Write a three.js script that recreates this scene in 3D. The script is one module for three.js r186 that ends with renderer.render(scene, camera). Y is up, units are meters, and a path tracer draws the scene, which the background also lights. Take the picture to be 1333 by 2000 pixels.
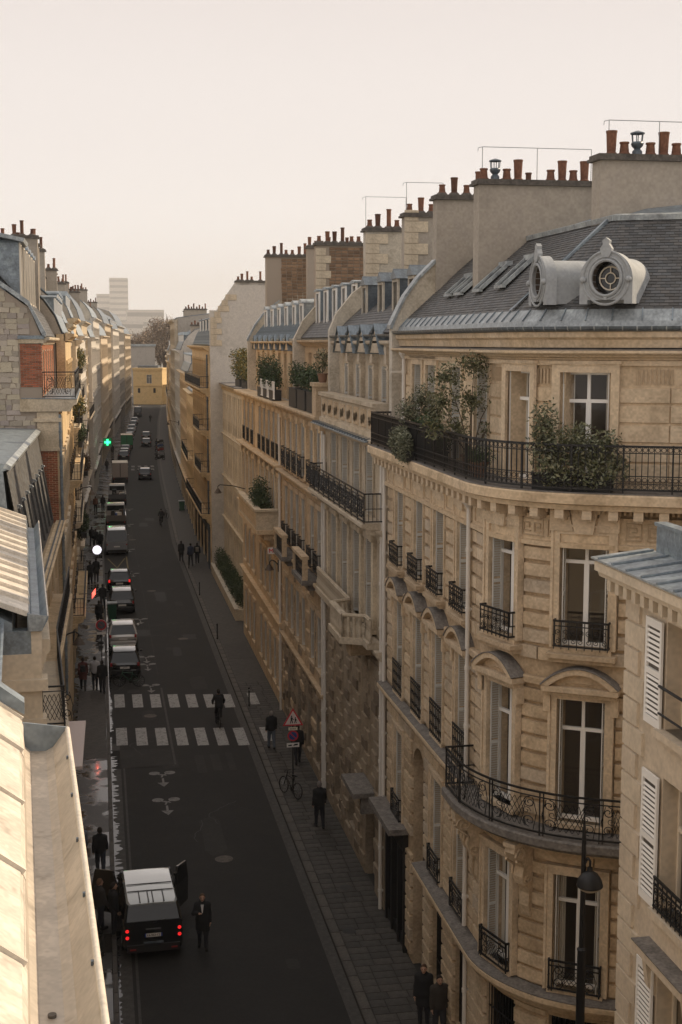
import * as THREE from 'three';
import { toCreasedNormals } from 'three/addons/utils/BufferGeometryUtils.js';

// ---------- camera ----------
const scene = new THREE.Scene();
const camera = new THREE.PerspectiveCamera(41.35, 682 / 1024, 0.3, 9000);
camera.position.set(0, 18.5, 0);
{ const p = 7.141 * Math.PI / 180, yw = 10.116 * Math.PI / 180;
  camera.lookAt(Math.sin(yw) * Math.cos(p) * 100, 18.5 - Math.sin(p) * 100, -Math.cos(yw) * Math.cos(p) * 100); }

// ---------- sky: thin bright haze, warm and pale ----------
const SUN = { az: 72, el: 30 };   // degrees right of the street's direction, and above the horizon
const SKYGAIN = 1.0;
{ const W = 256, H = 128, d = new Float32Array(W * H * 4);
  const stops = [[-90, .42, .39, .37], [-4, .92, .87, .83], [0, 1.08, 1.03, .985], [4, 1.02, .965, .925], [9, .94, .875, .84], [15, .865, .79, .755], [35, .85, .79, .765], [90, .84, .815, .805]];
  for (let j = 0; j < H; j++) { const el = ((j + .5) / H - .5) * 180; let k = 0;
    while (k < stops.length - 2 && el > stops[k + 1][0]) k++;
    const a = stops[k], b = stops[k + 1]; let t = Math.min(1, Math.max(0, (el - a[0]) / (b[0] - a[0]))); t = t * t * (3 - 2 * t);
    for (let i = 0; i < W; i++) { const o = (j * W + i) * 4; for (let c = 0; c < 3; c++) d[o + c] = SKYGAIN * (a[c + 1] + (b[c + 1] - a[c + 1]) * t); d[o + 3] = 1; } }
  const t = new THREE.DataTexture(d, W, H, THREE.RGBAFormat, THREE.FloatType);
  t.mapping = THREE.EquirectangularReflectionMapping; t.magFilter = t.minFilter = THREE.LinearFilter; t.wrapS = THREE.RepeatWrapping; t.needsUpdate = true;
  scene.background = t; scene.environment = t; }
// ---------- sun: low, from the right, over the roofs ----------
const sun = new THREE.DirectionalLight(new THREE.Color().setRGB(1, .80, .56), 5);
{ const a = SUN.az * Math.PI / 180, e = SUN.el * Math.PI / 180;
  sun.position.set(Math.sin(a) * Math.cos(e) * 300, Math.sin(e) * 300, -Math.cos(a) * Math.cos(e) * 300 - 60);
  sun.target.position.set(0, 0, -60); sun.castShadow = true; sun.shadow.radius = 2;
  const c = sun.shadow.camera; c.left = c.bottom = -260; c.right = c.top = 260; c.far = 900; sun.shadow.mapSize.set(4096, 4096);
  scene.add(sun, sun.target); }
const renderer = new THREE.WebGLRenderer({ antialias: true });
renderer.toneMapping = THREE.LinearToneMapping; renderer.toneMappingExposure = 1.0; renderer.shadowMap.enabled = true;
renderer.setSize(682, 1024);
scene.fog = new THREE.FogExp2(new THREE.Color().setRGB(1, .97, .93), .00018);

// ---------- small tools ----------
const PI = Math.PI, R = d => d * PI / 180;
let seed = 7; function srand(s) { seed = s >>> 0; }
function rnd(a = 1, b) { seed = (seed * 1664525 + 1013904223) >>> 0; const u = seed / 4294967296; return b === undefined ? u * a : a + (b - a) * u; }
const V = (x, y, z) => new THREE.Vector3(x, y, z);
function lattice(n, s) { srand(s); const a = new Float32Array(n * n); for (let i = 0; i < n * n; i++) a[i] = rnd(); return a; }
function vn(a, n, x, y) { const xi = Math.floor(x), yi = Math.floor(y), f = x - xi, g = y - yi, u = f * f * (3 - 2 * f), v = g * g * (3 - 2 * g);
  const q = (i, j) => a[((j % n + n) % n) * n + ((i % n + n) % n)];
  return (q(xi, yi) * (1 - u) + q(xi + 1, yi) * u) * (1 - v) + (q(xi, yi + 1) * (1 - u) + q(xi + 1, yi + 1) * u) * v; }
function noiseTex(S, s, rep, fn, srgb = true) {
  const L = [4, 8, 16, 32, 64, 128].map((n, i) => [n, lattice(n, s + i * 13)]);
  const d = new Uint8Array(S * S * 4);
  for (let j = 0; j < S; j++) for (let i = 0; i < S; i++) {
    const o = L.map(([n, a]) => vn(a, n, i / S * n, j / S * n)), c = fn(o, i / S, j / S), k = (j * S + i) * 4;
    for (let m = 0; m < 3; m++) d[k + m] = Math.max(0, Math.min(255, 255 * (c.length ? c[m] : c))); d[k + 3] = 255; }
  const t = new THREE.DataTexture(d, S, S); t.wrapS = t.wrapT = THREE.RepeatWrapping; t.magFilter = THREE.LinearFilter; t.minFilter = THREE.LinearMipmapLinearFilter; t.generateMipmaps = true;
  t.repeat.set(rep, rep); if (srgb) t.colorSpace = THREE.SRGBColorSpace; t.needsUpdate = true; return t; }
const sm = (a, b, x) => { const t = Math.max(0, Math.min(1, (x - a) / (b - a))); return t * t * (3 - 2 * t); };
// weathered limestone: grain, warm patches, dark grime patches with an outline of their own
const TXstone = noiseTex(512, 3, 1 / 5.3, o => { const g = .93 + .07 * (o[3] - .5) + .12 * (o[5] - .5) + .08 * (o[1] - .5), gr = .10 * sm(.5, .8, .5 * o[2] + .3 * o[3] + .2 * o[4]);
  return [g - gr, g - gr * 1.05 - .02 * o[0], g - gr * 1.1 - .06 * o[0]]; });
const TXplaster = noiseTex(512, 31, 1 / 7.1, o => { const g = .90 + .10 * (o[1] - .5) + .07 * (o[3] - .5) + .08 * (o[5] - .5), gr = .07 * sm(.5, .85, .6 * o[1] + .4 * o[3]); return [g - gr, g - gr, g - gr * .9]; });
const TXzinc = noiseTex(512, 57, 1 / 3.3, o => { const g = .84 + .16 * (o[2] - .5) + .14 * (o[4] - .5) + .10 * (o[5] - .5), w = .18 * sm(.6, .72, .5 * o[1] + .5 * o[3]); return [g + w * .5, g + w * .5, g + w * .4]; });
const TXasph = noiseTex(512, 83, 1 / 6, o => { const g = .80 + .25 * (o[5] - .5) + .18 * (o[1] - .5) + .1 * (o[3] - .5); return [g, g * .99, g * .97]; });
const TXslab = noiseTex(256, 97, 1 / 2.3, o => { const g = .82 + .2 * (o[4] - .5) + .18 * (o[2] - .5); return [g, g, g]; });
const TXrough = noiseTex(256, 111, 1 / 2.1, o => { const g = .55 + .9 * (o[2] * .5 + o[4] * .5 - .5); return g; }, false);
const TXwet = noiseTex(512, 131, 1 / 9, o => { const g = .16 + .8 * sm(.42, .62, .45 * o[1] + .35 * o[2] + .2 * o[4]); return g; }, false);
const TXbump = noiseTex(256, 151, 1 / 1.3, o => .5 + .5 * (o[3] * .4 + o[5] * .6 - .5), false);
const TXdirt = noiseTex(512, 171, 1 / 2.7, o => { const g = .92 + .07 * (o[2] - .5) + .08 * (o[5] - .5), gr = .11 * sm(.54, .76, .35 * o[1] + .35 * o[3] + .3 * o[4]), w = .05 * sm(.6, .7, .5 * o[2] + .5 * o[4]); return [g - gr + w, g - gr * 1.05 + w, g - gr * 1.12 + w]; });
const TXdent = noiseTex(256, 191, 1 / 1.9, o => .5 + .6 * (o[1] * .5 + o[2] * .5 - .5), false);
const TXworn = noiseTex(512, 211, 1 / 1.7, o => { const g = .90 + .12 * (o[3] - .5), h = .34 * sm(.56, .68, .3 * o[2] + .3 * o[4] + .4 * o[5]); return g - h; });
const MT = {};
function mat(name, rgb, rough = .9, o = {}) { const { phys, ...r } = o; const m = new (phys ? THREE.MeshPhysicalMaterial : THREE.MeshStandardMaterial)({ color: new THREE.Color().setRGB(...rgb), roughness: rough, ...r });
  m.name = name; m.side = THREE.DoubleSide; MT[name] = m; return m; }
const stoneO = { map: TXstone, bumpMap: TXbump, bumpScale: .004 };
mat('stoneA', [.69, .55, .39], .92, stoneO); mat('stoneA4', [.60, .50, .385], .92, stoneO); mat('stoneA2', [.58, .45, .31], .92, stoneO); mat('stoneA3', [.74, .60, .435], .92, stoneO);
mat('stoneB', [.57, .49, .385], .92, stoneO); mat('stoneC', [.60, .465, .32], .92, stoneO); mat('stoneD', [.72, .56, .375], .92, stoneO); mat('stoneE', [.68, .585, .45], .92, stoneO);
mat('stoneF', [.72, .56, .355], .92, stoneO); mat('stoneP', [.62, .57, .49], .92, stoneO); mat('cream', [.74, .62, .47], .85, { map: TXplaster }); mat('creamL', [.78, .66, .50], .85, { map: TXplaster }); mat('whitewall', [.72, .67, .60], .9, { map: TXplaster });
mat('yellowwall', [.80, .57, .28], .9, { map: TXplaster }); mat('greywall', [.50, .455, .40], .92, { map: TXplaster }); mat('render', [.50, .44, .365], .95, { map: TXplaster, bumpMap: TXbump, bumpScale: .004 });
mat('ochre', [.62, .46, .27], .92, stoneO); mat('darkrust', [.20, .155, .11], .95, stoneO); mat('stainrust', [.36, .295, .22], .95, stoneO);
mat('ledge', [.26, .235, .21], .9, { map: TXslab }); mat('sootShade', [.17, .15, .13], .95, { map: TXslab });
mat('slate', [.085, .084, .083], .6, { vertexColors: true }); mat('slatebase', [.06, .06, .06], .8);
mat('zinc', [.30, .355, .40], .42, { map: TXzinc, metalness: .25 }); mat('zincL', [.45, .49, .51], .45, { map: TXzinc, metalness: .2 }); mat('zincD', [.165, .20, .235], .4, { map: TXzinc, metalness: .3 }); mat('zincG', [.54, .475, .395], .55, { map: TXdirt, bumpMap: TXdent, bumpScale: .01 }); mat('lime', [.60, .57, .52], .8, { map: TXzinc }); mat('zincW', [.74, .67, .57], .55, { map: TXdirt, bumpMap: TXdent, bumpScale: .012 }); mat('lead', [.44, .46, .47], .75, { map: TXplaster }); mat('blindA', [.34, .29, .23], .95); mat('blindB', [.22, .19, .16], .95); mat('blindC', [.48, .43, .36], .95);
mat('white', [.86, .84, .80], .45); mat('shutter', [.66, .65, .61], .6); mat('pipe', [.70, .66, .60], .5); mat('creampaint', [.74, .66, .54], .55);
mat('iron', [.016, .016, .017], .5, { metalness: .3 }); mat('darkwood', [.03, .026, .022], .5); mat('brown', [.07, .05, .035], .6);
mat('glass', [.012, .013, .014], .05, { metalness: 0 }); mat('pane', [1, 1, 1], .02, { phys: 1, transmission: 1, thickness: 0, ior: 1.5 });
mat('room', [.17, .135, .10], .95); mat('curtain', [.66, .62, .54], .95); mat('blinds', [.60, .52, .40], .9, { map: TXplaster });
mat('terracotta', [.27, .12, .07], .85, { map: TXslab }); mat('terracottaD', [.15, .07, .045], .9, { map: TXslab }); mat('brick', [1, 1, 1], .92, { vertexColors: true }); mat('mortar', [.36, .30, .24], .95); mat('rubble', [1, 1, 1], .95, { vertexColors: true, bumpMap: TXbump, bumpScale: .01 });
mat('leaf', [1, 1, 1], .6, { vertexColors: true }); mat('bark', [.09, .065, .045], .9); mat('pot', [.20, .11, .07], .8); mat('planterblk', [.02, .02, .02], .7);
mat('asphalt', [.0145, .0133, .0122], .82, { map: TXasph }); mat('asphaltP', [.026, .024, .022], .8, { map: TXasph }); mat('wetasph', [.05, .046, .042], .5, { map: TXasph, roughnessMap: TXwet }); 
mat('slabA', [.075, .068, .060], .72, { map: TXslab }); mat('slabB', [.092, .082, .071], .72, { map: TXslab }); mat('slabC', [.060, .054, .048], .72, { map: TXslab }); mat('kerb', [.11, .096, .081], .7, { map: TXslab }); mat('joint', [.03, .028, .025], .9);
mat('gutterstone', [.07, .064, .057], .75, { map: TXslab }); mat('paint', [.44, .43, .41], .7, { map: TXworn }); mat('paintworn', [.26, .25, .235], .75, { map: TXworn }); mat('yellowpaint', [.28, .21, .09], .8, { map: TXslab }); mat('water', [.03, .03, .032], .06); mat('ground', [.16, .15, .13], .95);
mat('signred', [.55, .03, .045], .4); mat('signblue', [.02, .06, .22], .4); mat('signwhite', [.75, .72, .68], .4); mat('signpink', [.72, .60, .56], .45); mat('black', [.012, .012, .012], .5); mat('steel', [.3, .3, .3], .35, { metalness: .8 }); mat('rubber', [.015, .015, .015], .8); mat('rim', [.25, .25, .26], .35, { metalness: .7 });
mat('carglass', [.012, .014, .016], .04); mat('chrome', [.55, .55, .55], .2, { metalness: .9 });
mat('binGreen', [.02, .09, .05], .5); mat('treebrown', [1, 1, 1], .9, { vertexColors: true }); mat('far1', [.48, .45, .41], .9); mat('far2', [.42, .40, .38], .9); mat('farwin', [.12, .12, .12], .4);
const glow = (n, rgb, k) => mat(n, rgb, .4, { emissive: new THREE.Color().setRGB(...rgb), emissiveIntensity: k });
glow('tail', [.9, .02, .02], .9); glow('tailoff', [.25, .01, .012], .05); glow('crossgreen', [.05, .9, .35], 1.6); glow('ballwhite', [.80, .78, .86], .75); glow('neonred', [1, .16, .12], 1.3); glow('headlamp', [.9, .85, .75], .5);

// collects triangles; build() makes one named mesh of them
class MB {
  constructor() { this.p = []; this.c = null; this.cc = [1, 1, 1]; }
  col(r, g, b) { if (!this.c) this.c = []; this.cc = [r, g, b]; return this; }
  tri(a, b, c) { this.p.push(a[0], a[1], a[2], b[0], b[1], b[2], c[0], c[1], c[2]); if (this.c) for (let i = 0; i < 3; i++) this.c.push(...this.cc); return this; }
  quad(a, b, c, d) { return this.tri(a, b, c).tri(a, c, d); }
  box(x0, x1, y0, y1, z0, z1, n = 1) { const w = (x1 - x0) / n;
    for (let i = 0; i < n; i++) { const a = x0 + w * i, b = a + w; this.quad([a, y0, z1], [b, y0, z1], [b, y1, z1], [a, y1, z1]); this.quad([b, y0, z0], [a, y0, z0], [a, y1, z0], [b, y1, z0]);
      this.quad([a, y1, z1], [b, y1, z1], [b, y1, z0], [a, y1, z0]); this.quad([a, y0, z0], [b, y0, z0], [b, y0, z1], [a, y0, z1]); }
    this.quad([x0, y0, z0], [x0, y0, z1], [x0, y1, z1], [x0, y1, z0]); return this.quad([x1, y0, z1], [x1, y0, z0], [x1, y1, z0], [x1, y1, z1]); }
  // block whose front face is inset by b all round
  block(x0, x1, y0, y1, z0, z1, b = .012, n = 1) { const w = (x1 - x0) / n;
    for (let i = 0; i < n; i++) { const a = x0 + w * i, c = a + w, A = i ? a : a + b, C = i < n - 1 ? c : c - b;
      this.quad([A, y0 + b, z1], [C, y0 + b, z1], [C, y1 - b, z1], [A, y1 - b, z1]); this.quad([a, y0, z0], [c, y0, z0], [C, y0 + b, z1], [A, y0 + b, z1]); this.quad([A, y1 - b, z1], [C, y1 - b, z1], [c, y1, z0], [a, y1, z0]); }
    this.quad([x0, y0, z0], [x0 + b, y0 + b, z1], [x0 + b, y1 - b, z1], [x0, y1, z0]); return this.quad([x1 - b, y0 + b, z1], [x1, y0, z0], [x1, y1, z0], [x1 - b, y1 - b, z1]); }
  // closed outline [[d, y], ...] pushed along x
  sweep(pr, x0, x1, n = 1, caps = true) { const w = (x1 - x0) / n, m = pr.length; let ar = 0; for (let i = 0; i < m; i++) { const a = pr[i], b = pr[(i + 1) % m]; ar += a[0] * b[1] - b[0] * a[1]; }
    const q = ar < 0 ? pr.slice().reverse() : pr;
    for (let k = 0; k < n; k++) { const a = x0 + w * k, b = a + w; for (let i = 0; i < m; i++) { const u = q[i], v = q[(i + 1) % m]; this.quad([b, u[1], u[0]], [a, u[1], u[0]], [a, v[1], v[0]], [b, v[1], v[0]]); } }
    if (caps) { const t = THREE.ShapeUtils.triangulateShape(q.map(e => new THREE.Vector2(e[0], e[1])), []); for (const [i, j, k] of t) { this.tri([x0, q[i][1], q[i][0]], [x0, q[j][1], q[j][0]], [x0, q[k][1], q[k][0]]); this.tri([x1, q[k][1], q[k][0]], [x1, q[j][1], q[j][0]], [x1, q[i][1], q[i][0]]); } } return this; }
  // outline [[x, y], ...] in the xy plane from z0 to z1
  plate(pr, z0, z1) { let ar = 0; const m = pr.length; for (let i = 0; i < m; i++) { const a = pr[i], b = pr[(i + 1) % m]; ar += a[0] * b[1] - b[0] * a[1]; } const q = ar < 0 ? pr.slice().reverse() : pr;
    for (let i = 0; i < m; i++) { const u = q[i], v = q[(i + 1) % m]; this.quad([u[0], u[1], z1], [u[0], u[1], z0], [v[0], v[1], z0], [v[0], v[1], z1]); }
    for (const [i, j, k] of THREE.ShapeUtils.triangulateShape(q.map(e => new THREE.Vector2(e[0], e[1])), [])) { this.tri([...q[i], z1], [...q[j], z1], [...q[k], z1]); this.tri([...q[k], z0], [...q[j], z0], [...q[i], z0]); } return this; }
  cyl(a, b, r0, r1 = r0, n = 8, caps = true) { const A = V(...a), B = V(...b), d = B.clone().sub(A).normalize(), u = Math.abs(d.y) < .9 ? V(0, 1, 0) : V(1, 0, 0); u.cross(d).normalize(); const v = d.clone().cross(u);
    const P = (c, r, i) => { const t = i / n * 2 * PI; return [c.x + r * (u.x * Math.cos(t) + v.x * Math.sin(t)), c.y + r * (u.y * Math.cos(t) + v.y * Math.sin(t)), c.z + r * (u.z * Math.cos(t) + v.z * Math.sin(t))]; };
    for (let i = 0; i < n; i++) { this.quad(P(A, r0, i), P(A, r0, i + 1), P(B, r1, i + 1), P(B, r1, i)); if (caps) { this.tri(a, P(A, r0, i + 1), P(A, r0, i)); this.tri(b, P(B, r1, i), P(B, r1, i + 1)); } } return this; }
  wire(pts, r, n = 4) { for (let i = 0; i + 1 < pts.length; i++) this.cyl(pts[i], pts[i + 1], r, r, n, i === 0 || i === pts.length - 2); return this; }
  lathe(pr, o = [0, 0, 0], n = 12) { for (let k = 0; k < n; k++) { const a = k / n * 2 * PI, b = (k + 1) / n * 2 * PI; for (let i = 0; i + 1 < pr.length; i++) { const [r0, y0] = pr[i], [r1, y1] = pr[i + 1]; const P = (r, y, t) => [o[0] + r * Math.cos(t), o[1] + y, o[2] - r * Math.sin(t)];
      if (r0 > 1e-6) this.tri(P(r0, y0, a), P(r0, y0, b), P(r1, y1, b)); if (r1 > 1e-6) this.tri(P(r0, y0, a), P(r1, y1, b), P(r1, y1, a)); } } return this; }
  sphere(c, r, n = 10, sy = 1) { const pr = []; for (let i = 0; i <= n; i++) { const t = -PI / 2 + PI * i / n; pr.push([Math.max(0, r * Math.cos(t)), r * sy * Math.sin(t)]); } return this.lathe(pr, c, Math.round(n * 1.6)); }
  add(m, f) { const q = m.p; for (let i = 0; i < q.length; i += 3) { const r = f ? f(q[i], q[i + 1], q[i + 2]) : [q[i], q[i + 1], q[i + 2]]; this.p.push(r[0], r[1], r[2]); if (this.c) this.c.push(...(m.c ? m.c.slice(i, i + 3) : this.cc)); } return this; }
  geom(warp, smooth) { const n = this.p.length / 3, src = new Float32Array(this.p), uv = new Float32Array(n * 2); const out = warp ? new Float32Array(n * 3) : src;
    for (let i = 0; i < n; i += 3) { const k = i * 3; const ax = src[k + 3] - src[k], ay = src[k + 4] - src[k + 1], az = src[k + 5] - src[k + 2], bx = src[k + 6] - src[k], by = src[k + 7] - src[k + 1], bz = src[k + 8] - src[k + 2];
      const nx = Math.abs(ay * bz - az * by), ny = Math.abs(az * bx - ax * bz), nz = Math.abs(ax * by - ay * bx);
      for (let m = 0; m < 3; m++) { const e = k + m * 3; let u = src[e], v = src[e + 1]; if (ny > nx && ny > nz) v = src[e + 2]; else if (nx > nz) u = src[e + 2]; uv[(i + m) * 2] = u; uv[(i + m) * 2 + 1] = v;
        if (warp) { const r = warp(src[e], src[e + 1], src[e + 2]); out[e] = r[0]; out[e + 1] = r[1]; out[e + 2] = r[2]; } } }
    let g = new THREE.BufferGeometry(); g.setAttribute('position', new THREE.BufferAttribute(out, 3)); g.setAttribute('uv', new THREE.BufferAttribute(uv, 2)); if (this.c) g.setAttribute('color', new THREE.BufferAttribute(new Float32Array(this.c), 3));
    if (smooth) g = toCreasedNormals(g, smooth === true ? .6 : smooth); else g.computeVertexNormals(); return g; }
  build(name, m, parent, o = {}) { return mesh(name, this.geom(o.warp, o.smooth), m, parent, o.stuff); }
}
function mesh(name, g, m, parent, stuff) { const o = new THREE.Mesh(g, typeof m === 'string' ? MT[m] : m); o.name = name; o.castShadow = o.receiveShadow = true; if (stuff) o.userData.kind = 'stuff'; if (parent) parent.add(o); return o; }
const taken = {};
function numbered(n) { const k = taken[n] = (taken[n] || 0) + 1; return k === 1 ? n : n + '_' + String(k - 1).padStart(3, '0'); }
function thing(name, label, category, pos = [0, 0, 0], turn = 0, group) { const o = new THREE.Group(); o.name = numbered(name); o.position.set(...pos); o.rotation.y = turn; o.userData = { label, category }; if (group) o.userData.group = group; scene.add(o); return o; }
function part(name, parent) { const o = new THREE.Group(); o.name = name; parent.add(o); return o; }
function structure(name, label) { const o = new THREE.Group(); o.name = numbered(name); o.userData = { kind: 'structure', label, category: name.replace(/_/g, ' ').split(' ').slice(-2).join(' ') }; scene.add(o); return o; }

// a facade's line on the ground, run from left to right as seen from the street; (s, y, d) = along, up, outwards
class Path {
  constructor(pts, curve) { this.q = pts; this.curve = curve; this.S = [0]; for (let i = 1; i < pts.length; i++) this.S.push(this.S[i - 1] + Math.hypot(pts[i][0] - pts[i - 1][0], pts[i][1] - pts[i - 1][1])); this.L = this.S[this.S.length - 1];
    const sg = []; for (let i = 0; i + 1 < pts.length; i++) { const l = this.S[i + 1] - this.S[i]; sg.push([(pts[i + 1][0] - pts[i][0]) / l, (pts[i + 1][1] - pts[i][1]) / l]); }
    this.T = pts.map((_, i) => { const a = sg[Math.max(0, i - 1)], b = sg[Math.min(sg.length - 1, i)]; const x = a[0] + b[0], z = a[1] + b[1], l = Math.hypot(x, z); return [x / l, z / l]; }); this.o = [0, 0, 0]; }
  at(s) { const S = this.S; let i = 0; while (i < S.length - 2 && s > S[i + 1]) i++; const t = (s - S[i]) / (S[i + 1] - S[i]), u = Math.max(0, Math.min(1, t)); const a = this.q[i], b = this.q[i + 1]; let tx = this.T[i][0] * (1 - u) + this.T[i + 1][0] * u, tz = this.T[i][1] * (1 - u) + this.T[i + 1][1] * u; const l = Math.hypot(tx, tz); tx /= l; tz /= l;
    return { x: a[0] + (b[0] - a[0]) * t, z: a[1] + (b[1] - a[1]) * t, tx, tz, nx: tz * -1, nz: tx }; }
  // outward normal is the tangent turned so that tangent x up = outward
  pos(s, y, d) { const p = this.at(s); return [p.x + p.nx * d - this.o[0], y - this.o[1], p.z + p.nz * d - this.o[2]]; }
  get warp() { return (s, y, d) => this.pos(s, y, d); }
  n(a, b) { if (!this.curve) return 1; const lo = Math.max(a, this.curve[0]), hi = Math.min(b, this.curve[1]); return hi > lo ? Math.max(1, Math.ceil((b - a) / .22)) : 1; }
  turn(s) { const p = this.at(s); return Math.atan2(-p.tz, p.tx); }
  put(o, s, y, d, extra = 0) { const p = this.pos(s, y, d); o.position.set(...p); o.rotation.y = this.turn(s) + extra; return o; }
}
const line = (x0, z0, x1, z1) => new Path([[x0, z0], [x1, z1]]);
function buildingAt(P, name, label, group) { const m = P.at(P.L / 2); P.o = [m.x, 0, m.z]; return thing(name, label, 'building', P.o, 0, group); }
// ---------- the kit of building pieces ----------
const cache = {};
const once = (k, f) => cache[k] || (cache[k] = f());
function shutterGeo(h) { return once('sh' + h, () => { const b = new MB(); b.box(-.012, .012, 0, h, .03, .06).box(-.012, .012, 0, h, .245, .275).box(-.012, .012, 0, .09, .06, .245).box(-.012, .012, h - .09, h, .06, .245).box(-.012, .012, h * .45, h * .45 + .08, .06, .245);
  for (let y = .1; y < h - .12; y += .058) if (Math.abs(y - h * .45 - .02) > .07) b.quad([-.011, y, .06], [-.011, y, .245], [.011, y + .05, .245], [.011, y + .05, .06]); return b.geom(); }); }
function windowFrameGeo(w, h, tr) { return once(`wf${w}_${h}_${tr}`, () => { const b = new MB(), f = .055, x = w / 2; b.box(-x, -x + f, 0, h, -.03, .03).box(x - f, x, 0, h, -.03, .03).box(-x + f, x - f, h - f, h, -.03, .03).box(-x + f, x - f, 0, f + .04, -.03, .03);
  if (tr) b.box(-x + f, x - f, h * tr, h * tr + .075, -.03, .045); b.box(-.055, .055, f, tr ? h * tr : h - f, -.028, .04); if (tr) b.box(-.035, .035, h * tr + .075, h - f, -.028, .035); return b.geom(); }); }
function paneGeo(w, h) { return once(`pn${w.toFixed(3)}_${h.toFixed(3)}`, () => new MB().box(-w / 2, w / 2, 0, h, -.006, .006).geom()); }
function sheetGeo(w, h) { return once(`sg${w.toFixed(3)}_${h.toFixed(3)}`, () => new MB().quad([-w / 2, 0, 0], [w / 2, 0, 0], [w / 2, h, 0], [-w / 2, h, 0]).geom()); }
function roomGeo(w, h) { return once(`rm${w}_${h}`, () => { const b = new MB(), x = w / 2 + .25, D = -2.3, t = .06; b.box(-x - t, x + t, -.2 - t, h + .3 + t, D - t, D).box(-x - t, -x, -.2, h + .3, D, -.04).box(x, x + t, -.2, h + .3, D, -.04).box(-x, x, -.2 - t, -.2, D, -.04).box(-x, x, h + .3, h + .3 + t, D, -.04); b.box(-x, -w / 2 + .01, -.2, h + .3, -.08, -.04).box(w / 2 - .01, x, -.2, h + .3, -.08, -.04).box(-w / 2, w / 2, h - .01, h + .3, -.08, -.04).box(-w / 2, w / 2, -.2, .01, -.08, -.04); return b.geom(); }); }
function curtainGeo(w, h) { return once(`cu${w}_${h}`, () => { const b = new MB(); const side = s => { for (let i = 0; i < 10; i++) { const u = i / 10, v = (i + 1) / 10, X = t => s * (w / 2 - .02 - t * w * .17), Z = t => -.12 + .03 * Math.sin(t * 22); b.quad([X(u), .02, Z(u)], [X(v), .02, Z(v)], [X(v), h, Z(v)], [X(u), h, Z(u)]); } }; side(-1); side(1); return b.geom(); }); }
// a tall French window: frame, its panes, louvred shutters folded into the jambs
function addWindow(root, P, s, y, w, h, o = {}) {
  const g = part('window', root); P.put(g, s, y, o.d ?? -.3); const tr = o.tr === undefined ? (h > 2 ? .73 : 0) : o.tr, f = .055;
  if (o.far) { mesh('frame', windowFrameGeo(w, h, tr), o.fm || 'white', g); mesh('pane', sheetGeo(w - .08, h - .08), 'pane', g).position.y = .04; { const k = Math.abs(Math.round(s * 7.3 + y * 3.1)) % 4, bl = mesh('blind', sheetGeo(w - .06, h - .06), o.gm || ['blindA', 'blindB', 'blindB', 'blindC'][k], g); bl.position.set(0, .03, -.1); } if (o.shut) for (const k of [-1, 1]) { const m = mesh('shutter', shutterGeo(h), 'shutter', g); m.position.x = k * (w / 2 - .014); } return g; }
  mesh('frame', windowFrameGeo(w, h, tr), o.fm || 'white', g); const pw = w / 2 - f - .045, hh = tr ? h * tr : h - f;
  for (const k of [-1, 1]) { const m = mesh('pane', sheetGeo(pw, hh - .1), 'pane', g); m.position.set(k * (pw / 2 + .05), .097, 0); if (tr) { const u = mesh('pane', sheetGeo(pw, h - f - h * tr - .08), 'pane', g); u.position.set(k * (pw / 2 + .04), h * tr + .077, 0); } }
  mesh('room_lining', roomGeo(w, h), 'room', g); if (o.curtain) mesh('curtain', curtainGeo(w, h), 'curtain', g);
  if (o.shut !== false) for (const k of [-1, 1]) { const m = mesh('shutter', shutterGeo(h), 'shutter', g); m.position.x = k * (w / 2 - (o.inset || .014)); }
  return g;
}
const spiral = (cx, cy, r, a0, turns, dir = 1, n = 12) => Array.from({ length: n + 1 }, (_, i) => { const t = i / n, a = a0 + dir * turns * 2 * PI * t, q = r * (1 - .8 * t); return [cx + q * Math.cos(a), cy + q * Math.sin(a), 0]; });
const ring = (cx, cy, r, n = 8) => Array.from({ length: n + 1 }, (_, i) => [cx + r * Math.cos(i / n * 2 * PI), cy + r * Math.sin(i / n * 2 * PI), 0]);
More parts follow.
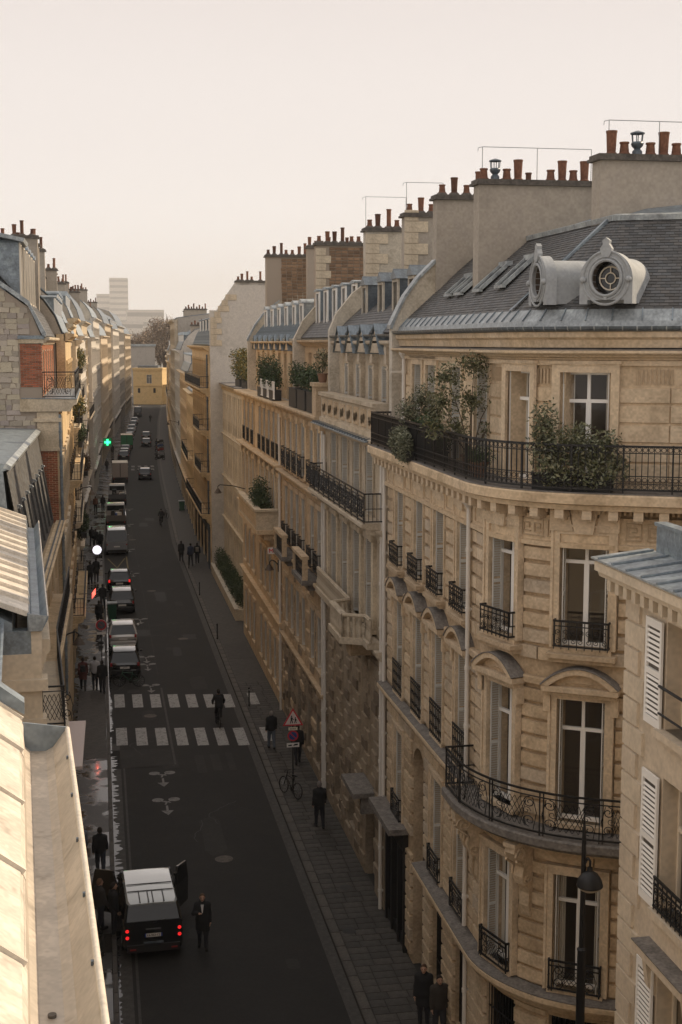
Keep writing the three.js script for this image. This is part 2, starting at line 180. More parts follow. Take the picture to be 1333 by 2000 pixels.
// wrought iron, drawn flat: x along 0..L, y 0..h, z = 0
function ironwork(L, h, style, n = 1) { const b = new MB(); const rail = (y, t = .018) => b.box(0, L, y - t, y + t, -.018, .018, n);
  rail(h, .022); rail(.07);
  if (style === 'bars') { rail(h - .14, .01); rail(.36, .01); rail(.2, .008); const k = Math.max(2, Math.round(L / .125)); for (let i = 0; i <= k; i++) { const x = Math.min(L - .008, Math.max(.008, L * i / k)); b.box(x - .009, x + .009, i % 8 ? .07 : 0, h, -.009, .009); if (i < k) { const m = x + L / k / 2; b.wire(ring(m, h - .07, .05, 6), .008, 3); b.wire(ring(m, .28, .05, 6), .007, 3); b.wire(ring(m, .135, .045, 6), .007, 3); } if (i % 8 === 0) b.box(x - .018, x + .018, 0, h + .03, -.018, .018); } }
  else if (style === 'scroll') { const k = Math.max(1, Math.round(L / 1.15)), W = L / k; rail(h - .12, .01); for (let i = 0; i < k; i++) { const x = W * i, m = x + W / 2; for (const e of [0, .07]) b.box(x + e, x + e + .022, .0, h, -.011, .011); 
      for (let j = -3; j <= 3; j++) { const c = m + j * .11; b.wire([[c - .16, .16, 0], [c + .16, h - .2, 0]].map(p => [Math.max(m - .3, Math.min(m + .3, p[0])), p[1], 0]), .008, 3); b.wire([[c + .16, .16, 0], [c - .16, h - .2, 0]].map(p => [Math.max(m - .3, Math.min(m + .3, p[0])), p[1], 0]), .008, 3); }
      for (const e of [-1, 1]) { b.wire(spiral(m + e * .36, h * .72, .13, PI / 2, 1.4, e, 14), .011, 4); b.wire(spiral(m + e * .36, h * .3, .14, -PI / 2, 1.4, -e, 14), .011, 4); b.wire(spiral(m + e * .3, h * .52, .09, 0, 1.2, e, 10), .009, 3); b.wire([[m + e * .44, .1, 0], [m + e * .5, h * .5, 0], [m + e * .42, h - .15, 0]], .01, 3); } } b.box(L - .03, L, 0, h, -.011, .011); }
  else if (style === 'plain') { rail(h * .5, .01); const k = Math.max(2, Math.round(L / .14)); for (let i = 0; i <= k; i++) { const x = Math.min(L - .008, Math.max(.008, L * i / k)); b.box(x - .009, x + .009, .07, h, -.009, .009); } }
  else { rail(h - .11, .009); const k = Math.max(2, Math.round(L / .17)); for (let i = 0; i <= k; i++) { const x = Math.min(L - .008, Math.max(.008, L * i / k)); b.box(x - .009, x + .009, .0, h, -.009, .009); if (i < k) { const m = x + L / k / 2; b.wire(spiral(m, h * .3, .07, PI / 2, 1.3, i % 2 ? 1 : -1, 8), .009, 3); b.wire(spiral(m, h * .62, .07, -PI / 2, 1.3, i % 2 ? 1 : -1, 8), .009, 3); } } }
  return b; }
// a small guard in front of one window: front and two returns
function guardGeo(w, h, pj, style) { return once(`gd${w}_${h}_${pj}_${style}`, () => { const b = new MB(); b.add(ironwork(w, h, style), (x, y, z) => [x - w / 2, y, z + pj]); if (pj > .1) for (const k of [-1, 1]) b.add(ironwork(pj, h, 'plain'), (x, y, z) => [k * w / 2 + z, y, x]); return b.geom(); }); }
function addGuard(win, w, h, pj, style, z0 = .3) { const m = mesh('guard_rail', guardGeo(w, h, pj, style), 'iron', win); m.position.z = z0; return m; }
// solid wall with its openings left out: [{s0, s1, y0, y1}]
function wallMB(P, s0, s1, y0, y1, ops, d0 = -.45, d1 = 0) { const b = new MB(), inR = ops.filter(o => o.s1 > s0 && o.s0 < s1 && o.y1 > y0 && o.y0 < y1); const ys = [...new Set([y0, y1, ...inR.flatMap(o => [o.y0, o.y1])])].filter(v => v >= y0 && v <= y1).sort((a, c) => a - c);
  for (let j = 0; j + 1 < ys.length; j++) { const m = (ys[j] + ys[j + 1]) / 2; const cut = inR.filter(o => o.y0 < m && o.y1 > m).sort((a, c) => a.s0 - c.s0); let a = s0; for (const c of [...cut, { s0: s1, s1: s1 }]) { if (c.s0 - a > .005) b.box(a, c.s0, ys[j], ys[j + 1], d0, d1, P.n(a, c.s0)); a = Math.max(a, c.s1); } } return b; }
function coursed(s0, s1, y0, y1, ch, ops, mw, stagger = true, pad = .0) { const L = []; let k = 0; for (let y = y0; y < y1 - .05; y += ch, k++) { const t = Math.min(y + ch, y1), cut = ops.filter(o => o.y0 < t - .02 && o.y1 > y + .02 && o.s1 > s0 && o.s0 < s1).sort((a, c) => a.s0 - c.s0); let a = s0;
    for (const c of [...cut, { s0: s1 + pad, s1: s1 + pad }]) { const e = c.s0 - pad; if (e - a > .06) { const n = Math.max(1, Math.round((e - a) / mw)), w = (e - a) / n; let x = a; const off = stagger && k % 2 && n > 1 ? w / 2 : 0; if (off) { L.push([x, x + off, y, t]); x += off; } while (x < e - .05) { const z = Math.min(e, x + w); L.push([x, z, y, t]); x = z; } } a = Math.max(a, c.s1 + pad); } } return L; }
// proud blocks with open joints; the first `limit` are parts of their own, the others one mesh
function layBlocks(root, P, L, o) { const { mats, d = .032, jy = .034, jx = .01, name = 'stone_block', limit = 300, bev = .012, d0 = 0 } = o; let rest = null; srand(o.seed || 5);
  L.forEach(([a, b, y, t], i) => { const A = a + jx / 2, B = b - jx / 2, Y = y + jy / 2, T = t - jy / 2; if (B - A < .04 || T - Y < .03) return; const dd = d0 + d + rnd(-.004, .004), n = P.n(A, B), mt = mats[Math.floor(rnd(mats.length)) % mats.length];
    if (i < limit) new MB().block(A, B, Y, T, d0 - .01, dd, bev, n).build(name, mt, root, { warp: P.warp, smooth: n > 1 ? .3 : 0 }); else { rest = rest || new MB(); rest.block(A, B, Y, T, d0 - .01, dd, bev, n); } });
  if (rest) rest.build(name + '_field', mats[0], root, { warp: P.warp, stuff: true }); }
const prof = { // [d, y] outlines; y from the underside
  cornice: (d, h) => [[-.05, 0], [d * .25, 0], [d * .3, h * .18], [d * .55, h * .3], [d * .62, h * .5], [d * .92, h * .58], [d, h * .72], [d, h * .95], [d * .9, h], [-.05, h]],
  slab: (d, h) => [[-.05, 0], [d * .8, 0], [d * .86, h * .3], [d, h * .38], [d, h * .9], [d - .03, h], [-.05, h]],
  band: (d, h) => [[-.05, 0], [d, 0], [d, h * .8], [d * .6, h], [-.05, h]] };
const up = (pr, y, dd = 0) => pr.map(([a, b]) => [a + dd, b + y]);
function addSweep(root, P, name, m, pr, s0, s1, smooth) { return new MB().sweep(pr, s0, s1, P.n(s0, s1)).build(name, m, root, { warp: P.warp, smooth: smooth ?? .4 }); }
function potGeo(k) { return once('pot' + k, () => [() => new MB().lathe([[.13, 0], [.13, .05], [.105, .07], [.125, .5], [.135, .52], [.135, .56], [.1, .56], [.09, .4]], [0, 0, 0], 12), () => new MB().lathe([[.14, 0], [.14, .05], [.115, .07], [.095, .26], [.115, .27], [.115, .31], [.08, .31], [.08, .2]], [0, 0, 0], 12), () => new MB().lathe([[.12, 0], [.1, .08], [.1, .72], [.12, .73], [.12, .78], [.085, .78], [.08, .5]], [0, 0, 0], 12),
  () => { const b = new MB().lathe([[.12, 0], [.12, .1], [.07, .16], [.13, .22], [.15, .28], [.13, .32]], [0, 0, 0], 12); for (let i = 0; i < 6; i++) { const a = i / 6 * 2 * PI; b.cyl([.12 * Math.cos(a), .3, .12 * Math.sin(a)], [.14 * Math.cos(a), .5, .14 * Math.sin(a)], .012, .012, 4); } return b.lathe([[.17, .5], [.17, .53], [.02, .58], [0, .58]], [0, 0, 0], 12); }][k]().geom(0, .5)); }
// chimney wall standing across the roof: box in world metres, pots along its top
function addChimney(root, x0, x1, z0, z1, y0, y1, m, o = {}) { const P0 = root.position, g = part('chimney', root); g.position.set(x0 - P0.x, y0, z0 - P0.z); const W = x1 - x0, D = z1 - z0, H = y1 - y0;
  if (!o.noStack) new MB().box(0, W, 0, H, 0, D).build('stack', m, g);
  const c = new MB().box(-.1, W + .1, H + .001, H + .07, -.1, D + .1).box(-.06, W + .06, H + .07, H + .15, -.06, D + .06); c.build('cap', o.capm || 'sootShade', g); srand(Math.round(x0 * 91 + z0 * 37 + 500000)); const along = W >= D, N = o.pots ?? Math.floor(Math.max(W, D) / .36);
  const mort = new MB(); for (let i = 0; i < N; i++) { const u = (i + .5) / N + rnd(-.12, .12) / N; if (o.gap && rnd() < o.gap) continue; const k = o.kinds ? o.kinds[i % o.kinds.length] : [0, 1, 1, 0, 2, 1][Math.floor(rnd(6))]; const x = along ? W * u : W / 2, z = along ? D / 2 : D * u; mort.lathe([[.2, 0], [.15, .07], [.12, .08]], [x, H + .15, z], 8); const p = mesh('chimney_pot', potGeo(k), k === 3 ? 'zincD' : rnd() < .3 ? 'terracottaD' : 'terracotta', g); p.position.set(x, H + .2, z); p.rotation.y = rnd(6); p.scale.setScalar(.88); }
  if (N) mort.build('pot_bedding', 'sootShade', g, { stuff: true }); return g; }
function addAerial(root, pts, y, h) { const b = new MB(), P0 = root.position; const L = pts.map(p => [p[0] - P0.x, p[1], p[2] - P0.z]); const a = L[0], c = L[L.length - 1]; b.cyl([a[0], y, a[2]], [c[0], y, c[2]], .009, .009, 4); b.wire([[a[0], y, a[2]], [a[0] - .12, y - .03, a[2]], [a[0] - .13, y - .12, a[2]]], .008, 4); for (const p of L) b.cyl(p, [p[0], y, p[2]], .011, .011, 4); return b.build('aerial', 'steel', root); }
// a roof covered with slates: every course of every slate, over a profile of [d, y] points
function slateRoof(root, P, s0, s1, pts, o = {}) { const w = o.w || .2, ch = o.ch || .105, b = new MB(), under = new MB(); const S = [0]; for (let i = 1; i < pts.length; i++) S.push(S[i - 1] + Math.hypot(pts[i][0] - pts[i - 1][0], pts[i][1] - pts[i - 1][1])); const T = S[S.length - 1]; const at = t => { let i = 0; while (i < S.length - 2 && t > S[i + 1]) i++; const u = (t - S[i]) / (S[i + 1] - S[i]); return [pts[i][0] + (pts[i + 1][0] - pts[i][0]) * u, pts[i][1] + (pts[i + 1][1] - pts[i][1]) * u]; };
  srand(o.seed || 11); const nn = P.curve ? Math.max(1, Math.ceil((s1 - s0) / .25)) : 1; for (let i = 0; i + 1 < pts.length; i++) { const a = pts[i], c = pts[i + 1]; for (let k = 0; k < nn; k++) { const x = s0 + (s1 - s0) * k / nn, z = s0 + (s1 - s0) * (k + 1) / nn; under.quad([x, a[1] - .03, a[0] - .02], [z, a[1] - .03, a[0] - .02], [z, c[1] - .03, c[0] - .02], [x, c[1] - .03, c[0] - .02]); } }
  let k = 0; for (let t = 0; t < T - .03; t += ch, k++) { const a = at(t), c = at(Math.min(T, t + ch * 1.25)), lift = .012; let x = s0 - (k % 2 ? w / 2 : 0); for (; x < s1; x += w) { const A = Math.max(s0, x + .004), B = Math.min(s1, x + w - .004); if (B - A < .03) continue; const q = rnd(.7, 1.35), tn = rnd(-.06, .06), l = lift + rnd(0, .006); b.col(q * (1 + tn), q, q * (1 - tn)); const nx = c[1] - a[1], ny = -(c[0] - a[0]), nl = Math.hypot(nx, ny); const ox = nx / nl * l, oy = ny / nl * l; const f = [a[0] + ox, a[1] + oy], g2 = [c[0], c[1]]; b.quad([A, f[1], f[0]], [B, f[1], f[0]], [B, g2[1], g2[0]], [A, g2[1], g2[0]]); b.quad([A, a[1], a[0]], [B, a[1], a[0]], [B, f[1], f[0]], [A, f[1], f[0]]); } }
  const r = part('roof', root); under.build('roof_deck', 'slatebase', r, { warp: P.warp }); b.build('slates', 'slate', r, { warp: P.warp, stuff: true }); return r; }
// gutter with brackets along an eave
function addGutter(root, P, s0, s1, y, d, m = 'zinc', r = .09) { const pr = []; for (let i = 0; i <= 6; i++) { const a = PI + PI * i / 6; pr.push([d + r * Math.cos(a), y + r * Math.sin(a)]); } for (let i = 6; i >= 0; i--) { const a = PI + PI * i / 6; pr.push([d + (r - .012) * Math.cos(a), y + (r - .012) * Math.sin(a)]); } const g = part('gutter', root); new MB().sweep(pr, s0, s1, P.n(s0, s1)).build('trough', m, g, { warp: P.warp, smooth: .5 });
  const b = new MB(); for (let s = s0 + .1; s < s1; s += .3) for (let i = 0; i < 5; i++) { const a = PI + PI * i / 5, c = PI + PI * (i + 1) / 5; b.quad([s, y + (r + .008) * Math.sin(a), d + (r + .008) * Math.cos(a)], [s + .03, y + (r + .008) * Math.sin(a), d + (r + .008) * Math.cos(a)], [s + .03, y + (r + .008) * Math.sin(c), d + (r + .008) * Math.cos(c)], [s, y + (r + .008) * Math.sin(c), d + (r + .008) * Math.cos(c)]); } b.build('brackets', 'zincL', g, { warp: P.warp, stuff: true }); return g; }
function addPipe(root, P, s, y0, y1, d = .1, r = .055, m = 'pipe', head = true) { const g = part('drainpipe', root); P.put(g, s, y0, d); const b = new MB().cyl([0, 0, 0], [0, y1 - y0, 0], r, r, 10); for (let y = .7; y < y1 - y0 - .2; y += 1.45) b.cyl([0, y, 0], [0, y + .1, 0], r + .016, r + .016, 10).box(-.03, .03, y + .02, y + .08, -d, 0); if (head) b.lathe([[r, 0], [r + .1, .14], [r + .1, .26], [r + .06, .26]], [0, y1 - y0, 0], 10); b.build('pipe', m, g, { smooth: .5 }); return g; }
function dormerGeo(w, h, dep, style) { return once(`dm${w}_${h}_${dep}_${style}`, () => { const ck = new MB(), fr = new MB(), tp = new MB(), x = w / 2; ck.box(-.025, .025, 0, h, -dep, -.05); fr.box(-x - .02, -x + .1, 0, h, -.05, .02).box(x - .1, x + .02, 0, h, -.05, .02).box(-x + .1, x - .1, h - .1, h, -.05, .02).box(-x + .1, x - .1, 0, .08, -.05, .05);
  if (style === 'arch') { const pr = []; for (let i = 0; i <= 8; i++) { const a = PI * i / 8; pr.push([-(x + .06) * Math.cos(a), h + (x * .45) * Math.sin(a)]); } tp.plate(pr, -dep, .08); } else if (style === 'gable') tp.plate([[-x - .08, h], [x + .08, h], [0, h + x * .8]], -dep, .08); else tp.plate([[-x - .06, h], [x + .06, h], [x + .06, h + .07], [0, h + .14], [-x - .06, h + .07]], -dep, .1); return { ck: ck.geom(), fr: fr.geom(), tp: tp.geom() }; }); }
function addDormer(root, P, s, y, d, w, h, dep, style, m = 'zinc', fm = 'white') { const g = part('dormer', root), q = dormerGeo(w, h, dep, style); P.put(g, s, y, d); for (const k of [-1, 1]) mesh('cheek', q.ck, m, g).position.x = k * (w / 2 - .025); mesh('frame', q.fr, fm, g); mesh('dormer_roof', q.tp, m, g); mesh('pane', paneGeo(w - .22, h - .2), 'glass', g).position.set(0, .09, -.03); return g; }
// leaves: small diamond faces through a volume of lobes [[x, y, z, rx, ry, rz], ...]
function foliage(lobes, n, size, cols, sd, shell = .55) { const b = new MB(); srand(sd); const vol = lobes.map(l => l[3] * l[4] * l[5]), tot = vol.reduce((a, c) => a + c, 0);
  lobes.forEach((l, k) => { const m = Math.round(n * vol[k] / tot); for (let i = 0; i < m; i++) { const a = rnd(2 * PI), c = rnd(-1, 1), q = Math.sqrt(1 - c * c), r = Math.pow(rnd(), shell) * (rnd() < .15 ? 1.18 : 1); const x = l[0] + l[3] * r * q * Math.cos(a), y = l[1] + l[4] * r * c, z = l[2] + l[5] * r * q * Math.sin(a); const u = V(rnd(-1, 1), rnd(-1, 1), rnd(-1, 1)).normalize(), v = V(rnd(-1, 1), rnd(-1, 1), rnd(-1, 1)).cross(u).normalize(), L = size * rnd(.6, 1.5), w = L * .42; const t = cols[Math.floor(rnd(cols.length))], e = rnd(.75, 1.25); b.col(t[0] * e, t[1] * e, t[2] * e); b.quad([x - u.x * L / 2, y - u.y * L / 2, z - u.z * L / 2], [x + v.x * w / 2, y + v.y * w / 2, z + v.z * w / 2], [x + u.x * L / 2, y + u.y * L / 2, z + u.z * L / 2], [x - v.x * w / 2, y - v.y * w / 2, z - v.z * w / 2]); } }); return b; }
const OLIVE = [[.10, .105, .045], [.14, .14, .065], [.07, .08, .035], [.17, .16, .085]], GREEN = [[.035, .06, .018], [.05, .08, .025], [.025, .045, .015]], GREY = [[.14, .15, .09], [.20, .20, .13], [.10, .11, .065]], GOLD = [[.24, .17, .03], [.16, .13, .03], [.08, .09, .025], [.05, .07, .02]], RUST = [[.13, .05, .02], [.09, .04, .02], [.06, .05, .02]];
// a plant in a pot or trough: pot, stems, leaves
function plant(name, label, pos, o) { const t = thing(name, label, 'plant', pos, o.turn || 0, o.group); if (o.trough) { const [w, h, d] = o.trough; new MB().box(-w / 2, w / 2, 0, h - .04, -d / 2, d / 2).box(-w / 2 - .02, w / 2 + .02, h - .04, h, -d / 2 - .02, d / 2 + .02).build('trough', o.pm || 'planterblk', t); } else { const r = o.pot || .2; new MB().lathe([[r * .7, 0], [r, r * 1.6], [r * 1.1, r * 1.6], [r * 1.1, r * 1.8], [0, r * 1.75]], [0, 0, 0], 14).build('pot', o.pm || 'pot', t, { smooth: .5 }); }
  const y0 = o.trough ? o.trough[1] : (o.pot || .2) * 1.7; const st = new MB(); srand(o.seed || 3); for (const l of o.lobes) { const m = [l[0] * .4 + rnd(-.05, .05), (y0 + l[1]) * .5, l[2] * .4]; const bx = o.trough ? l[0] * .85 : 0; st.cyl([bx, y0 - .05, 0], [bx * .5 + m[0] * (o.trough ? .5 : 1), m[1], m[2]], .018, .013, 5); st.cyl([bx * .5 + m[0] * (o.trough ? .5 : 1), m[1], m[2]], [l[0], l[1], l[2]], .013, .007, 5); for (let i = 0; i < 3; i++) st.cyl([l[0], l[1] - l[4] * .3, l[2]], [l[0] + rnd(-.8, .8) * l[3], l[1] + rnd(.1, .8) * l[4], l[2] + rnd(-.8, .8) * l[5]], .008, .003, 4); }
  st.build('stems', 'bark', t); foliage(o.lobes, o.n, o.size || .07, o.cols || OLIVE, (o.seed || 3) + 40, o.shell).build('leaves', 'leaf', t, { stuff: true }); return t; }
// ---------- the street ----------
mat('asphaltQ', [.011, .0105, .010], .7, { map: TXasph });
const CX = [[0, 0], [-125, 0], [-150, .6], [-182, 1.4], [-211, 2.3], [-267, 4.6], [-325, 7.3], [-394, 11], [-430, 13]];
function cx(z) { let i = 0; while (i < CX.length - 2 && z < CX[i + 1][0]) i++; const t = (z - CX[i][0]) / (CX[i + 1][0] - CX[i][0]); return CX[i][1] + (CX[i + 1][1] - CX[i][1]) * Math.max(0, t); }
const KL = .2, KR = 6.45, WL = -1.6, WR = 8.8;   // left kerb, right edge of the asphalt, the two building lines
const zs = [30, 0, -20, -40, -70, -100, -125, -138, -150, -166, -182, -196, -211, -238, -267, -296, -325, -360, -394, -430];
function strip(name, m, x0, x1, y, root, za = 30, zb = -402, th = 0) { const b = new MB(); const L = [za, ...zs.filter(z => z < za && z > zb), zb]; for (let i = 0; i + 1 < L.length; i++) { const a = L[i], c = L[i + 1], A = cx(a), C = cx(c); b.quad([x0 + A, y, a], [x1 + A, y, a], [x1 + C, y, c], [x0 + C, y, c]); if (th) { b.quad([x0 + A, y - th, a], [x0 + A, y, a], [x0 + C, y, c], [x0 + C, y - th, c]); b.quad([x1 + A, y, a], [x1 + A, y - th, a], [x1 + C, y - th, c], [x1 + C, y, c]); } } if (th) { b.quad([x0 + cx(za), y - th, za], [x1 + cx(za), y - th, za], [x1 + cx(za), y, za], [x0 + cx(za), y, za]); } return b.build(name, m, root); }
{ const g = structure('ground', 'pale open ground far beyond the end of the street'); new MB().quad([-1500, -.25, 200], [1500, -.25, 200], [1500, -.25, -5300], [-1500, -.25, -5300]).build('ground_sheet', 'ground', g); }
const road = structure('road', 'dark asphalt carriageway running away down the street');
strip('asphalt', 'asphalt', KL, KR, 0, road); new MB().box(KR, 40, -.2, -.004, -27.2, -21.6).build('side_street', 'asphalt', road);
{ const e = structure('end_road', 'cross road at the far end of the street'); new MB().box(-60, 90, -.2, -.012, -470, -402).build('asphalt', 'asphaltP', e); }
// worn asphalt patches and seams, each a sheet of its own
for (const [x0, x1, z0, z1, m] of [[KL + .02, 2.9, -60.9, -58.2, 'asphaltP'], [2.95, 3.05, -72, -58.4, 'slabC'], [.75, 2.95, -58.3, -58.2, 'slabC'], [.72, .8, -58.2, -20, 'slabC'], [3.9, 4.3, -59.6, -57, 'asphaltP'], [4.6, 5.0, -59.6, -57.2, 'asphaltP'], [5.3, 5.6, -59.8, -57.1, 'asphaltP']]) new MB().box(x0, x1, .001, .004, z0, z1).build('asphalt_patch', m, road);
{ srand(71); for (let i = 0; i < 26; i++) { const x = rnd(.9, 5.6), z = rnd(-150, -34), w = rnd(.35, 1.1), l = rnd(.6, 4.5), n = 10, pl = []; for (let k = 0; k < n; k++) { const a = k / n * 2 * PI, c = Math.cos(a), s = Math.sin(a), e = rnd(.85, 1.05); pl.push([x + w / 2 * Math.sign(c) * Math.min(1, Math.abs(c) * 1.35) * e, .0025 + i * .0001, z + l / 2 * Math.sign(s) * Math.min(1, Math.abs(s) * 1.35) * e]); } const b = new MB(); for (let k = 1; k + 1 < n; k++) b.tri(pl[0], pl[k], pl[k + 1]); b.build('asphalt_patch', ['asphaltP', 'asphaltQ', 'asphaltP'][i % 3], road); } for (const [x, z] of [[4.1, -47], [2.2, -66.5], [4.9, -84], [3.6, -101], [2.9, -128]]) new MB().cyl([x, .004, z], [x, .009, z], .33, .33, 20).build('manhole_cover', 'sootShade', road); const ck = new MB(); for (let i = 0; i < 14; i++) { let x = rnd(1, 6), z = rnd(-140, -36), a = rnd(6.3); for (let k = 0; k < 14; k++) { const dx = Math.cos(a) * .22, dz = Math.sin(a) * .22; ck.quad([x, .0055, z], [x + .018, .0055, z + .012], [x + dx + .018, .0055, z + dz + .012], [x + dx, .0055, z + dz]); x += dx; z += dz; a += rnd(-.7, .7); } } ck.build('tar_cracks', 'black', road, { stuff: true }); }
strip('gutter_strip', 'gutterstone', KR, KR + .34, .003, road); strip('gutter_strip', 'gutterstone', KL, KL + .42, .004, road, 30, -62);
{ srand(21); const b = new MB(); for (const [za, zb, w0, w1] of [[-34, -41, .02, .12], [-43, -60, .05, .34], [-60.5, -63, .02, .1], [-64, -92, .05, .2], [-92, -104, .03, .1]]) { let z = za, w = w0; while (z > zb) { const n = z - rnd(.05, .16), v = rnd() < .25 ? w0 * .4 : rnd(w0, w1); b.quad([KL + .004, .009, z], [KL + .004 + w, .009, z], [KL + .004 + v, .009, n], [KL + .004, .009, n]); z = n; w = v; } } b.build('gutter_water', 'water', road); }
const pvR = structure('right_pavement', 'grey slab pavement along the right building fronts'), pvL = structure('left_pavement', 'narrow damp asphalt pavement along the left building fronts');
strip('pavement_bed', 'joint', KR + .34, WR + .3, .105, pvR, 30, -402, .3); strip('pavement_bed', 'wetasph', -2.6, KL - .16, .118, pvL, 30, -402, .3);
{ // slabs of the near pavement, one by one; kerb stones
  srand(5); let n = 0; const gs = {}; let z = -30; while (z > -72) { const d = .42, cuts = rnd() < .5 ? [0, .62, 1.2, 1.78] : [0, .45, 1.1, 1.78]; for (let i = 0; i < 3; i++) { const w = cuts[i + 1] - cuts[i] - .016; const g = gs[w.toFixed(3)] || (gs[w.toFixed(3)] = new MB().add(new MB().block(0, w, 0, d - .016, 0, .025, .008), (x, y, zz) => [x, zz, -y]).geom()); const m = mesh('paving_slab', g, ['slabA', 'slabB', 'slabC'][Math.floor(rnd(3))], pvR); m.position.set(KR + .34 + .32 + cuts[i], .104 + rnd(0, .004), z); n++; } z -= d; }
  strip('paving', 'slabA', KR + .66, WR + .3, .128, pvR, -72, -402);
  const kg = new MB().add(new MB().block(0, .3, 0, .985, -.13, .025, .012), (x, y, zz) => [x, zz, -y]).geom(); for (let k = 0; k < 105; k++) { const zz = -28 - k, m = mesh('kerb_stone', kg, ['kerb', 'slabB'][k % 3 ? 0 : 1], pvR); m.position.set(KR + .345 + cx(zz), .106, zz); }
  strip('kerb', 'kerb', KR + .345, KR + .64, .13, pvR, -133, -402, .13);
  const kl = new MB().add(new MB().block(0, .155, 0, 1.185, -.13, .02, .012), (x, y, zz) => [x, zz, -y]).geom(); for (let k = 0; k < 75; k++) { const zz = -30 - k * 1.2, m = mesh('kerb_stone', kl, ['kerb', 'slabB', 'kerb'][k % 3], pvL); m.position.set(KL - .157 + cx(zz), .106, zz); }
  strip('kerb', 'kerb', KL - .157, KL - .002, .126, pvL, -120, -402, .13);
  new MB().box(-1.35, KL - .17, .119, .123, -71.6, -59.5).build('pavement_patch', 'slabB', pvL); new MB().box(7.2, 8.6, .13, .134, -81.6, -77.5).build('pavement_patch', 'slabC', pvR);
  for (const [x, z2] of [[7.9, -43.4], [7.4, -40]]) new MB().cyl([x, .131, z2], [x, .136, z2], .22, .22, 16).build('manhole_cover', 'black', pvR); }
// painted marks
function mark(name, m, pts, x, z, sc = 1, y = .006) { const b = new MB(); for (const pl of pts) { const q = pl.map(p => new THREE.Vector2(p[0] * sc, p[1] * sc)); for (const [i, j, k] of THREE.ShapeUtils.triangulateShape(q, [])) b.tri([x + q[i].x, y, z + q[i].y], [x + q[j].x, y, z + q[j].y], [x + q[k].x, y, z + q[k].y]); } return b.build(name, m, road); }
for (const [za, zb] of [[-71, -68.35], [-64.6, -61.7]]) for (let i = 0; i < 7; i++) { const x = .48 + i * .925; mark('crosswalk_bar', 'paint', [[[0, 0], [.52, 0], [.52, zb - za], [0, zb - za]]], x, za + i * .16); }
for (const [x, z] of [[7.35, -69.6], [7.25, -63.1]]) new MB().box(x, x + .45, .131, .137, z, z + 2.3).build('crosswalk_bar', 'paint', pvR);
for (let i = 0; i < 6; i++) for (const z of [-201, -206]) mark('crosswalk_bar', 'paintworn', [[[0, 0], [.5, 0], [.5, 2.5], [0, 2.5]]], .6 + cx(z) + i * .95, z);
{ const circ = (cx0, cz0, r, sx = 1) => Array.from({ length: 14 }, (_, i) => [cx0 + sx * r * Math.cos(i / 14 * 2 * PI), cz0 + r * Math.sin(i / 14 * 2 * PI)]); const bar = (a, b, w) => { const dx = b[0] - a[0], dz = b[1] - a[1], l = Math.hypot(dx, dz), nx = -dz / l * w, nz = dx / l * w; return [[a[0] + nx, a[1] + nz], [b[0] + nx, b[1] + nz], [b[0] - nx, b[1] - nz], [a[0] - nx, a[1] - nz]]; };
  const bike = [circ(-.33, -.1, .24), circ(.33, -.1, .24), bar([-.25, 0], [0, .22], .04), bar([.25, 0], [0, .22], .04), bar([-.08, .05], [.18, .3], .035), bar([.02, .18], [-.05, .5], .04)], arrow = [bar([0, .62], [0, 1.25], .045), [[-.25, 1.2], [.25, 1.2], [0, 1.75]]];
  for (const [z, w] of [[-57.2, 1], [-53.7, 1]]) { mark('bicycle_mark', 'paintworn', bike, 2.36, z, 1); mark('arrow_mark', 'paintworn', arrow, 2.36, z, 1); }
  for (const z of [-72.6, -77.5, -79.4, -90.6, -109, -122, -139, -152]) mark('bicycle_mark', 'paintworn', [...bike, ...arrow], 2.45 + cx(z), z, .9);
  mark('bay_cross', 'yellowpaint', [bar([.5, -117], [1.95, -107], .05), bar([1.95, -117], [.5, -107], .05), bar([2.1, -118], [2.1, -99], .06), bar([.4, -107], [2.1, -107], .05)], 0, 0); mark('lane_seam', 'asphaltP', [bar([2.95, -150], [2.95, -75], .03)], 0, 0, 1, .005); }

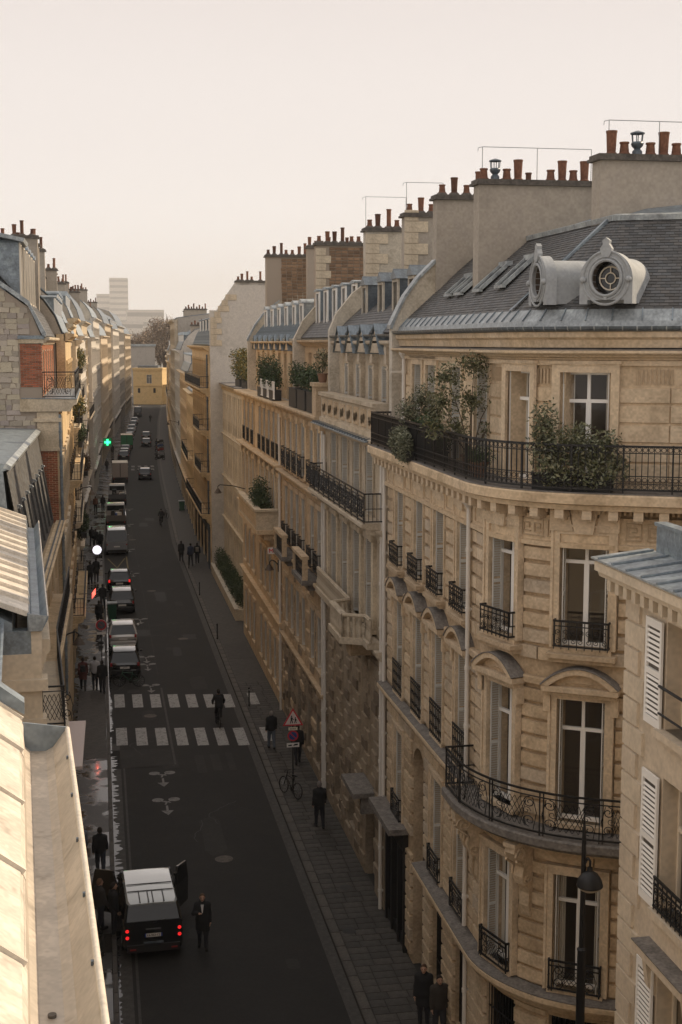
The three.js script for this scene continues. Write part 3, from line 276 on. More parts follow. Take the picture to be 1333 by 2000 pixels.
// ---------- corner building A ----------
const arcPts = []; for (let i = 1; i <= 13; i++) { const a = R(5 * i); arcPts.push([8.8 + 3 * (1 - Math.cos(a)), -30 + 3 * Math.sin(a)]); }
const endA = arcPts[12]; const PA = new Path([[8.8, -41.2], [8.8, -36], [8.8, -30], ...arcPts, [endA[0] + .9063 * 9, endA[1] + .4226 * 9]], [11.0, 14.9]);
const A = buildingAt(PA, 'corner_building', 'pale stone corner building with rounded front, long iron balconies and slate roof');
{ const cols = [2.0, 4.45, 6.75, 9.2, 12.05, 14.24, 17.6, 20.2], w = 1.06, rows = [[4.05, 2.7], [7.95, 2.8], [11.9, 2.5]], H = 15.0, E = PA.L;
  const ops = []; for (const s of cols) rows.forEach(([y, h], r) => { if (r === 0 && s === 4.45) return; ops.push({ s0: s - w / 2, s1: s + w / 2, y0: y, y1: y + h, s, r, h, y }); });
  const arch = { s0: 3.7, s1: 5.2, y0: 0, y1: 7.0 }, shop = { s0: .35, s1: 3.0, y0: 0, y1: 3.85 }; const gr = [6.75, 9.2, 12.05, 14.24, 17.6, 20.2].map(s => ({ s0: s - .62, s1: s + .62, y0: .8, y1: 3.35, s })); const all = [...ops, arch, shop, ...gr];
  wallMB(PA, 0, E, 0, H, all, -.45, -.06).build('wall', 'stoneA2', A, { warp: PA.warp });
  // proud courses, nearest first: the rounded corner, then the street side
  const pads = all.map(o => ({ ...o, s0: o.s0 - (o.r === undefined ? .02 : .2), s1: o.s1 + (o.r === undefined ? .02 : .2), y1: o.y1 + (o.r === undefined ? .02 : .22) }));
  const bl = []; for (const [a, b] of [[4.0, 7.42], [7.95, 11.0], [11.5, 14.2]]) bl.push(...coursed(10.4, E - 2, a, b, .37, pads, 1.4)); for (const [a, b] of [[4.0, 7.42], [7.95, 11.0], [11.5, 14.2]]) bl.push(...coursed(.3, 10.4, a, b, .37, pads, 1.5)); bl.push(...coursed(.3, E - 2, .35, 3.5, .42, pads, 1.4)); layBlocks(A, PA, bl, { mats: ['stoneA', 'stoneA', 'stoneA3', 'stoneA4', 'stoneA2'], limit: 300, seed: 9, jy: .065, d: .095, d0: -.06, bev: .018 });
  // windows with surrounds
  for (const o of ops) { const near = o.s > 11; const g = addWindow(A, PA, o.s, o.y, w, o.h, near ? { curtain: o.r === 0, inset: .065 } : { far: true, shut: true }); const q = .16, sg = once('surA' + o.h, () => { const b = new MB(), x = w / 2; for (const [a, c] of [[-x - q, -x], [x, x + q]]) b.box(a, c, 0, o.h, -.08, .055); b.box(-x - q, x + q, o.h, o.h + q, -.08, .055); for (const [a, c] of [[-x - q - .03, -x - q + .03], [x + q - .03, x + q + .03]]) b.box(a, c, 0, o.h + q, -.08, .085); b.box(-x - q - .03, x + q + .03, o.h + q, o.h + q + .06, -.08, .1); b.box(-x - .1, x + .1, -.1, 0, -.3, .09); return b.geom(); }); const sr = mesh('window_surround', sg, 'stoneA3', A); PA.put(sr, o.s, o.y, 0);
    if (o.r === 2) { addGuard(g, w + .12, .62, .22, 'x', .3); const sl = mesh('sill', once('silA', () => new MB().box(-.75, .75, -.2, -.1, -.08, .28).box(-.7, .7, -.3, -.2, -.08, .18).geom()), 'stoneA2', A); PA.put(sl, o.s, o.y, 0); }
    if (o.r === 1 && o.s < 9.9) addGuard(g, w + .1, .95, .1, 'x', .3); if (o.r === 0) addGuard(g, w + .1, .72, .14, 'scroll', .3);
    if (o.r === 1) { // segmental hood over the window, lead on top
      const n = 14, T = [], U = [], hw = .84; for (let i = 0; i <= n; i++) { const u = -1 + 2 * i / n; T.push([u * hw, .4 * (1 - u * u) + .12]); U.push([u * (hw - .16), .3 * (1 - u * u) + .1]); } const pd = part('pediment', A); PA.put(pd, o.s, o.y + o.h + .22, 0); mesh('hood', once('pedA', () => { const b = new MB(); b.plate([...T, ...U.slice().reverse()], -.08, .28); b.box(-hw, hw, -.02, .1, -.08, .27); b.box(-hw + .05, hw - .05, -.12, -.02, -.08, .17); for (const k of [-1, 1]) b.box(k * .74 - .08, k * .74 + .08, -.5, -.12, -.08, .12); b.plate([...U, [hw - .16, .1], [-hw + .16, .1]], -.08, .08); return b.geom(); }), 'stoneA', pd); mesh('lead_cover', once('pedL', () => new MB().plate([...T.map(p => [p[0] * 1.03, p[1] + .02]), ...T.slice().reverse()], -.08, .3).geom()), 'ledge', pd); } }
  // keystones over the third-floor windows
  for (const s of cols.slice(3)) { const k = mesh('keystone', once('keyA', () => new MB().plate([[-.2, 0], [.2, 0], [.3, .55], [-.3, .55]], -.08, .13).plate([[-.75, .05], [-.24, .05], [-.34, .5], [-.75, .5]], -.01, .08).plate([[.75, .05], [.24, .05], [.34, .5], [.75, .5]], -.01, .08).geom()), 'stoneA3', A); PA.put(k, s, 14.42, .01); }
  // mouldings
  const P = PA, sw = (n, m, pr, a, b) => addSweep(A, P, n, m, pr, a, b);
  sw('base_plinth', 'stoneA2', up(prof.band(.09, .35), 0), 5.3, E); sw('ground_cornice', 'stoneA', up(prof.cornice(.42, .42), 3.52), 5.45, E); sw('ground_ledge', 'ledge', [[0, 3.945], [.41, 3.945], [.41, 3.965], [0, 4.0]], 5.45, E);
  sw('string_course', 'stoneA', up(prof.cornice(.3, .38), 7.42), 0, 10.25); sw('string_ledge', 'ledge', [[0, 7.805], [.29, 7.805], [.29, 7.825], [0, 7.86]], 0, 10.25); sw('string_course', 'stoneA2', up(prof.band(.1, .16), 11.0), 0, E); sw('frieze', 'stoneA3', [[-.08, 14.2], [.05, 14.2], [.05, 14.78], [-.08, 14.78]], 0, E); sw('architrave', 'stoneA', up(prof.band(.11, .12), 14.1), 0, E); 
  // long balcony of the fourth floor: slab on brackets
  const b4 = part('balcony', A); new MB().sweep(up(prof.slab(.62, .36), 14.98), 0, E, P.n(0, E)).build('slab', 'stoneA', b4, { warp: P.warp, smooth: .4 }); new MB().sweep([[-.6, 15.341], [.6, 15.341], [.6, 15.36], [-.6, 15.36]], 0, E, P.n(0, E)).build('floor', 'ledge', b4, { warp: P.warp });
  const mg = once('modA', () => new MB().box(-.1, .1, 0, .2, 0, .42).box(-.08, .08, -.06, 0, 0, .3).geom()); for (let s = .3; s < E - 1; s += .52) { const m = mesh('modillion', mg, 'stoneA3', A); P.put(m, s, 14.78, .03); }
  const dn = new MB(); for (let s = .1; s < E - 1; s += .11) dn.box(s, s + .055, 14.86, 14.97, 0, .16); dn.build('dentils', 'stoneA3', A, { warp: P.warp, stuff: true });
  new MB().add(ironwork(E - .1, .98, 'bars', 80), (x, y, z) => [x + .05, y + 15.37, z + .5]).build('railing', 'iron', b4, { warp: P.warp });
  new MB().add(ironwork(1.0, .98, 'bars'), (x, y, z) => [.06 + z, y + 15.37, x - .5]).build('end_railing', 'iron', b4, { warp: P.warp });
  new MB().box(.06, 7.6, 15.4, 16.33, .468, .482, 1).build('railing_screen', 'planterblk', b4, { warp: P.warp });
  // second-floor balcony round the corner, on scrolled consoles
  const b2 = part('balcony', A), s2 = 10.3; new MB().sweep(up(prof.slab(.82, .3), 7.5), s2, E, P.n(s2, E)).build('slab', 'ledge', b2, { warp: P.warp, smooth: .4 }); new MB().add(ironwork(E - s2 - .05, .98, 'scroll', 60), (x, y, z) => [x + s2 + .03, y + 7.82, z + .72]).build('railing', 'iron', b2, { warp: P.warp }); new MB().add(ironwork(.72, .98, 'plain'), (x, y, z) => [s2 + .03 + z, y + 7.82, x]).build('end_railing', 'iron', b2, { warp: P.warp }); sw('balcony_moulding', 'stoneA', up(prof.band(.35, .16), 7.34), s2, E);
  const cons = once('consA', () => { const b = new MB(), pr = [[0, 0], [.7, 0], [.72, -.12], [.6, -.3], [.42, -.36], [.34, -.55], [.4, -.75], [.34, -.95], [.2, -1.02], [.14, -1.2], [.16, -1.5], [.08, -1.75], [0, -1.8]]; b.sweep(pr, -.13, .13); for (const k of [-1, 1]) { const z = k * .145; b.add(new MB().wire(spiral(.5, -.2, .19, 0, 1.5, 1, 16), .03, 5), (x, y, q) => [z + q, y, x]); b.add(new MB().wire(spiral(.24, -.82, .14, PI, 1.5, 1, 14), .025, 5), (x, y, q) => [z + q, y, x]); b.add(new MB().wire([[.66, -.3, 0], [.4, -.48, 0], [.42, -.7, 0]], .03, 5), (x, y, q) => [z + q, y, x]); } b.box(-.17, .17, 0, .1, -.01, .74); return b.geom(); }); for (const s of [10.62, 11.1, 13.05, 15.5, 16.3]) P.put(mesh('console', cons, 'stoneA', A), s, 7.36, 0);
  // fretwork panels in the frieze
  const fret = (W) => once('fret' + W, () => { const b = new MB(), t = .022, y0 = .1, y1 = .46, h = y1 - y0; const hz = (a, c, y) => b.box(a, c, y, y + t, .0, .03), vt = (x, a, c) => b.box(x, x + t, a, c, .0, .03); hz(0, W, y0); hz(0, W, y1); vt(0, y0, y1); vt(W - t, y0, y1); const n = Math.max(1, Math.round(W / .3)), u = W / n; for (let i = 0; i < n; i++) { const x = i * u + .05; hz(x, x + u - .1, y0 + h * .25); vt(x, y0 + h * .25, y0 + h * .78); hz(x, x + u * .5, y0 + h * .75); vt(x + u * .5, y0 + h * .48, y0 + h * .78); hz(x + u * .25, x + u * .5, y0 + h * .48); } return b.geom(); }); for (const [s, W] of [[12.75, .62], [13.42, .3], [15.1, .34], [15.55, .8], [16.45, .34]]) { const m = mesh('fret_panel', fret(W), 'stoneA2', A); P.put(m, s, 14.2, .05); }
  for (const s of [.9, 3.2, 5.6, 8.0, 10.7]) { const m = mesh('frieze_panel', once('frp', () => new MB().box(0, .7, .08, .1, 0, .03).box(0, .7, .46, .48, 0, .03).box(0, .02, .1, .46, 0, .03).box(.68, .7, .1, .46, 0, .03).geom()), 'stoneA', A); P.put(m, s - .35, 14.2, .05); }
  // fourth floor, set back
  const o4 = [2.0, 3.7, 6.4, 8.9, 11.8, 14.05, 17.8, 20.3].map(s => ({ s0: s - .56, s1: s + .56, y0: 15.4, y1: 17.85, s })); new MB().add(wallMB(PA, 0, E, 15.0, 18.35, o4, -.95, -.5)).build('upper_wall', 'stoneA', A, { warp: P.warp }); const p4 = o4.map(o => ({ ...o, s0: o.s0 - .24, s1: o.s1 + .24, y1: 18 })); layBlocks(A, PA, coursed(.2, E - 2, 15.5, 17.55, .42, p4, .95, false), { mats: ['stoneA3', 'stoneA'], limit: 90, d: .045, d0: -.5, jy: .045, name: 'upper_block', seed: 31 });
  for (const o of o4) { const q = .18, near = o.s > 11; addWindow(A, PA, o.s, 15.4, 1.12, 2.45, { d: -.8, ...(near ? { curtain: true, inset: .065 } : { far: true, shut: true }) }); const m = mesh('window_surround', once('sur4', () => { const b = new MB(), x = .56; b.box(-x - q, -x, 0, 2.45, -.01, .06).box(x, x + q, 0, 2.45, -.01, .06).box(-x - q, x + q, 2.45, 2.45 + q, -.01, .06).box(-x - q - .04, x + q + .04, 2.63, 2.7, -.01, .1); return b.geom(); }), 'stoneA3', A); P.put(m, o.s, 15.4, -.5); }
  for (const s of [10.2, 13.1, 15.6, 16.6]) { const m = mesh('fluted_panel', once('flu', () => { const b = new MB(); for (let i = 0; i < 9; i++) b.box(-.4 + i * .09, -.4 + i * .09 + .045, 0, .32, 0, .03); return b.geom(); }), 'stoneA2', A); P.put(m, s, 17.6, -.5); }
  sw('upper_architrave', 'stoneA3', up(prof.band(.1, .12), 18.0, -.5), 0, E); sw('upper_ledge', 'ledge', [[-.55, 18.34], [-.16, 18.30], [-.16, 18.325], [-.55, 18.38]], 0, E); sw('upper_cornice', 'stoneA', up(prof.cornice(.4, .2), 18.12, -.5), 0, E); sw('attic', 'stoneA', [[-.9, 18.38], [-.36, 18.38], [-.32, 18.55], [-.24, 18.6], [-.24, 18.72], [-.9, 18.72]], 0, E);
  addGutter(A, PA, .1, E, 18.83, -.2, 'zincD', .1); sw('roof_flashing', 'zincL', [[-.28, 18.74], [-.34, 18.95], [-.56, 19.2], [-.62, 19.2], [-.62, 18.72]], .05, E); const fs = new MB(); for (let s = .4; s < E; s += .62) fs.sweep([[-.335, 18.95], [-.315, 18.97], [-.54, 19.225], [-.56, 19.2]], s, s + .025); fs.build('flashing_seams', 'zinc', A, { warp: P.warp, stuff: true });
  const rp = [[-.58, 19.19], [-1.05, 19.62], [-1.53, 20.05], [-2.1, 20.6], [-2.9, 21.28]]; slateRoof(A, PA, .12, E, rp, { w: .2, ch: .1, seed: 77 });
  // zinc upper slope from the break to the ridge
  { const b = new MB(), bt = new MB(); const S = []; for (let s = .12; s < E; s += .25) S.push(s); S.push(E); const rid = s => { const q = PA.pos(s, 21.28, -2.9); return [Math.max(q[0] + PA.o[0], 16.5) - PA.o[0], 22.75, Math.min(q[2] + PA.o[2], -33.6) - PA.o[2]]; }; for (let i = 0; i + 1 < S.length; i++) b.quad(PA.pos(S[i], 21.28, -2.88), PA.pos(S[i + 1], 21.28, -2.88), rid(S[i + 1]), rid(S[i])); b.build('upper_roof', 'zinc', A); new MB().sweep([[-2.8, 21.24], [-2.78, 21.36], [-2.92, 21.4], [-2.98, 21.3]], .12, E, P.n(.12, E)).build('roof_break', 'zincL', A, { warp: P.warp }); for (let s = .9; s < 11; s += .8) { const a = PA.pos(s, 21.32, -2.95), c = rid(s); bt.cyl(a, [c[0], c[1] + .03, c[2]], .03, .03, 4); } bt.build('zinc_rolls', 'zinc', A, { stuff: true }); }
  new MB().sweep([[-.5, 19.22], [-.62, 19.28], [-2.85, 21.36], [-2.9, 21.28]], 10.95, 11.13, 2).build('hip_flashing', 'zinc', A, { warp: P.warp });
  for (const [s, t, l] of [[3.0, 1.22, .8], [4.1, 1.22, .8], [5.9, 1.25, 1.0], [7.9, 1.28, 1.05]]) { const g = part('skylight', A), f = new MB(), at = u => { const q = rp.find((p, i) => rp[i + 1] && -rp[i + 1][0] >= u) || rp[0], k = rp.indexOf(q), n = rp[k + 1], e = (u + q[0]) / (q[0] - n[0]); return [-u, q[1] + (n[1] - q[1]) * e]; }; const a = at(t), c = at(t + l * .72), bar = (x0, x1, o0, o1) => f.sweep([[a[0] + .05, a[1] + .05], [a[0] + .11, a[1] + .12], [c[0] + .06, c[1] + .12], [c[0], c[1] + .05]], x0, x1); bar(s - .36, s - .29); bar(s + .29, s + .36); f.box(s - .36, s + .36, a[1] + .02, a[1] + .1, a[0] + .03, a[0] + .13); f.box(s - .4, s + .4, c[1] + .02, c[1] + .15, c[0] - .06, c[0] + .1); f.build('frame', 'zincL', g, { warp: P.warp }); new MB().quad([s - .29, a[1] + .08, a[0] + .08], [s + .29, a[1] + .08, a[0] + .08], [s + .29, c[1] + .08, c[0] + .03], [s - .29, c[1] + .08, c[0] + .03]).build('pane', 'glass', g, { warp: P.warp }); }
  // round-eyed zinc dormers
  const oc = once('ocu', () => { const out = new THREE.Shape(); out.moveTo(-.72, 0); out.lineTo(-.5, 0); out.lineTo(-.5, .1); out.lineTo(.5, .1); out.lineTo(.5, 0); out.lineTo(.72, 0); out.lineTo(.72, .62); out.absarc(0, .62, .72, 0, PI, false); out.lineTo(-.72, 0); const h = new THREE.Path(); h.absellipse(0, .66, .40, .44, 0, 2 * PI, true); out.holes.push(h); const face = new THREE.ExtrudeGeometry(out, { depth: .3, bevelEnabled: false, curveSegments: 24 }); face.translate(0, 0, -.2); const bk = new THREE.Shape(); bk.moveTo(-.62, .02); bk.lineTo(.62, .02); bk.lineTo(.62, .6); bk.absarc(0, .6, .62, 0, PI, false); const hood = new THREE.ExtrudeGeometry(bk, { depth: 1.2, bevelEnabled: false, curveSegments: 20 }); hood.translate(0, 0, -1.43); const tube = new MB(); for (const [r, z, q] of [[.42, .12, .045], [.50, .10, .03], [.63, .1, .035]]) tube.wire(Array.from({ length: 33 }, (_, i) => { const a = i / 32 * 2 * PI; return [r * Math.cos(a), .66 + r * 1.08 * Math.sin(a), z]; }), q, 6); for (const k of [-1, 1]) tube.sphere([k * .62, .62, .13], .085, 8); tube.plate([[-.12, 1.24], [-.16, 1.4], [-.08, 1.52], [-.1, 1.6], [0, 1.68], [.1, 1.6], [.08, 1.52], [.16, 1.4], [.12, 1.24], [.06, 1.18], [-.06, 1.18]], .02, .16); tube.box(-.04, .04, .1, .24, .08, .15); const lin = new MB(); for (let i = 0; i < 32; i++) { const a = i / 32 * 2 * PI, c = (i + 1) / 32 * 2 * PI, p = (t, z) => [.4 * Math.cos(t), .66 + .44 * Math.sin(t), z]; lin.quad(p(a, .02), p(c, .02), p(c, -.22), p(a, -.22)); } const mu = new MB().wire(ring(.02, .66, .3, 20), .022, 5).wire(ring(.02, .66, .14, 16), .018, 5); for (const a of [0, PI / 2, PI, 1.5 * PI]) mu.cyl([.02 + .14 * Math.cos(a), .66 + .14 * Math.sin(a), 0], [.02 + .3 * Math.cos(a), .66 + .3 * Math.sin(a), 0], .016, .016, 5); return { face, hood, tube: tube.geom(0, .7), lin: lin.geom(0, .6), mu: mu.geom(), pn: new THREE.CircleGeometry(.44, 28) }; });
  for (const [s, d, ex, sc] of [[14.55, -.36, -R(16), .82], [12.5, -.62, -R(24), .8]]) { const g = part('dormer', A); P.put(g, s, 19.3, d, ex); g.scale.setScalar(sc); mesh('front', oc.face, 'lead', g); mesh('hood', oc.hood, 'lead', g); mesh('mouldings', oc.tube, 'lead', g); mesh('reveal', oc.lin, 'brown', g); const mu = mesh('glazing_bars', oc.mu, 'creampaint', g); mu.position.z = -.16; const pn = mesh('pane', oc.pn, 'glass', g); pn.position.set(0, .66, -.2); }
  // inner core, so that light enters only by the openings
  { const q = []; for (let s = .5; s < E; s += .5) { const p = PA.pos(s, 0, -2.85); q.push(new THREE.Vector2(p[0], -p[2])); } q.push(new THREE.Vector2(22 - PA.o[0], -(-27 - PA.o[2])), new THREE.Vector2(22 - PA.o[0], -(-41 - PA.o[2]))); const g = new THREE.ExtrudeGeometry(new THREE.Shape(q), { depth: 20.6, bevelEnabled: false }); g.rotateX(-PI / 2); mesh('rear_block', g, 'render', A); }
  addPipe(A, PA, 10.02, 4.1, 14.55, .13); addPipe(A, PA, 10.02, .2, 3.5, .1, .055, 'pipe', false); addPipe(A, PA, .12, 3.95, 14.7, .1, .06, 'pipe', false); addPipe(A, PA, .55, 15.4, 18.0, -.4, .06); 
  // entrance arch and shopfront
  const P0 = A.position; { const g = part('entrance', A); P.put(g, 4.45, 0, -.35); const pr = [[-.75, 0], [.75, 0], [.75, 6.2]]; for (let i = 1; i < 12; i++) { const a = PI * i / 12; pr.push([.75 * Math.cos(a), 6.2 + .72 * Math.sin(a)]); } pr.push([-.75, 6.2]); new MB().plate(pr, -.06, 0).build('door_leaf', 'brown', g); const sp = new MB(); const arcO = []; for (let i = 0; i <= 12; i++) { const a = PI * i / 12; arcO.push([.75 * Math.cos(a), 6.2 + .72 * Math.sin(a)]); } sp.plate([...arcO, [-.75, 7.0], [.75, 7.0]], -.08, .32); sp.build('arch_spandrel', 'stoneA2', g); const pn = new MB(); for (const k of [-1, 1]) for (const [a, c] of [[.3, 1.4], [1.6, 3.2], [3.4, 5.6]]) pn.block(k * .37 - .26, k * .37 + .26, a, c, 0, .03, .03); pn.build('door_panels', 'brown', g); }
  { const g = part('shopfront', A); P.put(g, 1.68, 0, -.2); new MB().box(-1.33, 1.33, 0, 3.8, -.1, -.06).build('glazing', 'glass', g); const f = new MB(); for (const x of [-1.33, -.5, .42, 1.2]) f.box(x, x + .13, 0, 3.3, -.06, .28); f.box(-1.33, 1.33, 3.3, 3.84, -.06, .3).box(-1.33, 1.33, 0, .5, -.06, .2); f.build('frame', 'black', g); new MB().box(-1.55, 1.5, 3.9, 4.08, .15, .78).build('canopy', 'ledge', g); }
  for (const o of gr) { const g = part('window', A); P.put(g, o.s, .8, -.3); mesh('pane', paneGeo(1.2, 2.5), 'glass', g); const f = new MB(); for (let x = -.6; x <= .6; x += .12) f.box(x - .012, x + .012, 0, 2.5, .1, .125); f.box(-.62, .62, .6, .63, .1, .13).box(-.62, .62, 1.9, 1.93, .1, .13); f.build('grille', 'iron', g); }
  // chimneys across the roof
  addChimney(A, 10.25, 13.7, -36.75, -36.2, 19.6, 22.72, 'render', { kinds: [1, 3, 1, 0, 9, 9, 1, 0, 1, 0].map(k => k), pots: 0 });
  const pots = (x0, x1, z, y, L) => { const g = A.children[A.children.length - 1]; for (const [x, k] of L) { const p = mesh('chimney_pot', potGeo(k), k === 3 ? 'zincD' : 'terracotta', g); p.position.set(x - x0, y, .27); } }; pots(10.25, 0, 0, 3.27, [[10.45, 1], [10.77, 3], [11.1, 1], [11.42, 0], [12.35, 1], [12.68, 0], [13.0, 1], [13.32, 0]]);
  addAerial(A, [[10.4, 22.8, -36.45], [11.95, 22.8, -36.45], [13.5, 22.8, -36.45]], 23.75);
  addChimney(A, 11.62, 15.6, -31.3, -30.75, 20.8, 22.7, 'render', { pots: 0 }); pots(11.62, 0, 0, 2.05, [[11.98, 0], [12.3, 1], [12.62, 3], [12.95, 1], [13.28, 0], [13.6, 1], [13.95, 1], [14.4, 0]]); addAerial(A, [[11.9, 22.8, -31], [13.15, 22.8, -31], [15.2, 22.8, -31]], 23.65);
  addChimney(A, 10.27, 13.4, -41.45, -40.95, 20, 22.8, 'render', { kinds: [1, 0, 1, 2] });
  // party wall with its coping up to the chimney
  const pw = [[-.12, 15.3], [-.12, 18.95], [-.3, 19.35], [-.55, 19.85], [-.95, 20.4], [-1.55, 20.98], [-6, 22.4], [-6, 15.3]]; new MB().sweep(pw, -.28, .12).build('party_wall', 'stoneP', A, { warp: P.warp }); new MB().sweep([[-.06, 18.9], [-.06, 19.02], [-.25, 19.42], [-.5, 19.92], [-.92, 20.48], [-1.5, 21.05], [-1.55, 20.98], [-.95, 20.4], [-.55, 19.85], [-.3, 19.35], [-.12, 18.9]], -.33, .17).build('coping', 'zincL', A, { warp: P.warp });
}
// ---------- a street house of the ordinary kind ----------
function house(P, name, label, o) { const r = buildingAt(P, name, label, o.group), E = P.L, w = o.w || 1.05, dep = o.dep || 9; const cols = o.cols || Array.from({ length: o.n }, (_, i) => E * (i + .5) / o.n); const ops = [];
  for (const s of cols) for (const [y, h] of o.rows) ops.push({ s0: s - w / 2, s1: s + w / 2, y0: y, y1: y + h, s, y, h }); const ex = (o.extra || []).filter(Boolean); const shops = []; if (o.shop) { const n = o.shops || Math.max(1, Math.round(E / 4)), u = E / n; for (let i = 0; i < n; i++) shops.push({ s0: i * u + .35, s1: (i + 1) * u - .35, y0: 0, y1: o.shop }); }
  const y1 = o.lowm ? o.lowm[1] : 0; if (o.lowm) wallMB(P, 0, E, 0, y1, [...ops, ...ex, ...shops]).build('lower_wall', o.lowm[0], r, { warp: P.warp }); wallMB(P, 0, E, y1, o.top, [...ops, ...ex, ...shops]).build('wall', o.wm, r, { warp: P.warp });
  for (const q of ops) { const row = o.rows.find(k => k[0] === q.y); const g = addWindow(r, P, q.s, q.y, w, q.h, { far: true, shut: o.shut && q.h > 1.6, tr: q.h > 2 ? .75 : 0, gm: o.gm, fm: o.fm, d: o.wd ?? -.26 }); if (row[2]) addGuard(g, w + .1, row[3] || .9, row[4] || .1, row[2], .27); if (o.sur) { const sg = once(`hs${w}_${q.h}_${o.sur}`, () => { const b = new MB(), x = w / 2, k = .15; b.box(-x - k, -x, 0, q.h, -.01, .06).box(x, x + k, 0, q.h, -.01, .06).box(-x - k - .04, x + k + .04, q.h, q.h + .2, -.01, .1).box(-x - .12, x + .12, -.14, 0, -.28, .12); return b.geom(); }); P.put(mesh('window_surround', sg, o.sm || o.wm, r), q.s, q.y, 0); } }
  if (o.pil) { const [ya, yb, pm] = o.pil, c2 = [...cols].sort((a, b) => a - b); for (let i = 0; i <= c2.length; i++) { const m = i === 0 ? c2[0] - .95 : i === c2.length ? c2[i - 1] + .95 : (c2[i] + c2[i - 1]) / 2; if (m < .2 || m > E - .2) continue; new MB().box(m - .17, m + .17, ya, yb, -.01, .13).box(m - .21, m + .21, yb - .3, yb, -.01, .2).box(m - .21, m + .21, ya, ya + .2, -.01, .18).build('pilaster', pm, r, { warp: P.warp }); } }
  for (const [y, d, h, m] of o.bands || []) addSweep(r, P, 'string_course', m || o.sm || o.wm, up(prof.cornice(d, h), y), 0, E); 
  for (const [y, d, st, a, b2, h] of o.balc || []) { const s0 = a ?? .1, s1 = b2 ?? E - .1, g = part('balcony', r), H = h || .95; new MB().sweep(up(prof.slab(d, .2), y - .2), s0, s1).build('slab', o.sm || o.wm, g, { warp: P.warp }); new MB().add(ironwork(s1 - s0, H, st), (x, yy, z) => [x + s0, yy + y, z + d - .08]).add(ironwork(d - .1, H, 'plain'), (x, yy, z) => [s0 + z, yy + y, x]).add(ironwork(d - .1, H, 'plain'), (x, yy, z) => [s1 + z, yy + y, x]).build('railing', 'iron', g, { warp: P.warp }); const n = Math.max(2, Math.round((s1 - s0) / 1.6)), cg = once('crb' + d.toFixed(2), () => new MB().sweep([[0, 0], [d * .85, 0], [d * .8, -.12], [d * .35, -.2], [d * .25, -.42], [0, -.5]], -.1, .1).geom()); for (let i = 0; i <= n; i++) { const m = mesh('corbel', cg, o.sm || o.wm, g); P.put(m, s0 + .12 + (s1 - s0 - .24) * i / n, y - .2, 0); } }
  for (const q of shops) { const g = part('shopfront', r); P.put(g, (q.s0 + q.s1) / 2, 0, -.2); const W = (q.s1 - q.s0) / 2, H = q.y1; new MB().box(-W, W, 0, H, -.08, -.05).build('glazing', 'glass', g); const f = new MB(); for (const x of [-W, -W * .35, W * .3, W - .1]) f.box(x, x + .1, 0, H - .5, -.05, .12); f.box(-W, W, H - .55, H, -.05, .26).box(-W, W, 0, .4, -.05, .1); f.build('frame', o.shopm || 'darkwood', g); }
  if (o.roof) { const pt = o.roof.pts; if (o.roof.m === 'slate') { slateRoof(r, P, .05, E - .05, pt, { w: .24, ch: .16, seed: Math.round(E * 100) }); } else new MB().sweep([...pt, ...pt.slice().reverse().map(([a, b]) => [a - .06, b - .12])], 0, E).build('roof', o.roof.m || 'zinc', r, { warp: P.warp });
    const lt = pt[pt.length - 1]; new MB().sweep([[lt[0], lt[1]], [-dep * .55, lt[1] + (o.roof.rise ?? .8)], [-dep, lt[1] - .3], [-dep, lt[1] - .5], [-dep * .55, lt[1] + (o.roof.rise ?? .8) - .12], [lt[0] - .03, lt[1] - .12]], 0, E).build('upper_roof', 'zinc', r, { warp: P.warp });
    if (o.roof.seams) { const b = new MB(); for (let s = .3; s < E; s += o.roof.seams) for (let i = 0; i + 1 < pt.length; i++) b.sweep([[pt[i][0], pt[i][1]], [pt[i][0] + .03, pt[i][1] + .045], [pt[i + 1][0] + .03, pt[i + 1][1] + .045], [pt[i + 1][0], pt[i + 1][1]]], s, s + .045); b.build('zinc_rolls', 'zincL', r, { warp: P.warp, stuff: true }); }
    if (o.gut !== false) addGutter(r, P, 0, E, pt[0][1] + .02, pt[0][0] + .08, 'zincD', .08);
    for (const [s, y, d, W, h, dp, st, m, fm] of o.dorm || []) addDormer(r, P, s, y, d, W, h, dp, st, m, fm); 
    if (o.ends !== false) { const poly = [[-.3, o.top], ...pt.map(([a, b]) => [a - .03, b - .05]), [-dep * .55, lt[1] + (o.roof.rise ?? .8) - .06], [-dep, lt[1] - .3], [-dep, 0], [-.5, 0], [-.5, o.top]]; for (const [a, b] of [[0, .22], [E - .22, E]]) new MB().sweep(poly, a, b).build('end_wall', o.pm || 'render', r, { warp: P.warp }); } }
  new MB().box(.02, E - .02, 0, o.top - .05, -dep, -.5).build('rear_block', o.pm || 'render', r, { warp: P.warp });
  for (const c of o.chim || []) addChimney(r, ...c); for (const [s, y0, y1, d] of o.pipes || []) addPipe(r, P, s, y0, y1, d || .1, .06, 'pipe', false); return r; }
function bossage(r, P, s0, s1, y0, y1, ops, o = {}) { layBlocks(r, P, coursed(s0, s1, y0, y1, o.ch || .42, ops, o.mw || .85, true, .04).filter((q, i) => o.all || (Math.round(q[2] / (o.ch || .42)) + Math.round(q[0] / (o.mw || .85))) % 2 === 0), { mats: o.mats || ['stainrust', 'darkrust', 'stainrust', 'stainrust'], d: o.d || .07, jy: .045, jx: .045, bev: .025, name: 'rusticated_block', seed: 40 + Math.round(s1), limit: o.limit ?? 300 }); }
const stdRoof = (y, k = 1) => [[-.1, y], [-.45, y + .9 * k], [-1.0, y + 1.7 * k], [-1.8, y + 2.4 * k]];

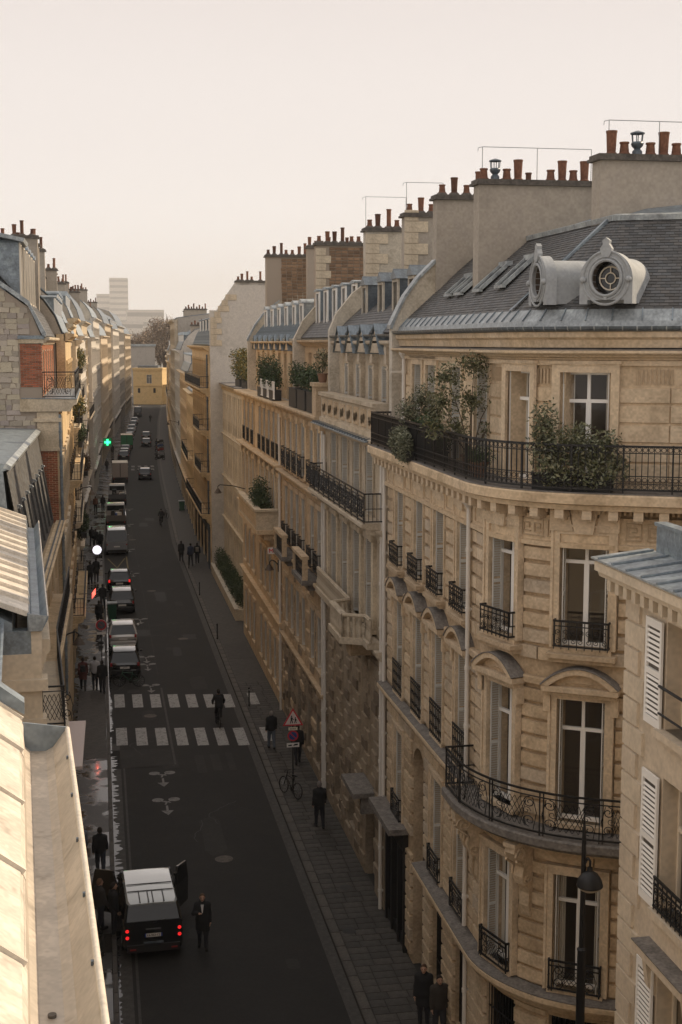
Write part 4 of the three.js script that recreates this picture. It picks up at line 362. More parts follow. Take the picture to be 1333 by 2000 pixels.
// ---------- right side, going away ----------
{ const P = line(WR, -52.7, WR, -41.35); const cols = [2.0, 4.3, 6.6, 8.9];
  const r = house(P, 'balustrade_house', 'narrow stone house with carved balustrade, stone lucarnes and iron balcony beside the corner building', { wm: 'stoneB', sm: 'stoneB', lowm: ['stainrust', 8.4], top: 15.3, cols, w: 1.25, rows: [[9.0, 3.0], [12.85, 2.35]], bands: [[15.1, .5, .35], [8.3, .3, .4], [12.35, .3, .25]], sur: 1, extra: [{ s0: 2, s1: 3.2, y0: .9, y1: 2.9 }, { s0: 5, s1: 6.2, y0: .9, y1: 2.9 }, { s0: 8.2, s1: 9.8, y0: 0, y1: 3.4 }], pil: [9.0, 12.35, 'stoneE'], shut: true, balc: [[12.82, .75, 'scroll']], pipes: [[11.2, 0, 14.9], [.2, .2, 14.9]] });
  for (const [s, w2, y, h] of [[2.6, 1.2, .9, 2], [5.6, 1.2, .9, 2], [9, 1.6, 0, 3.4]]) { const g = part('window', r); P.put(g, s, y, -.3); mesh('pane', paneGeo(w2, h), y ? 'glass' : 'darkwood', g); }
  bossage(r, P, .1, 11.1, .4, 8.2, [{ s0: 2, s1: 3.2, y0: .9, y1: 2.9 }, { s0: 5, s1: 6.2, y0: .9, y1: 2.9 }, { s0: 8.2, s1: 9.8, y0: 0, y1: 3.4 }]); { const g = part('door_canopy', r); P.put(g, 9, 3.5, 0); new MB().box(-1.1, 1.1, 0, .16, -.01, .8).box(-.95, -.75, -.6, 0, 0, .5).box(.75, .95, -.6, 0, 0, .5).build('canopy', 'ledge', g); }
  // stone balcony with a curved middle
  { const g = part('stone_balcony', r); P.put(g, 5.6, 8.7, 0); const pr = [[-5.2, .0], [-5.2, .45], [1.6, .45], [2.0, 1.15], [4.2, 1.15], [4.6, .45], [5.3, .45], [5.3, 0]].map(([x, z]) => [x, z]); const pl = (y0, y1, k) => { const b = new MB().plate(pr.map(([x, z]) => [x, -(z + k)]), y0, y1); return new MB().add(b, (x, y, z) => [x, z, -y]); }; pl(0, .22, .05).build('slab', 'stoneB', g); const para = new MB(); for (let i = 1; i + 2 < pr.length; i++) { const [x0, z0] = pr[i], [x1, z1] = pr[i + 1]; const L = Math.hypot(x1 - x0, z1 - z0), n = Math.max(2, Math.round(L / .22)); para.cyl([x0, .95, z0 - .06], [x1, .95, z1 - .06], .07, .07, 6); for (let k = 0; k <= n; k++) { const x = x0 + (x1 - x0) * k / n, z = z0 + (z1 - z0) * k / n - .06; para.lathe([[.05, .22], [.07, .4], [.035, .6], [.06, .8], [.06, .95]], [x, 0, z], 6); } } para.build('balustrade', 'stoneB', g); new MB().box(2.0, 4.2, .22, .98, .95, 1.13).build('panel', 'stoneB', g); new MB().plate([[2.3, 0], [3.9, 0], [3.5, -.6], [2.7, -.6]], 0, .7).build('bracket', 'stoneC', g); }
  // carved parapet of the top floor
  { const g = part('parapet', r); const pr = [[-.2, 15.45], [.3, 15.45], [.3, 15.6], [.22, 15.62], [.22, 16.4], [.34, 16.45], [.34, 16.58], [-.2, 16.58]]; new MB().sweep(pr, .2, 10.9).build('wall', 'stoneB', g, { warp: P.warp }); for (let s = .6; s < 10.4; s += 1.3) { const b = new MB().block(s, s + .95, 15.7, 16.34, .2, .26, .05); for (let i = 0; i < 2; i++) b.add(new MB().wire(spiral(s + .3 + i * .35, 16.0, .18, 0, 1.4, i ? 1 : -1, 10), .03, 4), (x, y, z) => [x, y, .27]); b.build('carved_panel', 'stoneC', g, { warp: P.warp }); } new MB().sweep([[.1, 15.42], [.62, 15.36], [.62, 15.4], [.1, 15.48]], 0, 11).build('lead_ledge', 'zinc', g, { warp: P.warp }); const b = new MB(); for (let s = .3; s < 11; s += .5) b.box(s, s + .04, 15.38, 15.47, .12, .6); b.build('lead_seams', 'zincD', g, { warp: P.warp, stuff: true }); }
  const o5 = cols.map(s => ({ s0: s - .5, s1: s + .5, y0: 15.6, y1: 17.7, s })); new MB().add(wallMB(P, 0, 11.35, 15.3, 18.4, o5, -1.0, -.5)).build('upper_wall', 'stoneB', r, { warp: P.warp }); for (const o of o5) { addWindow(r, P, o.s, 15.6, 1, 2.1, { far: true, shut: true, d: -.75 }); const m = mesh('pilaster', once('pilB', () => new MB().box(-.14, .14, 0, 2.2, 0, .16).box(-.18, .18, 2.2, 2.75, 0, .24).box(-.16, .16, 2.0, 2.06, 0, .19).geom()), 'stoneB', r); P.put(m, o.s + 1.0, 15.6, -.5); const h = part('zinc_gablet', r); P.put(h, o.s, 18.15, -.5); new MB().plate([[-.85, 0], [.85, 0], [0, .85]], -.3, .35).build('gablet_body', 'stoneB', h); new MB().quad([-.95, -.05, .42], [0, .95, .42], [0, .95, -.9], [-.95, -.05, -.9]).quad([.95, -.05, .42], [0, .95, .42], [0, .95, -.9], [.95, -.05, -.9]).build('zinc_cover', 'zinc', h); }
  addSweep(r, P, 'upper_cornice', 'stoneB', up(prof.cornice(.35, .3), 18.25, -.5), 0, 11.35); const rp = [[-.35, 18.8], [-.8, 19.3], [-1.6, 20.0], [-2.4, 20.7]]; slateRoof(r, P, .1, 11.3, rp, { w: .24, ch: .14, seed: 8 }); addGutter(r, P, .1, 11.2, 18.75, -.2, 'zincD', .1); new MB().sweep([[-2.38, 20.7], [-6, 21.9], [-9, 20.5], [-9, 20.3], [-6, 21.7], [-2.4, 20.55]], .1, 11.3).build('upper_roof', 'zinc', r, { warp: P.warp });
  for (const s of [2.2, 5.2, 7.6, 10.0]) { const g = addDormer(r, P, s, 19.45, -1.1, .85, 1.15, 1.6, 'gable', 'zincD', 'stoneP'); }
  const pw = [[-.12, 15.3], [-.12, 18.95], [-.4, 19.6], [-1.05, 20.4], [-1.58, 20.8], [-6, 22.3], [-6, 15.3]]; new MB().sweep(pw, -.2, .15).build('party_wall', 'stoneP', r, { warp: P.warp }); addChimney(r, 10.35, 12.6, -53.05, -52.5, 20, 22.75, 'stoneP', { kinds: [1, 0, 2, 1] }); addChimney(r, 10.6, 13, -47.3, -46.8, 20, 22.8, 'render', { kinds: [1, 0, 1] }); for (const [x0, x1, z, n] of [[10.33, .55, -52.48, 7], [10.58, .5, -46.78, 8]]) for (let i = 0; i < n; i++) { const w2 = i % 2 ? x1 : x1 + .35; const m = new MB().block(0, w2, 0, .38, 0, .03, .01).build('quoin_stone', 'stoneE', r); m.position.set(x0 - r.position.x, 20 + i * .38, z - r.position.z); }
  addAerial(r, [[10.7, 22.9, -47], [12, 22.9, -47]], 24.0); addAerial(r, [[10.4, 22.9, -52.8], [12, 22.9, -52.8]], 24.1); }
{ const P = line(WR, -65.6, WR, -52.8); const cols = [1.6, 3.4, 5.2, 7.0, 9.6, 11.4]; const gops = [2.2, 5.4, 8.6, 11].map(s => ({ s0: s - .55, s1: s + .55, y0: .8, y1: 3 }));
  const r = house(P, 'terrace_house', 'brownish stone house with black planters on its terrace and grey zinc dormers', { wm: 'stoneC', sm: 'stoneC', lowm: ['stainrust', 4.0], top: 15.6, cols, w: 1.1, shut: true, pil: [12.6, 15.2, 'stoneD'], rows: [[5.0, 2.3], [9.1, 2.6, 'x', .8, .2], [12.6, 2.4, 'scroll', .95, .2]], bands: [[15.2, .45, .4], [8.4, .4, .4], [12.1, .35, .3], [4.0, .2, .3]], sur: 1, extra: gops, pipes: [[12.6, 0, 15]] }); for (const o of gops) { const g = part('window', r); P.put(g, (o.s0 + o.s1) / 2, .8, -.3); mesh('pane', paneGeo(1.1, 2.2), 'glass', g); }
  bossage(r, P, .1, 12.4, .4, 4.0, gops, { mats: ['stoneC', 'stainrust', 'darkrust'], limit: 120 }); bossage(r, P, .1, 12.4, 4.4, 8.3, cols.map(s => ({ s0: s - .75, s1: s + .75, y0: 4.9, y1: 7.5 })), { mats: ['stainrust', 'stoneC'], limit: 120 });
  for (const [s, y] of [[4.3, 8.7], [10.5, 8.7]]) { const g = part('stone_balcony', r); P.put(g, s, y, 0); new MB().box(-1.5, 1.5, 0, .2, 0, .85).box(-1.3, 1.3, -.25, 0, 0, .55).build('slab', 'ledge', g); new MB().box(-1.45, -1.25, .2, 1.05, .6, .8).box(1.25, 1.45, .2, 1.05, .6, .8).box(-1.45, 1.45, 1.05, 1.18, .55, .85).build('parapet', 'stoneC', g); mesh('railing', once('rlC', () => new MB().add(ironwork(2.5, .8, 'x'), (x, yy, z) => [x - 1.25, yy + .2, z + .7]).geom()), 'iron', g); }
  const o5 = [1.8, 4, 6.2, 8.4, 10.8].map(s => ({ s0: s - .5, s1: s + .5, y0: 16.0, y1: 18.0, s })); new MB().add(wallMB(P, 0, 12.8, 15.5, 18.5, o5, -1.6, -1.1)).build('upper_wall', 'stoneC', r, { warp: P.warp }); for (const o of o5) addWindow(r, P, o.s, 16, 1, 2, { far: true, d: -1.35 }); addSweep(r, P, 'upper_cornice', 'stoneC', up(prof.cornice(.4, .3), 18.3, -1.1), 0, 12.8);
  slateRoof(r, P, .1, 12.7, [[-.9, 18.7], [-1.4, 19.3], [-2.3, 20.1], [-3, 20.7]], { w: .26, ch: .15, seed: 18 }); addGutter(r, P, .1, 12.7, 18.65, -.8, 'zincD', .1); new MB().sweep([[-2.98, 20.7], [-6.5, 21.5], [-9, 20], [-9, 19.8], [-6.5, 21.3], [-3, 20.55]], .1, 12.7).build('upper_roof', 'zinc', r, { warp: P.warp }); for (const s of [1.6, 3.9, 6.2, 8.5, 10.9]) addDormer(r, P, s, 19.2, -1.5, .95, 1.65, 2.0, 'flat', 'zinc');
  new MB().sweep([[-.55, 15.3], [-.55, 18.6], [-1.0, 19.5], [-1.7, 20.3], [-2.6, 21], [-6, 22.3], [-6, 15.3]], -.25, .12).build('party_wall', 'stoneP', r, { warp: P.warp });
  { const g = part('stone_pier', r); P.put(g, 12.1, 15.6, 0); new MB().box(-.5, .5, 0, 1.15, -.3, .35).box(-.58, .58, 1.15, 1.3, -.36, .42).build('pier', 'stoneC', g); } 
  addChimney(r, 10.45, 13.6, -66, -65.4, 20, 23.1, 'mortar', { kinds: [1, 0, 0, 2, 1] }); addChimney(r, 12.6, 14.8, -62, -61.4, 20.5, 22.9, 'mortar', { kinds: [1, 1, 0, 2] }); const bm = new MB(); srand(4); for (const [x0, x1, z, y0, y1] of [[11.1, 13.6, -65.39, 20, 23.1], [13.1, 14.8, -61.39, 20.5, 22.9]]) for (let y = y0; y < y1 - .1; y += .16) for (let x = x0; x < x1 - .1; x += .3) { const e = rnd(.6, 1.3); bm.col(.24 * e, .15 * e, .09 * e); bm.block(x - r.position.x, Math.min(x1, x + .28) - r.position.x, y + .01, y + .14, z - r.position.z, z + .03 - r.position.z, .01); } bm.build('chimney_bricks', 'brick', r, { stuff: true });
  for (const [x0, z] of [[10.43, -65.38], [12.58, -61.38]]) for (let i = 0; i < 8; i++) { const m = new MB().block(0, i % 2 ? .5 : .75, 0, .36, 0, .04, .01).build('quoin_stone', 'stoneE', r); m.position.set(x0 - r.position.x, 20.1 + i * .36, z - r.position.z); } }
{ const P = line(WR, -84.6, WR, -65.7);
  const r = house(P, 'planted_house', 'golden stone house with shrub-filled stone balcony and gabled zinc dormers', { wm: 'stoneD', sm: 'stoneD', top: 15.6, cols: [2, 4.2, 6.4, 10, 12, 14, 16, 17.8], w: 1.1, shut: true, pil: [9.0, 12.2, 'stoneE'], rows: [[1, 2.4], [5.2, 2.2], [9.2, 2.6], [12.6, 2.4, 'plain', .85, .1]], bands: [[15.2, .5, .4], [12.2, .4, .3], [8.5, .35, .35], [4.3, .25, .3]], sur: 1, pipes: [[18.6, 0, 15]] });
  { const g = part('stone_balcony', r); P.put(g, 13.6, 8.95, 0); new MB().box(-4.3, 4.3, 0, .22, 0, 1.2).box(-4.1, 4.1, -.3, 0, 0, .8).build('slab', 'stoneD', g); const b = new MB().box(-4.25, 4.25, .22, 1.15, 1.0, 1.18).box(-4.25, -4.05, .22, 1.15, 0, 1.0).box(4.05, 4.25, .22, 1.15, 0, 1.0).box(-4.35, 4.35, 1.15, 1.27, .92, 1.26).box(4.0, 4.35, 1.15, 1.27, 0, .92); b.build('parapet', 'stoneE', g); for (const x of [-3.8, -2, 2, 3.8]) new MB().sweep([[0, 0], [.8, 0], [.7, -.3], [.3, -.5], [.2, -1.1], [0, -1.2]], x - .15, x + .15).build('corbel', 'stoneD', g); const bs = new MB(); for (let x = -3.9; x < 3.9; x += .26) bs.box(x, x + .12, .4, 1.0, 1.17, 1.2); bs.build('balusters', 'stoneD', g, { stuff: true }); }
  const o5 = [1.6, 4, 6.4, 8.8, 11.2, 13.6, 16].map(s => ({ s0: s - .5, s1: s + .5, y0: 16, y1: 17.9, s })); new MB().add(wallMB(P, 0, 18.9, 15.5, 18.4, o5, -1.4, -.9)).build('upper_wall', 'stoneD', r, { warp: P.warp }); for (const o of o5) { addWindow(r, P, o.s, 16, 1, 1.9, { far: true, d: -1.15 }); const h = part('zinc_gablet', r); P.put(h, o.s, 18.1, -.9); new MB().plate([[-.75, 0], [.75, 0], [0, .7]], -.3, .25).build('gablet_body', 'stoneD', h); new MB().quad([-.85, -.05, .32], [0, .8, .32], [0, .8, -.9], [-.85, -.05, -.9]).quad([.85, -.05, .32], [0, .8, .32], [0, .8, -.9], [.85, -.05, -.9]).build('zinc_cover', 'zinc', h); } addSweep(r, P, 'upper_cornice', 'stoneD', up(prof.cornice(.35, .25), 18.3, -.9), 0, 18.9);
  const rp = [[-.7, 18.65], [-1.2, 19.3], [-2.0, 20.1], [-2.8, 20.8]]; new MB().sweep([...rp, ...rp.slice().reverse().map(([a, b]) => [a - .08, b - .14])], .1, 18.8).build('roof', 'zincL', r, { warp: P.warp }); const b = new MB(); for (let s = .3; s < 18.7; s += .55) for (let i = 0; i < 3; i++) b.sweep([[rp[i][0], rp[i][1]], [rp[i][0] + .03, rp[i][1] + .05], [rp[i + 1][0] + .03, rp[i + 1][1] + .05], [rp[i + 1][0], rp[i + 1][1]]], s, s + .05); b.build('zinc_rolls', 'zinc', r, { warp: P.warp, stuff: true }); new MB().sweep([[-2.78, 20.8], [-6, 21.6], [-9, 20], [-9, 19.8], [-6, 21.4], [-2.8, 20.65]], .1, 18.8).build('upper_roof', 'zinc', r, { warp: P.warp });
  for (const s of [2.4, 5.4, 8.4, 11.4, 14.4, 17]) addDormer(r, P, s, 19.25, -1.25, 1.0, 1.15, 1.8, 'arch', 'zincL'); new MB().sweep([[-.4, 15.3], [-.4, 18.6], [-.9, 19.5], [-1.6, 20.4], [-2.4, 21], [-6, 22.3], [-6, 15.3]], -.25, .12).build('party_wall', 'stoneP', r, { warp: P.warp }); new MB().sweep([[-.35, 18.55], [-.35, 18.68], [-.85, 19.6], [-1.55, 20.5], [-2.4, 21.1], [-2.4, 21], [-1.6, 20.4], [-.9, 19.5], [-.42, 18.55]], -.28, .15).build('coping', 'zincL', r, { warp: P.warp });
  addChimney(r, 10.4, 13.4, -85.2, -84.5, 20, 23.7, 'mortar', { kinds: [1, 0, 2, 1] }); addChimney(r, 12.4, 15.8, -81.4, -80.8, 20, 24.0, 'mortar', { kinds: [0, 1, 1] }); const bm = new MB(); srand(14); for (const [x0, x1, z, y0, y1] of [[11.3, 13.0, -84.49, 20.4, 23.6], [13.7, 15.6, -80.79, 20.6, 23.9]]) for (let y = y0; y < y1 - .1; y += .19) for (let x = x0 + rnd(.1); x < x1 - .1; x += .33) { const e = rnd(.6, 1.3); bm.col(.25 * e, .16 * e, .095 * e); bm.block(x - r.position.x, Math.min(x1, x + .3) - r.position.x, y + .01, y + .17, z - r.position.z, z + .03 - r.position.z, .01); } bm.build('chimney_bricks', 'brick', r, { stuff: true });
  { const g = part('roof_terrace', r); new MB().add(ironwork(6, .9, 'plain'), (x, y, z) => [x + 12.4, y + 15.65, z + .3]).build('railing', 'white', g, { warp: P.warp }); new MB().box(10.6, 11.4, 15.6, 17.2, -.5, .2).build('wall_pier', 'stoneD', g, { warp: P.warp }); } }
{ // modern block set back behind a planted bed
  const P = line(WR + 1, -109.2, WR + 1, -84.8); const E = P.L, ops = []; const gr = []; for (let k = 0; k < 6; k++) { const a = .8 + k * 4; gr.push(a, a + 1.15, a + 2.3); } const rows = [[11.6, 2.9], [8.2, 2.6], [4.9, 2.6], [2.2, 2]];
  const r = house(P, 'slit_window_block', 'plain cream block with rows of tall slit windows behind a hedge bed', { wm: 'stoneE', sm: 'stoneE', top: 15.1, cols: gr, w: .62, rows, bands: [[15.0, .25, .22], [11.2, .16, .16], [7.85, .16, .16], [4.55, .16, .16]], gm: 'blinds', fm: 'creampaint', wd: -.3, dep: 8 }); new MB().box(-.05, E, 15.22, 15.3, -8, .3).build('roof_deck', 'ledge', r, { warp: P.warp }); const b = new MB(); for (let s = .2; s < E - 1; s += .25) b.box(s, s + .12, 14.78, 14.98, 0, .1); b.build('eaves_louvres', 'ochre', r, { warp: P.warp, stuff: true });
  { const t = thing('planter_bed', 'low stone planter wall holding the clipped dark hedge', 'planter', [9.2, .1, -98]); new MB().box(-.55, -.4, 0, .75, -9.5, 9.5).box(-.4, .6, 0, .55, -9.5, 9.5).box(-.55, .6, 0, .75, 9.5, 9.65).box(-.55, .6, 0, .75, -9.65, -9.5).build('wall', 'stoneE', t); new MB().box(-.62, -.34, .75, .83, -9.6, 9.7).build('coping', 'stoneP', t); }
  { const t = thing('hedge', 'dark clipped hedge in the planter before the cream block', 'hedge', [9.25, .65, -98]); const L = []; for (let z = -8.6; z <= 8.6; z += 1.05) L.push([0, .85, z, .52, .9, .75]); foliage(L, 9000, .13, GREEN, 77, .4).build('leaves', 'leaf', t, { stuff: true }); const st = new MB(); for (const l of L) st.cyl([0, -.1, l[2]], [.05, .9, l[2]], .03, .02, 5); st.build('stems', 'bark', t); } }
// taller house whose blank side faces us, and the houses beyond
{ const P = line(8.85, -130, 8.75, -109.4); const r = house(P, 'blank_flank_house', 'tall ochre house with iron balconies and a blank cream side wall', { wm: 'stoneF', sm: 'ochre', top: 18.2, cols: [2, 4.5, 7, 9.5, 12, 14.5, 17, 19.2], w: 1.1, rows: [[4.6, 2.3], [8, 2.5], [11.4, 2.4], [14.8, 2.2]], bands: [[17.8, .5, .4], [3.8, .3, .3]], balc: [[8, .8, 'scroll', 13, 20.4], [11.4, .9, 'scroll', 13, 20.4], [14.8, .8, 'scroll'], [4.6, .8, 'plain']], sur: 1, shop: 3.5, roof: { pts: stdRoof(18.3), seams: .7, rise: 1.2 }, pm: 'whitewall', dep: 10, dorm: [3, 6.5, 10, 13.5, 17].map(s => [s, 18.9, -.6, 1, 1.5, 1.8, 'flat', 'zincD']) }); new MB().box(8.85 - r.position.x, 20 - r.position.x, 0, 21.0, -109.4 - r.position.z, -108.9 - r.position.z).plate([[9.4 - r.position.x, 21], [20 - r.position.x, 21], [20 - r.position.x, 23.2], [10.9 - r.position.x, 23.2], [10.2 - r.position.x, 22.2]], -109.4 - r.position.z, -108.9 - r.position.z).build('blank_wall', 'whitewall', r); for (let i = 0; i < 9; i++) { const m = new MB().block(0, i % 2 ? .5 : .9, 0, .45, 0, .05, .01).build('quoin_stone', 'stoneE', r); m.position.set(8.9 + Math.max(0, (i - 4) * .3) - r.position.x, 18.2 + i * .45, -108.89 - r.position.z); } addChimney(r, 10.95, 16, -109.4, -108.9, 23.0, 23.2, 'whitewall', { kinds: [1, 0, 2], gap: .3, pots: 14 }); addPipe(r, P, 20.3, 0, 17.5, .12, .07, 'zincD', false); }
function farHouses(side, list) { for (const [za, zb, top, wm, lab, o] of list) { const x = z => (side > 0 ? WR : WL) + cx(z) + (o.off || 0) * side; const P = side > 0 ? line(x(zb), zb, x(za), za) : line(x(za), za, x(zb), zb); const E = P.L, n = o.n || Math.max(2, Math.round(E / 3)), fl = o.fl || 4, h0 = 4.2, st = (top - h0 - .4) / fl, rows = []; for (let i = 0; i < fl; i++) rows.push([h0 + i * st, st * .68, o.g || 0, .8, .12]); const rf = o.rf === 'flat' ? [[-.05, top + .1], [-.3, top + .3]] : stdRoof(top + .1, o.k || 1), rt = rf[rf.length - 1][1]; const ch = []; if (o.ch) { const cz = side > 0 ? za : za, xx = x(za); ch.push(side > 0 ? [xx + 1.4, xx + 4.4, cz - .6, cz - .1, rt - 1.5, rt + o.ch, o.cm || 'render', { kinds: [1, 0, 1, 2] }] : [xx - 4.4, xx - 1.2, cz - .6, cz - .1, rt - 1.5, rt + o.ch, o.cm || 'render', { kinds: [1, 0, 1, 2] }]); } if (o.ch2) { const cz = zb + .7, xx = x(zb); ch.push(side > 0 ? [xx + 2, xx + 4.6, cz - .5, cz, rt - 1.5, rt + o.ch2, 'render', { kinds: [1, 1, 0] }] : [xx - 4.6, xx - 1.6, cz - .5, cz, rt - 1.5, rt + o.ch2, 'render', { kinds: [1, 1, 0] }]); }
  house(P, o.name || 'street_house', lab, { wm, sm: o.sm || wm, top, n, w: 1.1, rows, bands: [[top - .35, .45, .38], [h0 - .7, .3, .3]], balc: (o.balc || []).map(i => [h0 + i * st, .7, 'plain']), sur: 1, shop: 3.2, roof: { pts: rf, m: o.rm || 'zinc', rise: o.rise ?? .9 }, pm: o.pm || 'render', dep: o.dep || 9, dorm: o.dm ? Array.from({ length: n }, (_, i) => [E * (i + .5) / n, top + .5, -.5, .95, 1.35, 1.6, o.dm, o.dmm || 'zinc']) : [], chim: ch, group: o.group }); } }
farHouses(1, [
  [-130.2, -146, 13.6, 'stoneF', 'low golden house with grey roof beyond the ochre balconied house', { fl: 3, balc: [1], ch: .3, rm: 'zincL', k: .5, off: 0 }],
  [-146.2, -166, 15.2, 'stoneD', 'pale house with arched dormers standing past the low golden house', { dm: 'arch', ch: 1.2, rm: 'zinc' }],
  [-166.2, -186, 17.5, 'whitewall', 'white painted house with dark slate roof far down the right side', { dm: 'gable', rm: 'zincD', ch: .4, pm: 'whitewall' }],
  [-186.2, -212, 21.5, 'stoneB', 'tallest grey rendered house on the right with pots along its wall', { fl: 6, ch: 1.0, ch2: 1.3, rm: 'zincD', pm: 'greywall', dep: 13, rf: 'flat' }],
  [-212.2, -240, 16.5, 'stoneE', 'cream house standing just past the tall grey house', { balc: [2], ch: 1.2, dm: 'flat' }],
  [-240.2, -272, 15.0, 'stoneF', 'sandy house in the farther part of the right side', { ch: .8 }],
  [-272.2, -306, 16.8, 'stoneB', 'grey-beige house near the far end on the right', { ch: 1, dm: 'flat' }],
  [-306.2, -350, 15.2, 'stoneD', 'last but one house on the right before the cross road', { ch: 1 }],
  [-350.2, -394, 14.5, 'stoneE', 'last house on the right at the cross road', { ch: .8 }]]);

// ---------- G: cream house at the right edge, across the side street ----------
{ const P = line(WR, -21.5, WR, -2); const r = buildingAt(P, 'cream_house', 'cream painted house with white louvred shutters at the right edge'); const wn = [[2.25, 12.35, 1.75], [2.25, 9.35, 2.2], [2.25, 5.7, 2.6], [2.25, 2.2, 2.2], [5.4, 12.35, 1.75], [5.4, 9.35, 2.2], [5.4, 5.7, 2.6], [8.6, 12.35, 1.75], [8.6, 9.35, 2.2], [8.6, 5.7, 2.6]]; const w = 1.2, ops = wn.map(([s, y, h]) => ({ s0: s - w / 2, s1: s + w / 2, y0: y, y1: y + h, s, y, h }));
  wallMB(P, 0, P.L, 0, 14.5, ops).build('wall', 'cream', r, { warp: P.warp }); new MB().box(.03, P.L, 0, 14.4, -9, -2.4).build('rear_block', 'cream', r, { warp: P.warp }); new MB().box(0, .3, 0, 14.5, -9, -.45).build('side_wall', 'cream', r, { warp: P.warp });
  const q = []; for (let y = .2, k = 0; y < 14; y += .44, k++) q.push([-.005, k % 2 ? .62 : .86, y, y + .44]); layBlocks(r, P, q, { mats: ['cream', 'creamL'], d: .05, jy: .03, name: 'quoin_stone', seed: 71 });
  for (const o of ops) { addWindow(r, P, o.s, o.y, w, o.h, { shut: false, tr: o.h > 2 ? .6 : .55, fm: 'creampaint' }); for (const k of [-1, 1]) { const g = part('shutter', r); P.put(g, o.s + k * (w / 2 + .36), o.y - .02, .045); const W = .32, f = new MB().box(-W, -W + .07, 0, o.h, 0, .04).box(W - .07, W, 0, o.h, 0, .04).box(-W + .07, W - .07, 0, .14, 0, .04).box(-W + .07, W - .07, o.h - .14, o.h, 0, .04).box(-W + .07, W - .07, o.h * .5 - .05, o.h * .5 + .05, 0, .04); f.build('frame', 'white', g); const sl = new MB(); for (let y = .16; y < o.h - .2; y += .085) if (Math.abs(y + .02 - o.h * .5) > .08) sl.quad([-W + .07, y, .038], [W - .07, y, .038], [W - .07, y + .042, .022], [-W + .07, y + .042, .022]).quad([-W + .07, y, .038], [W - .07, y, .038], [W - .07, y - .006, .03], [-W + .07, y - .006, .03]); sl.build('louvres', 'white', g, { stuff: true }); new MB().box(-W + .06, W - .06, .1, o.h - .1, -.004, .002).build('backing', 'sootShade', g); } const m = mesh('sill', once('silG', () => new MB().box(-.72, .72, -.12, 0, -.3, .16).box(-.66, .66, -.2, -.12, -.02, .1).geom()), 'cream', r); P.put(m, o.s, o.y, 0); if (o.h < 2) { const b = mesh('guard_bars', once('grG', () => new MB().cyl([-.6, .28, .12], [.6, .28, .12], .02, .02, 8).cyl([-.6, .72, .12], [.6, .72, .12], .025, .025, 8).geom()), 'iron', r); P.put(b, o.s, o.y, 0); } else { const b = mesh('guard_rail', guardGeo(1.2, .55, .05, 'x'), 'iron', r); P.put(b, o.s, o.y + .01, .06); } if (o.h > 2.4) { const c = part('hood', r); P.put(c, o.s, o.y + o.h, 0); new MB().box(-.95, .95, .25, .4, -.01, .3).box(-.85, .85, .12, .25, -.01, .18).build('moulding', 'cream', c); new MB().box(-.97, .97, .401, .425, -.01, .32).build('lead_cover', 'ledge', c); for (const k of [-1, 1]) new MB().sweep([[0, .12], [.18, .12], [.12, -.3], [0, -.5]], k * .75 - .08, k * .75 + .08).build('bracket', 'creamL', c); } }  // dark backing sheet paints the shade seen between the louvres
  addSweep(r, P, 'cornice', 'creamL', up(prof.slab(.45, .28), 14.5), -.45, P.L); new MB().sweep(up(prof.slab(.45, .28), 14.5).map(([d, y]) => [d, y]), 0, 8).add(new MB()).build('side_cornice', 'creamL', r, { warp: (s, y, d) => P.pos(-d, y, -s) }); const mg = once('modG', () => new MB().box(-.08, .08, 0, .2, 0, .32).geom()); for (let s = -.1; s < 12; s += .36) P.put(mesh('modillion', mg, 'creamL', r), s, 14.29, 0);
  new MB().sweep([[-.55, 14.8], [.5, 14.8], [.5, 14.83], [-.55, 14.95]], -.5, P.L).build('zinc_ledge', 'zincL', r, { warp: P.warp }); const bt = new MB(); for (let s = -.2; s < P.L; s += .62) bt.sweep([[-.5, 14.95], [.49, 14.835], [.49, 14.865], [-.5, 14.985]], s, s + .05); bt.build('ledge_seams', 'zinc', r, { warp: P.warp, stuff: true }); new MB().box(-.1, P.L, 14.8, 15.4, -.66, -.52).box(-.12, P.L, 15.4, 15.46, -.7, -.48).build('parapet', 'zinc', r, { warp: P.warp }); new MB().sweep([[-.66, 14.9], [-1.6, 15.0], [-1.6, 14.7], [-.66, 14.7]], -.1, P.L).build('valley', 'zincD', r, { warp: P.warp }); const sr = [[-1.5, 15.15], [-4.5, 17.2]]; new MB().sweep([[-1.4, 15.1], [-1.4, 15.24], [-4.5, 17.32], [-8.5, 15.1]], -.1, P.L).build('roof', 'zincD', r, { warp: P.warp }); const tl = new MB(); for (let k = 0; k < 12; k++) { const t = k / 12, d = -1.5 - 3 * t, y = 15.3 + 2.05 * t; tl.sweep([[d, y], [d + .06, y + .01], [d - .2, y + .19], [d - .26, y + .15]], -.06, P.L - .1); } tl.build('tile_courses', 'terracottaD', r, { warp: P.warp, stuff: true }); new MB().box(-.15, .12, 15.2, 15.4, -2.2, -1.3).build('roof_edge', 'zinc', r, { warp: P.warp }); }
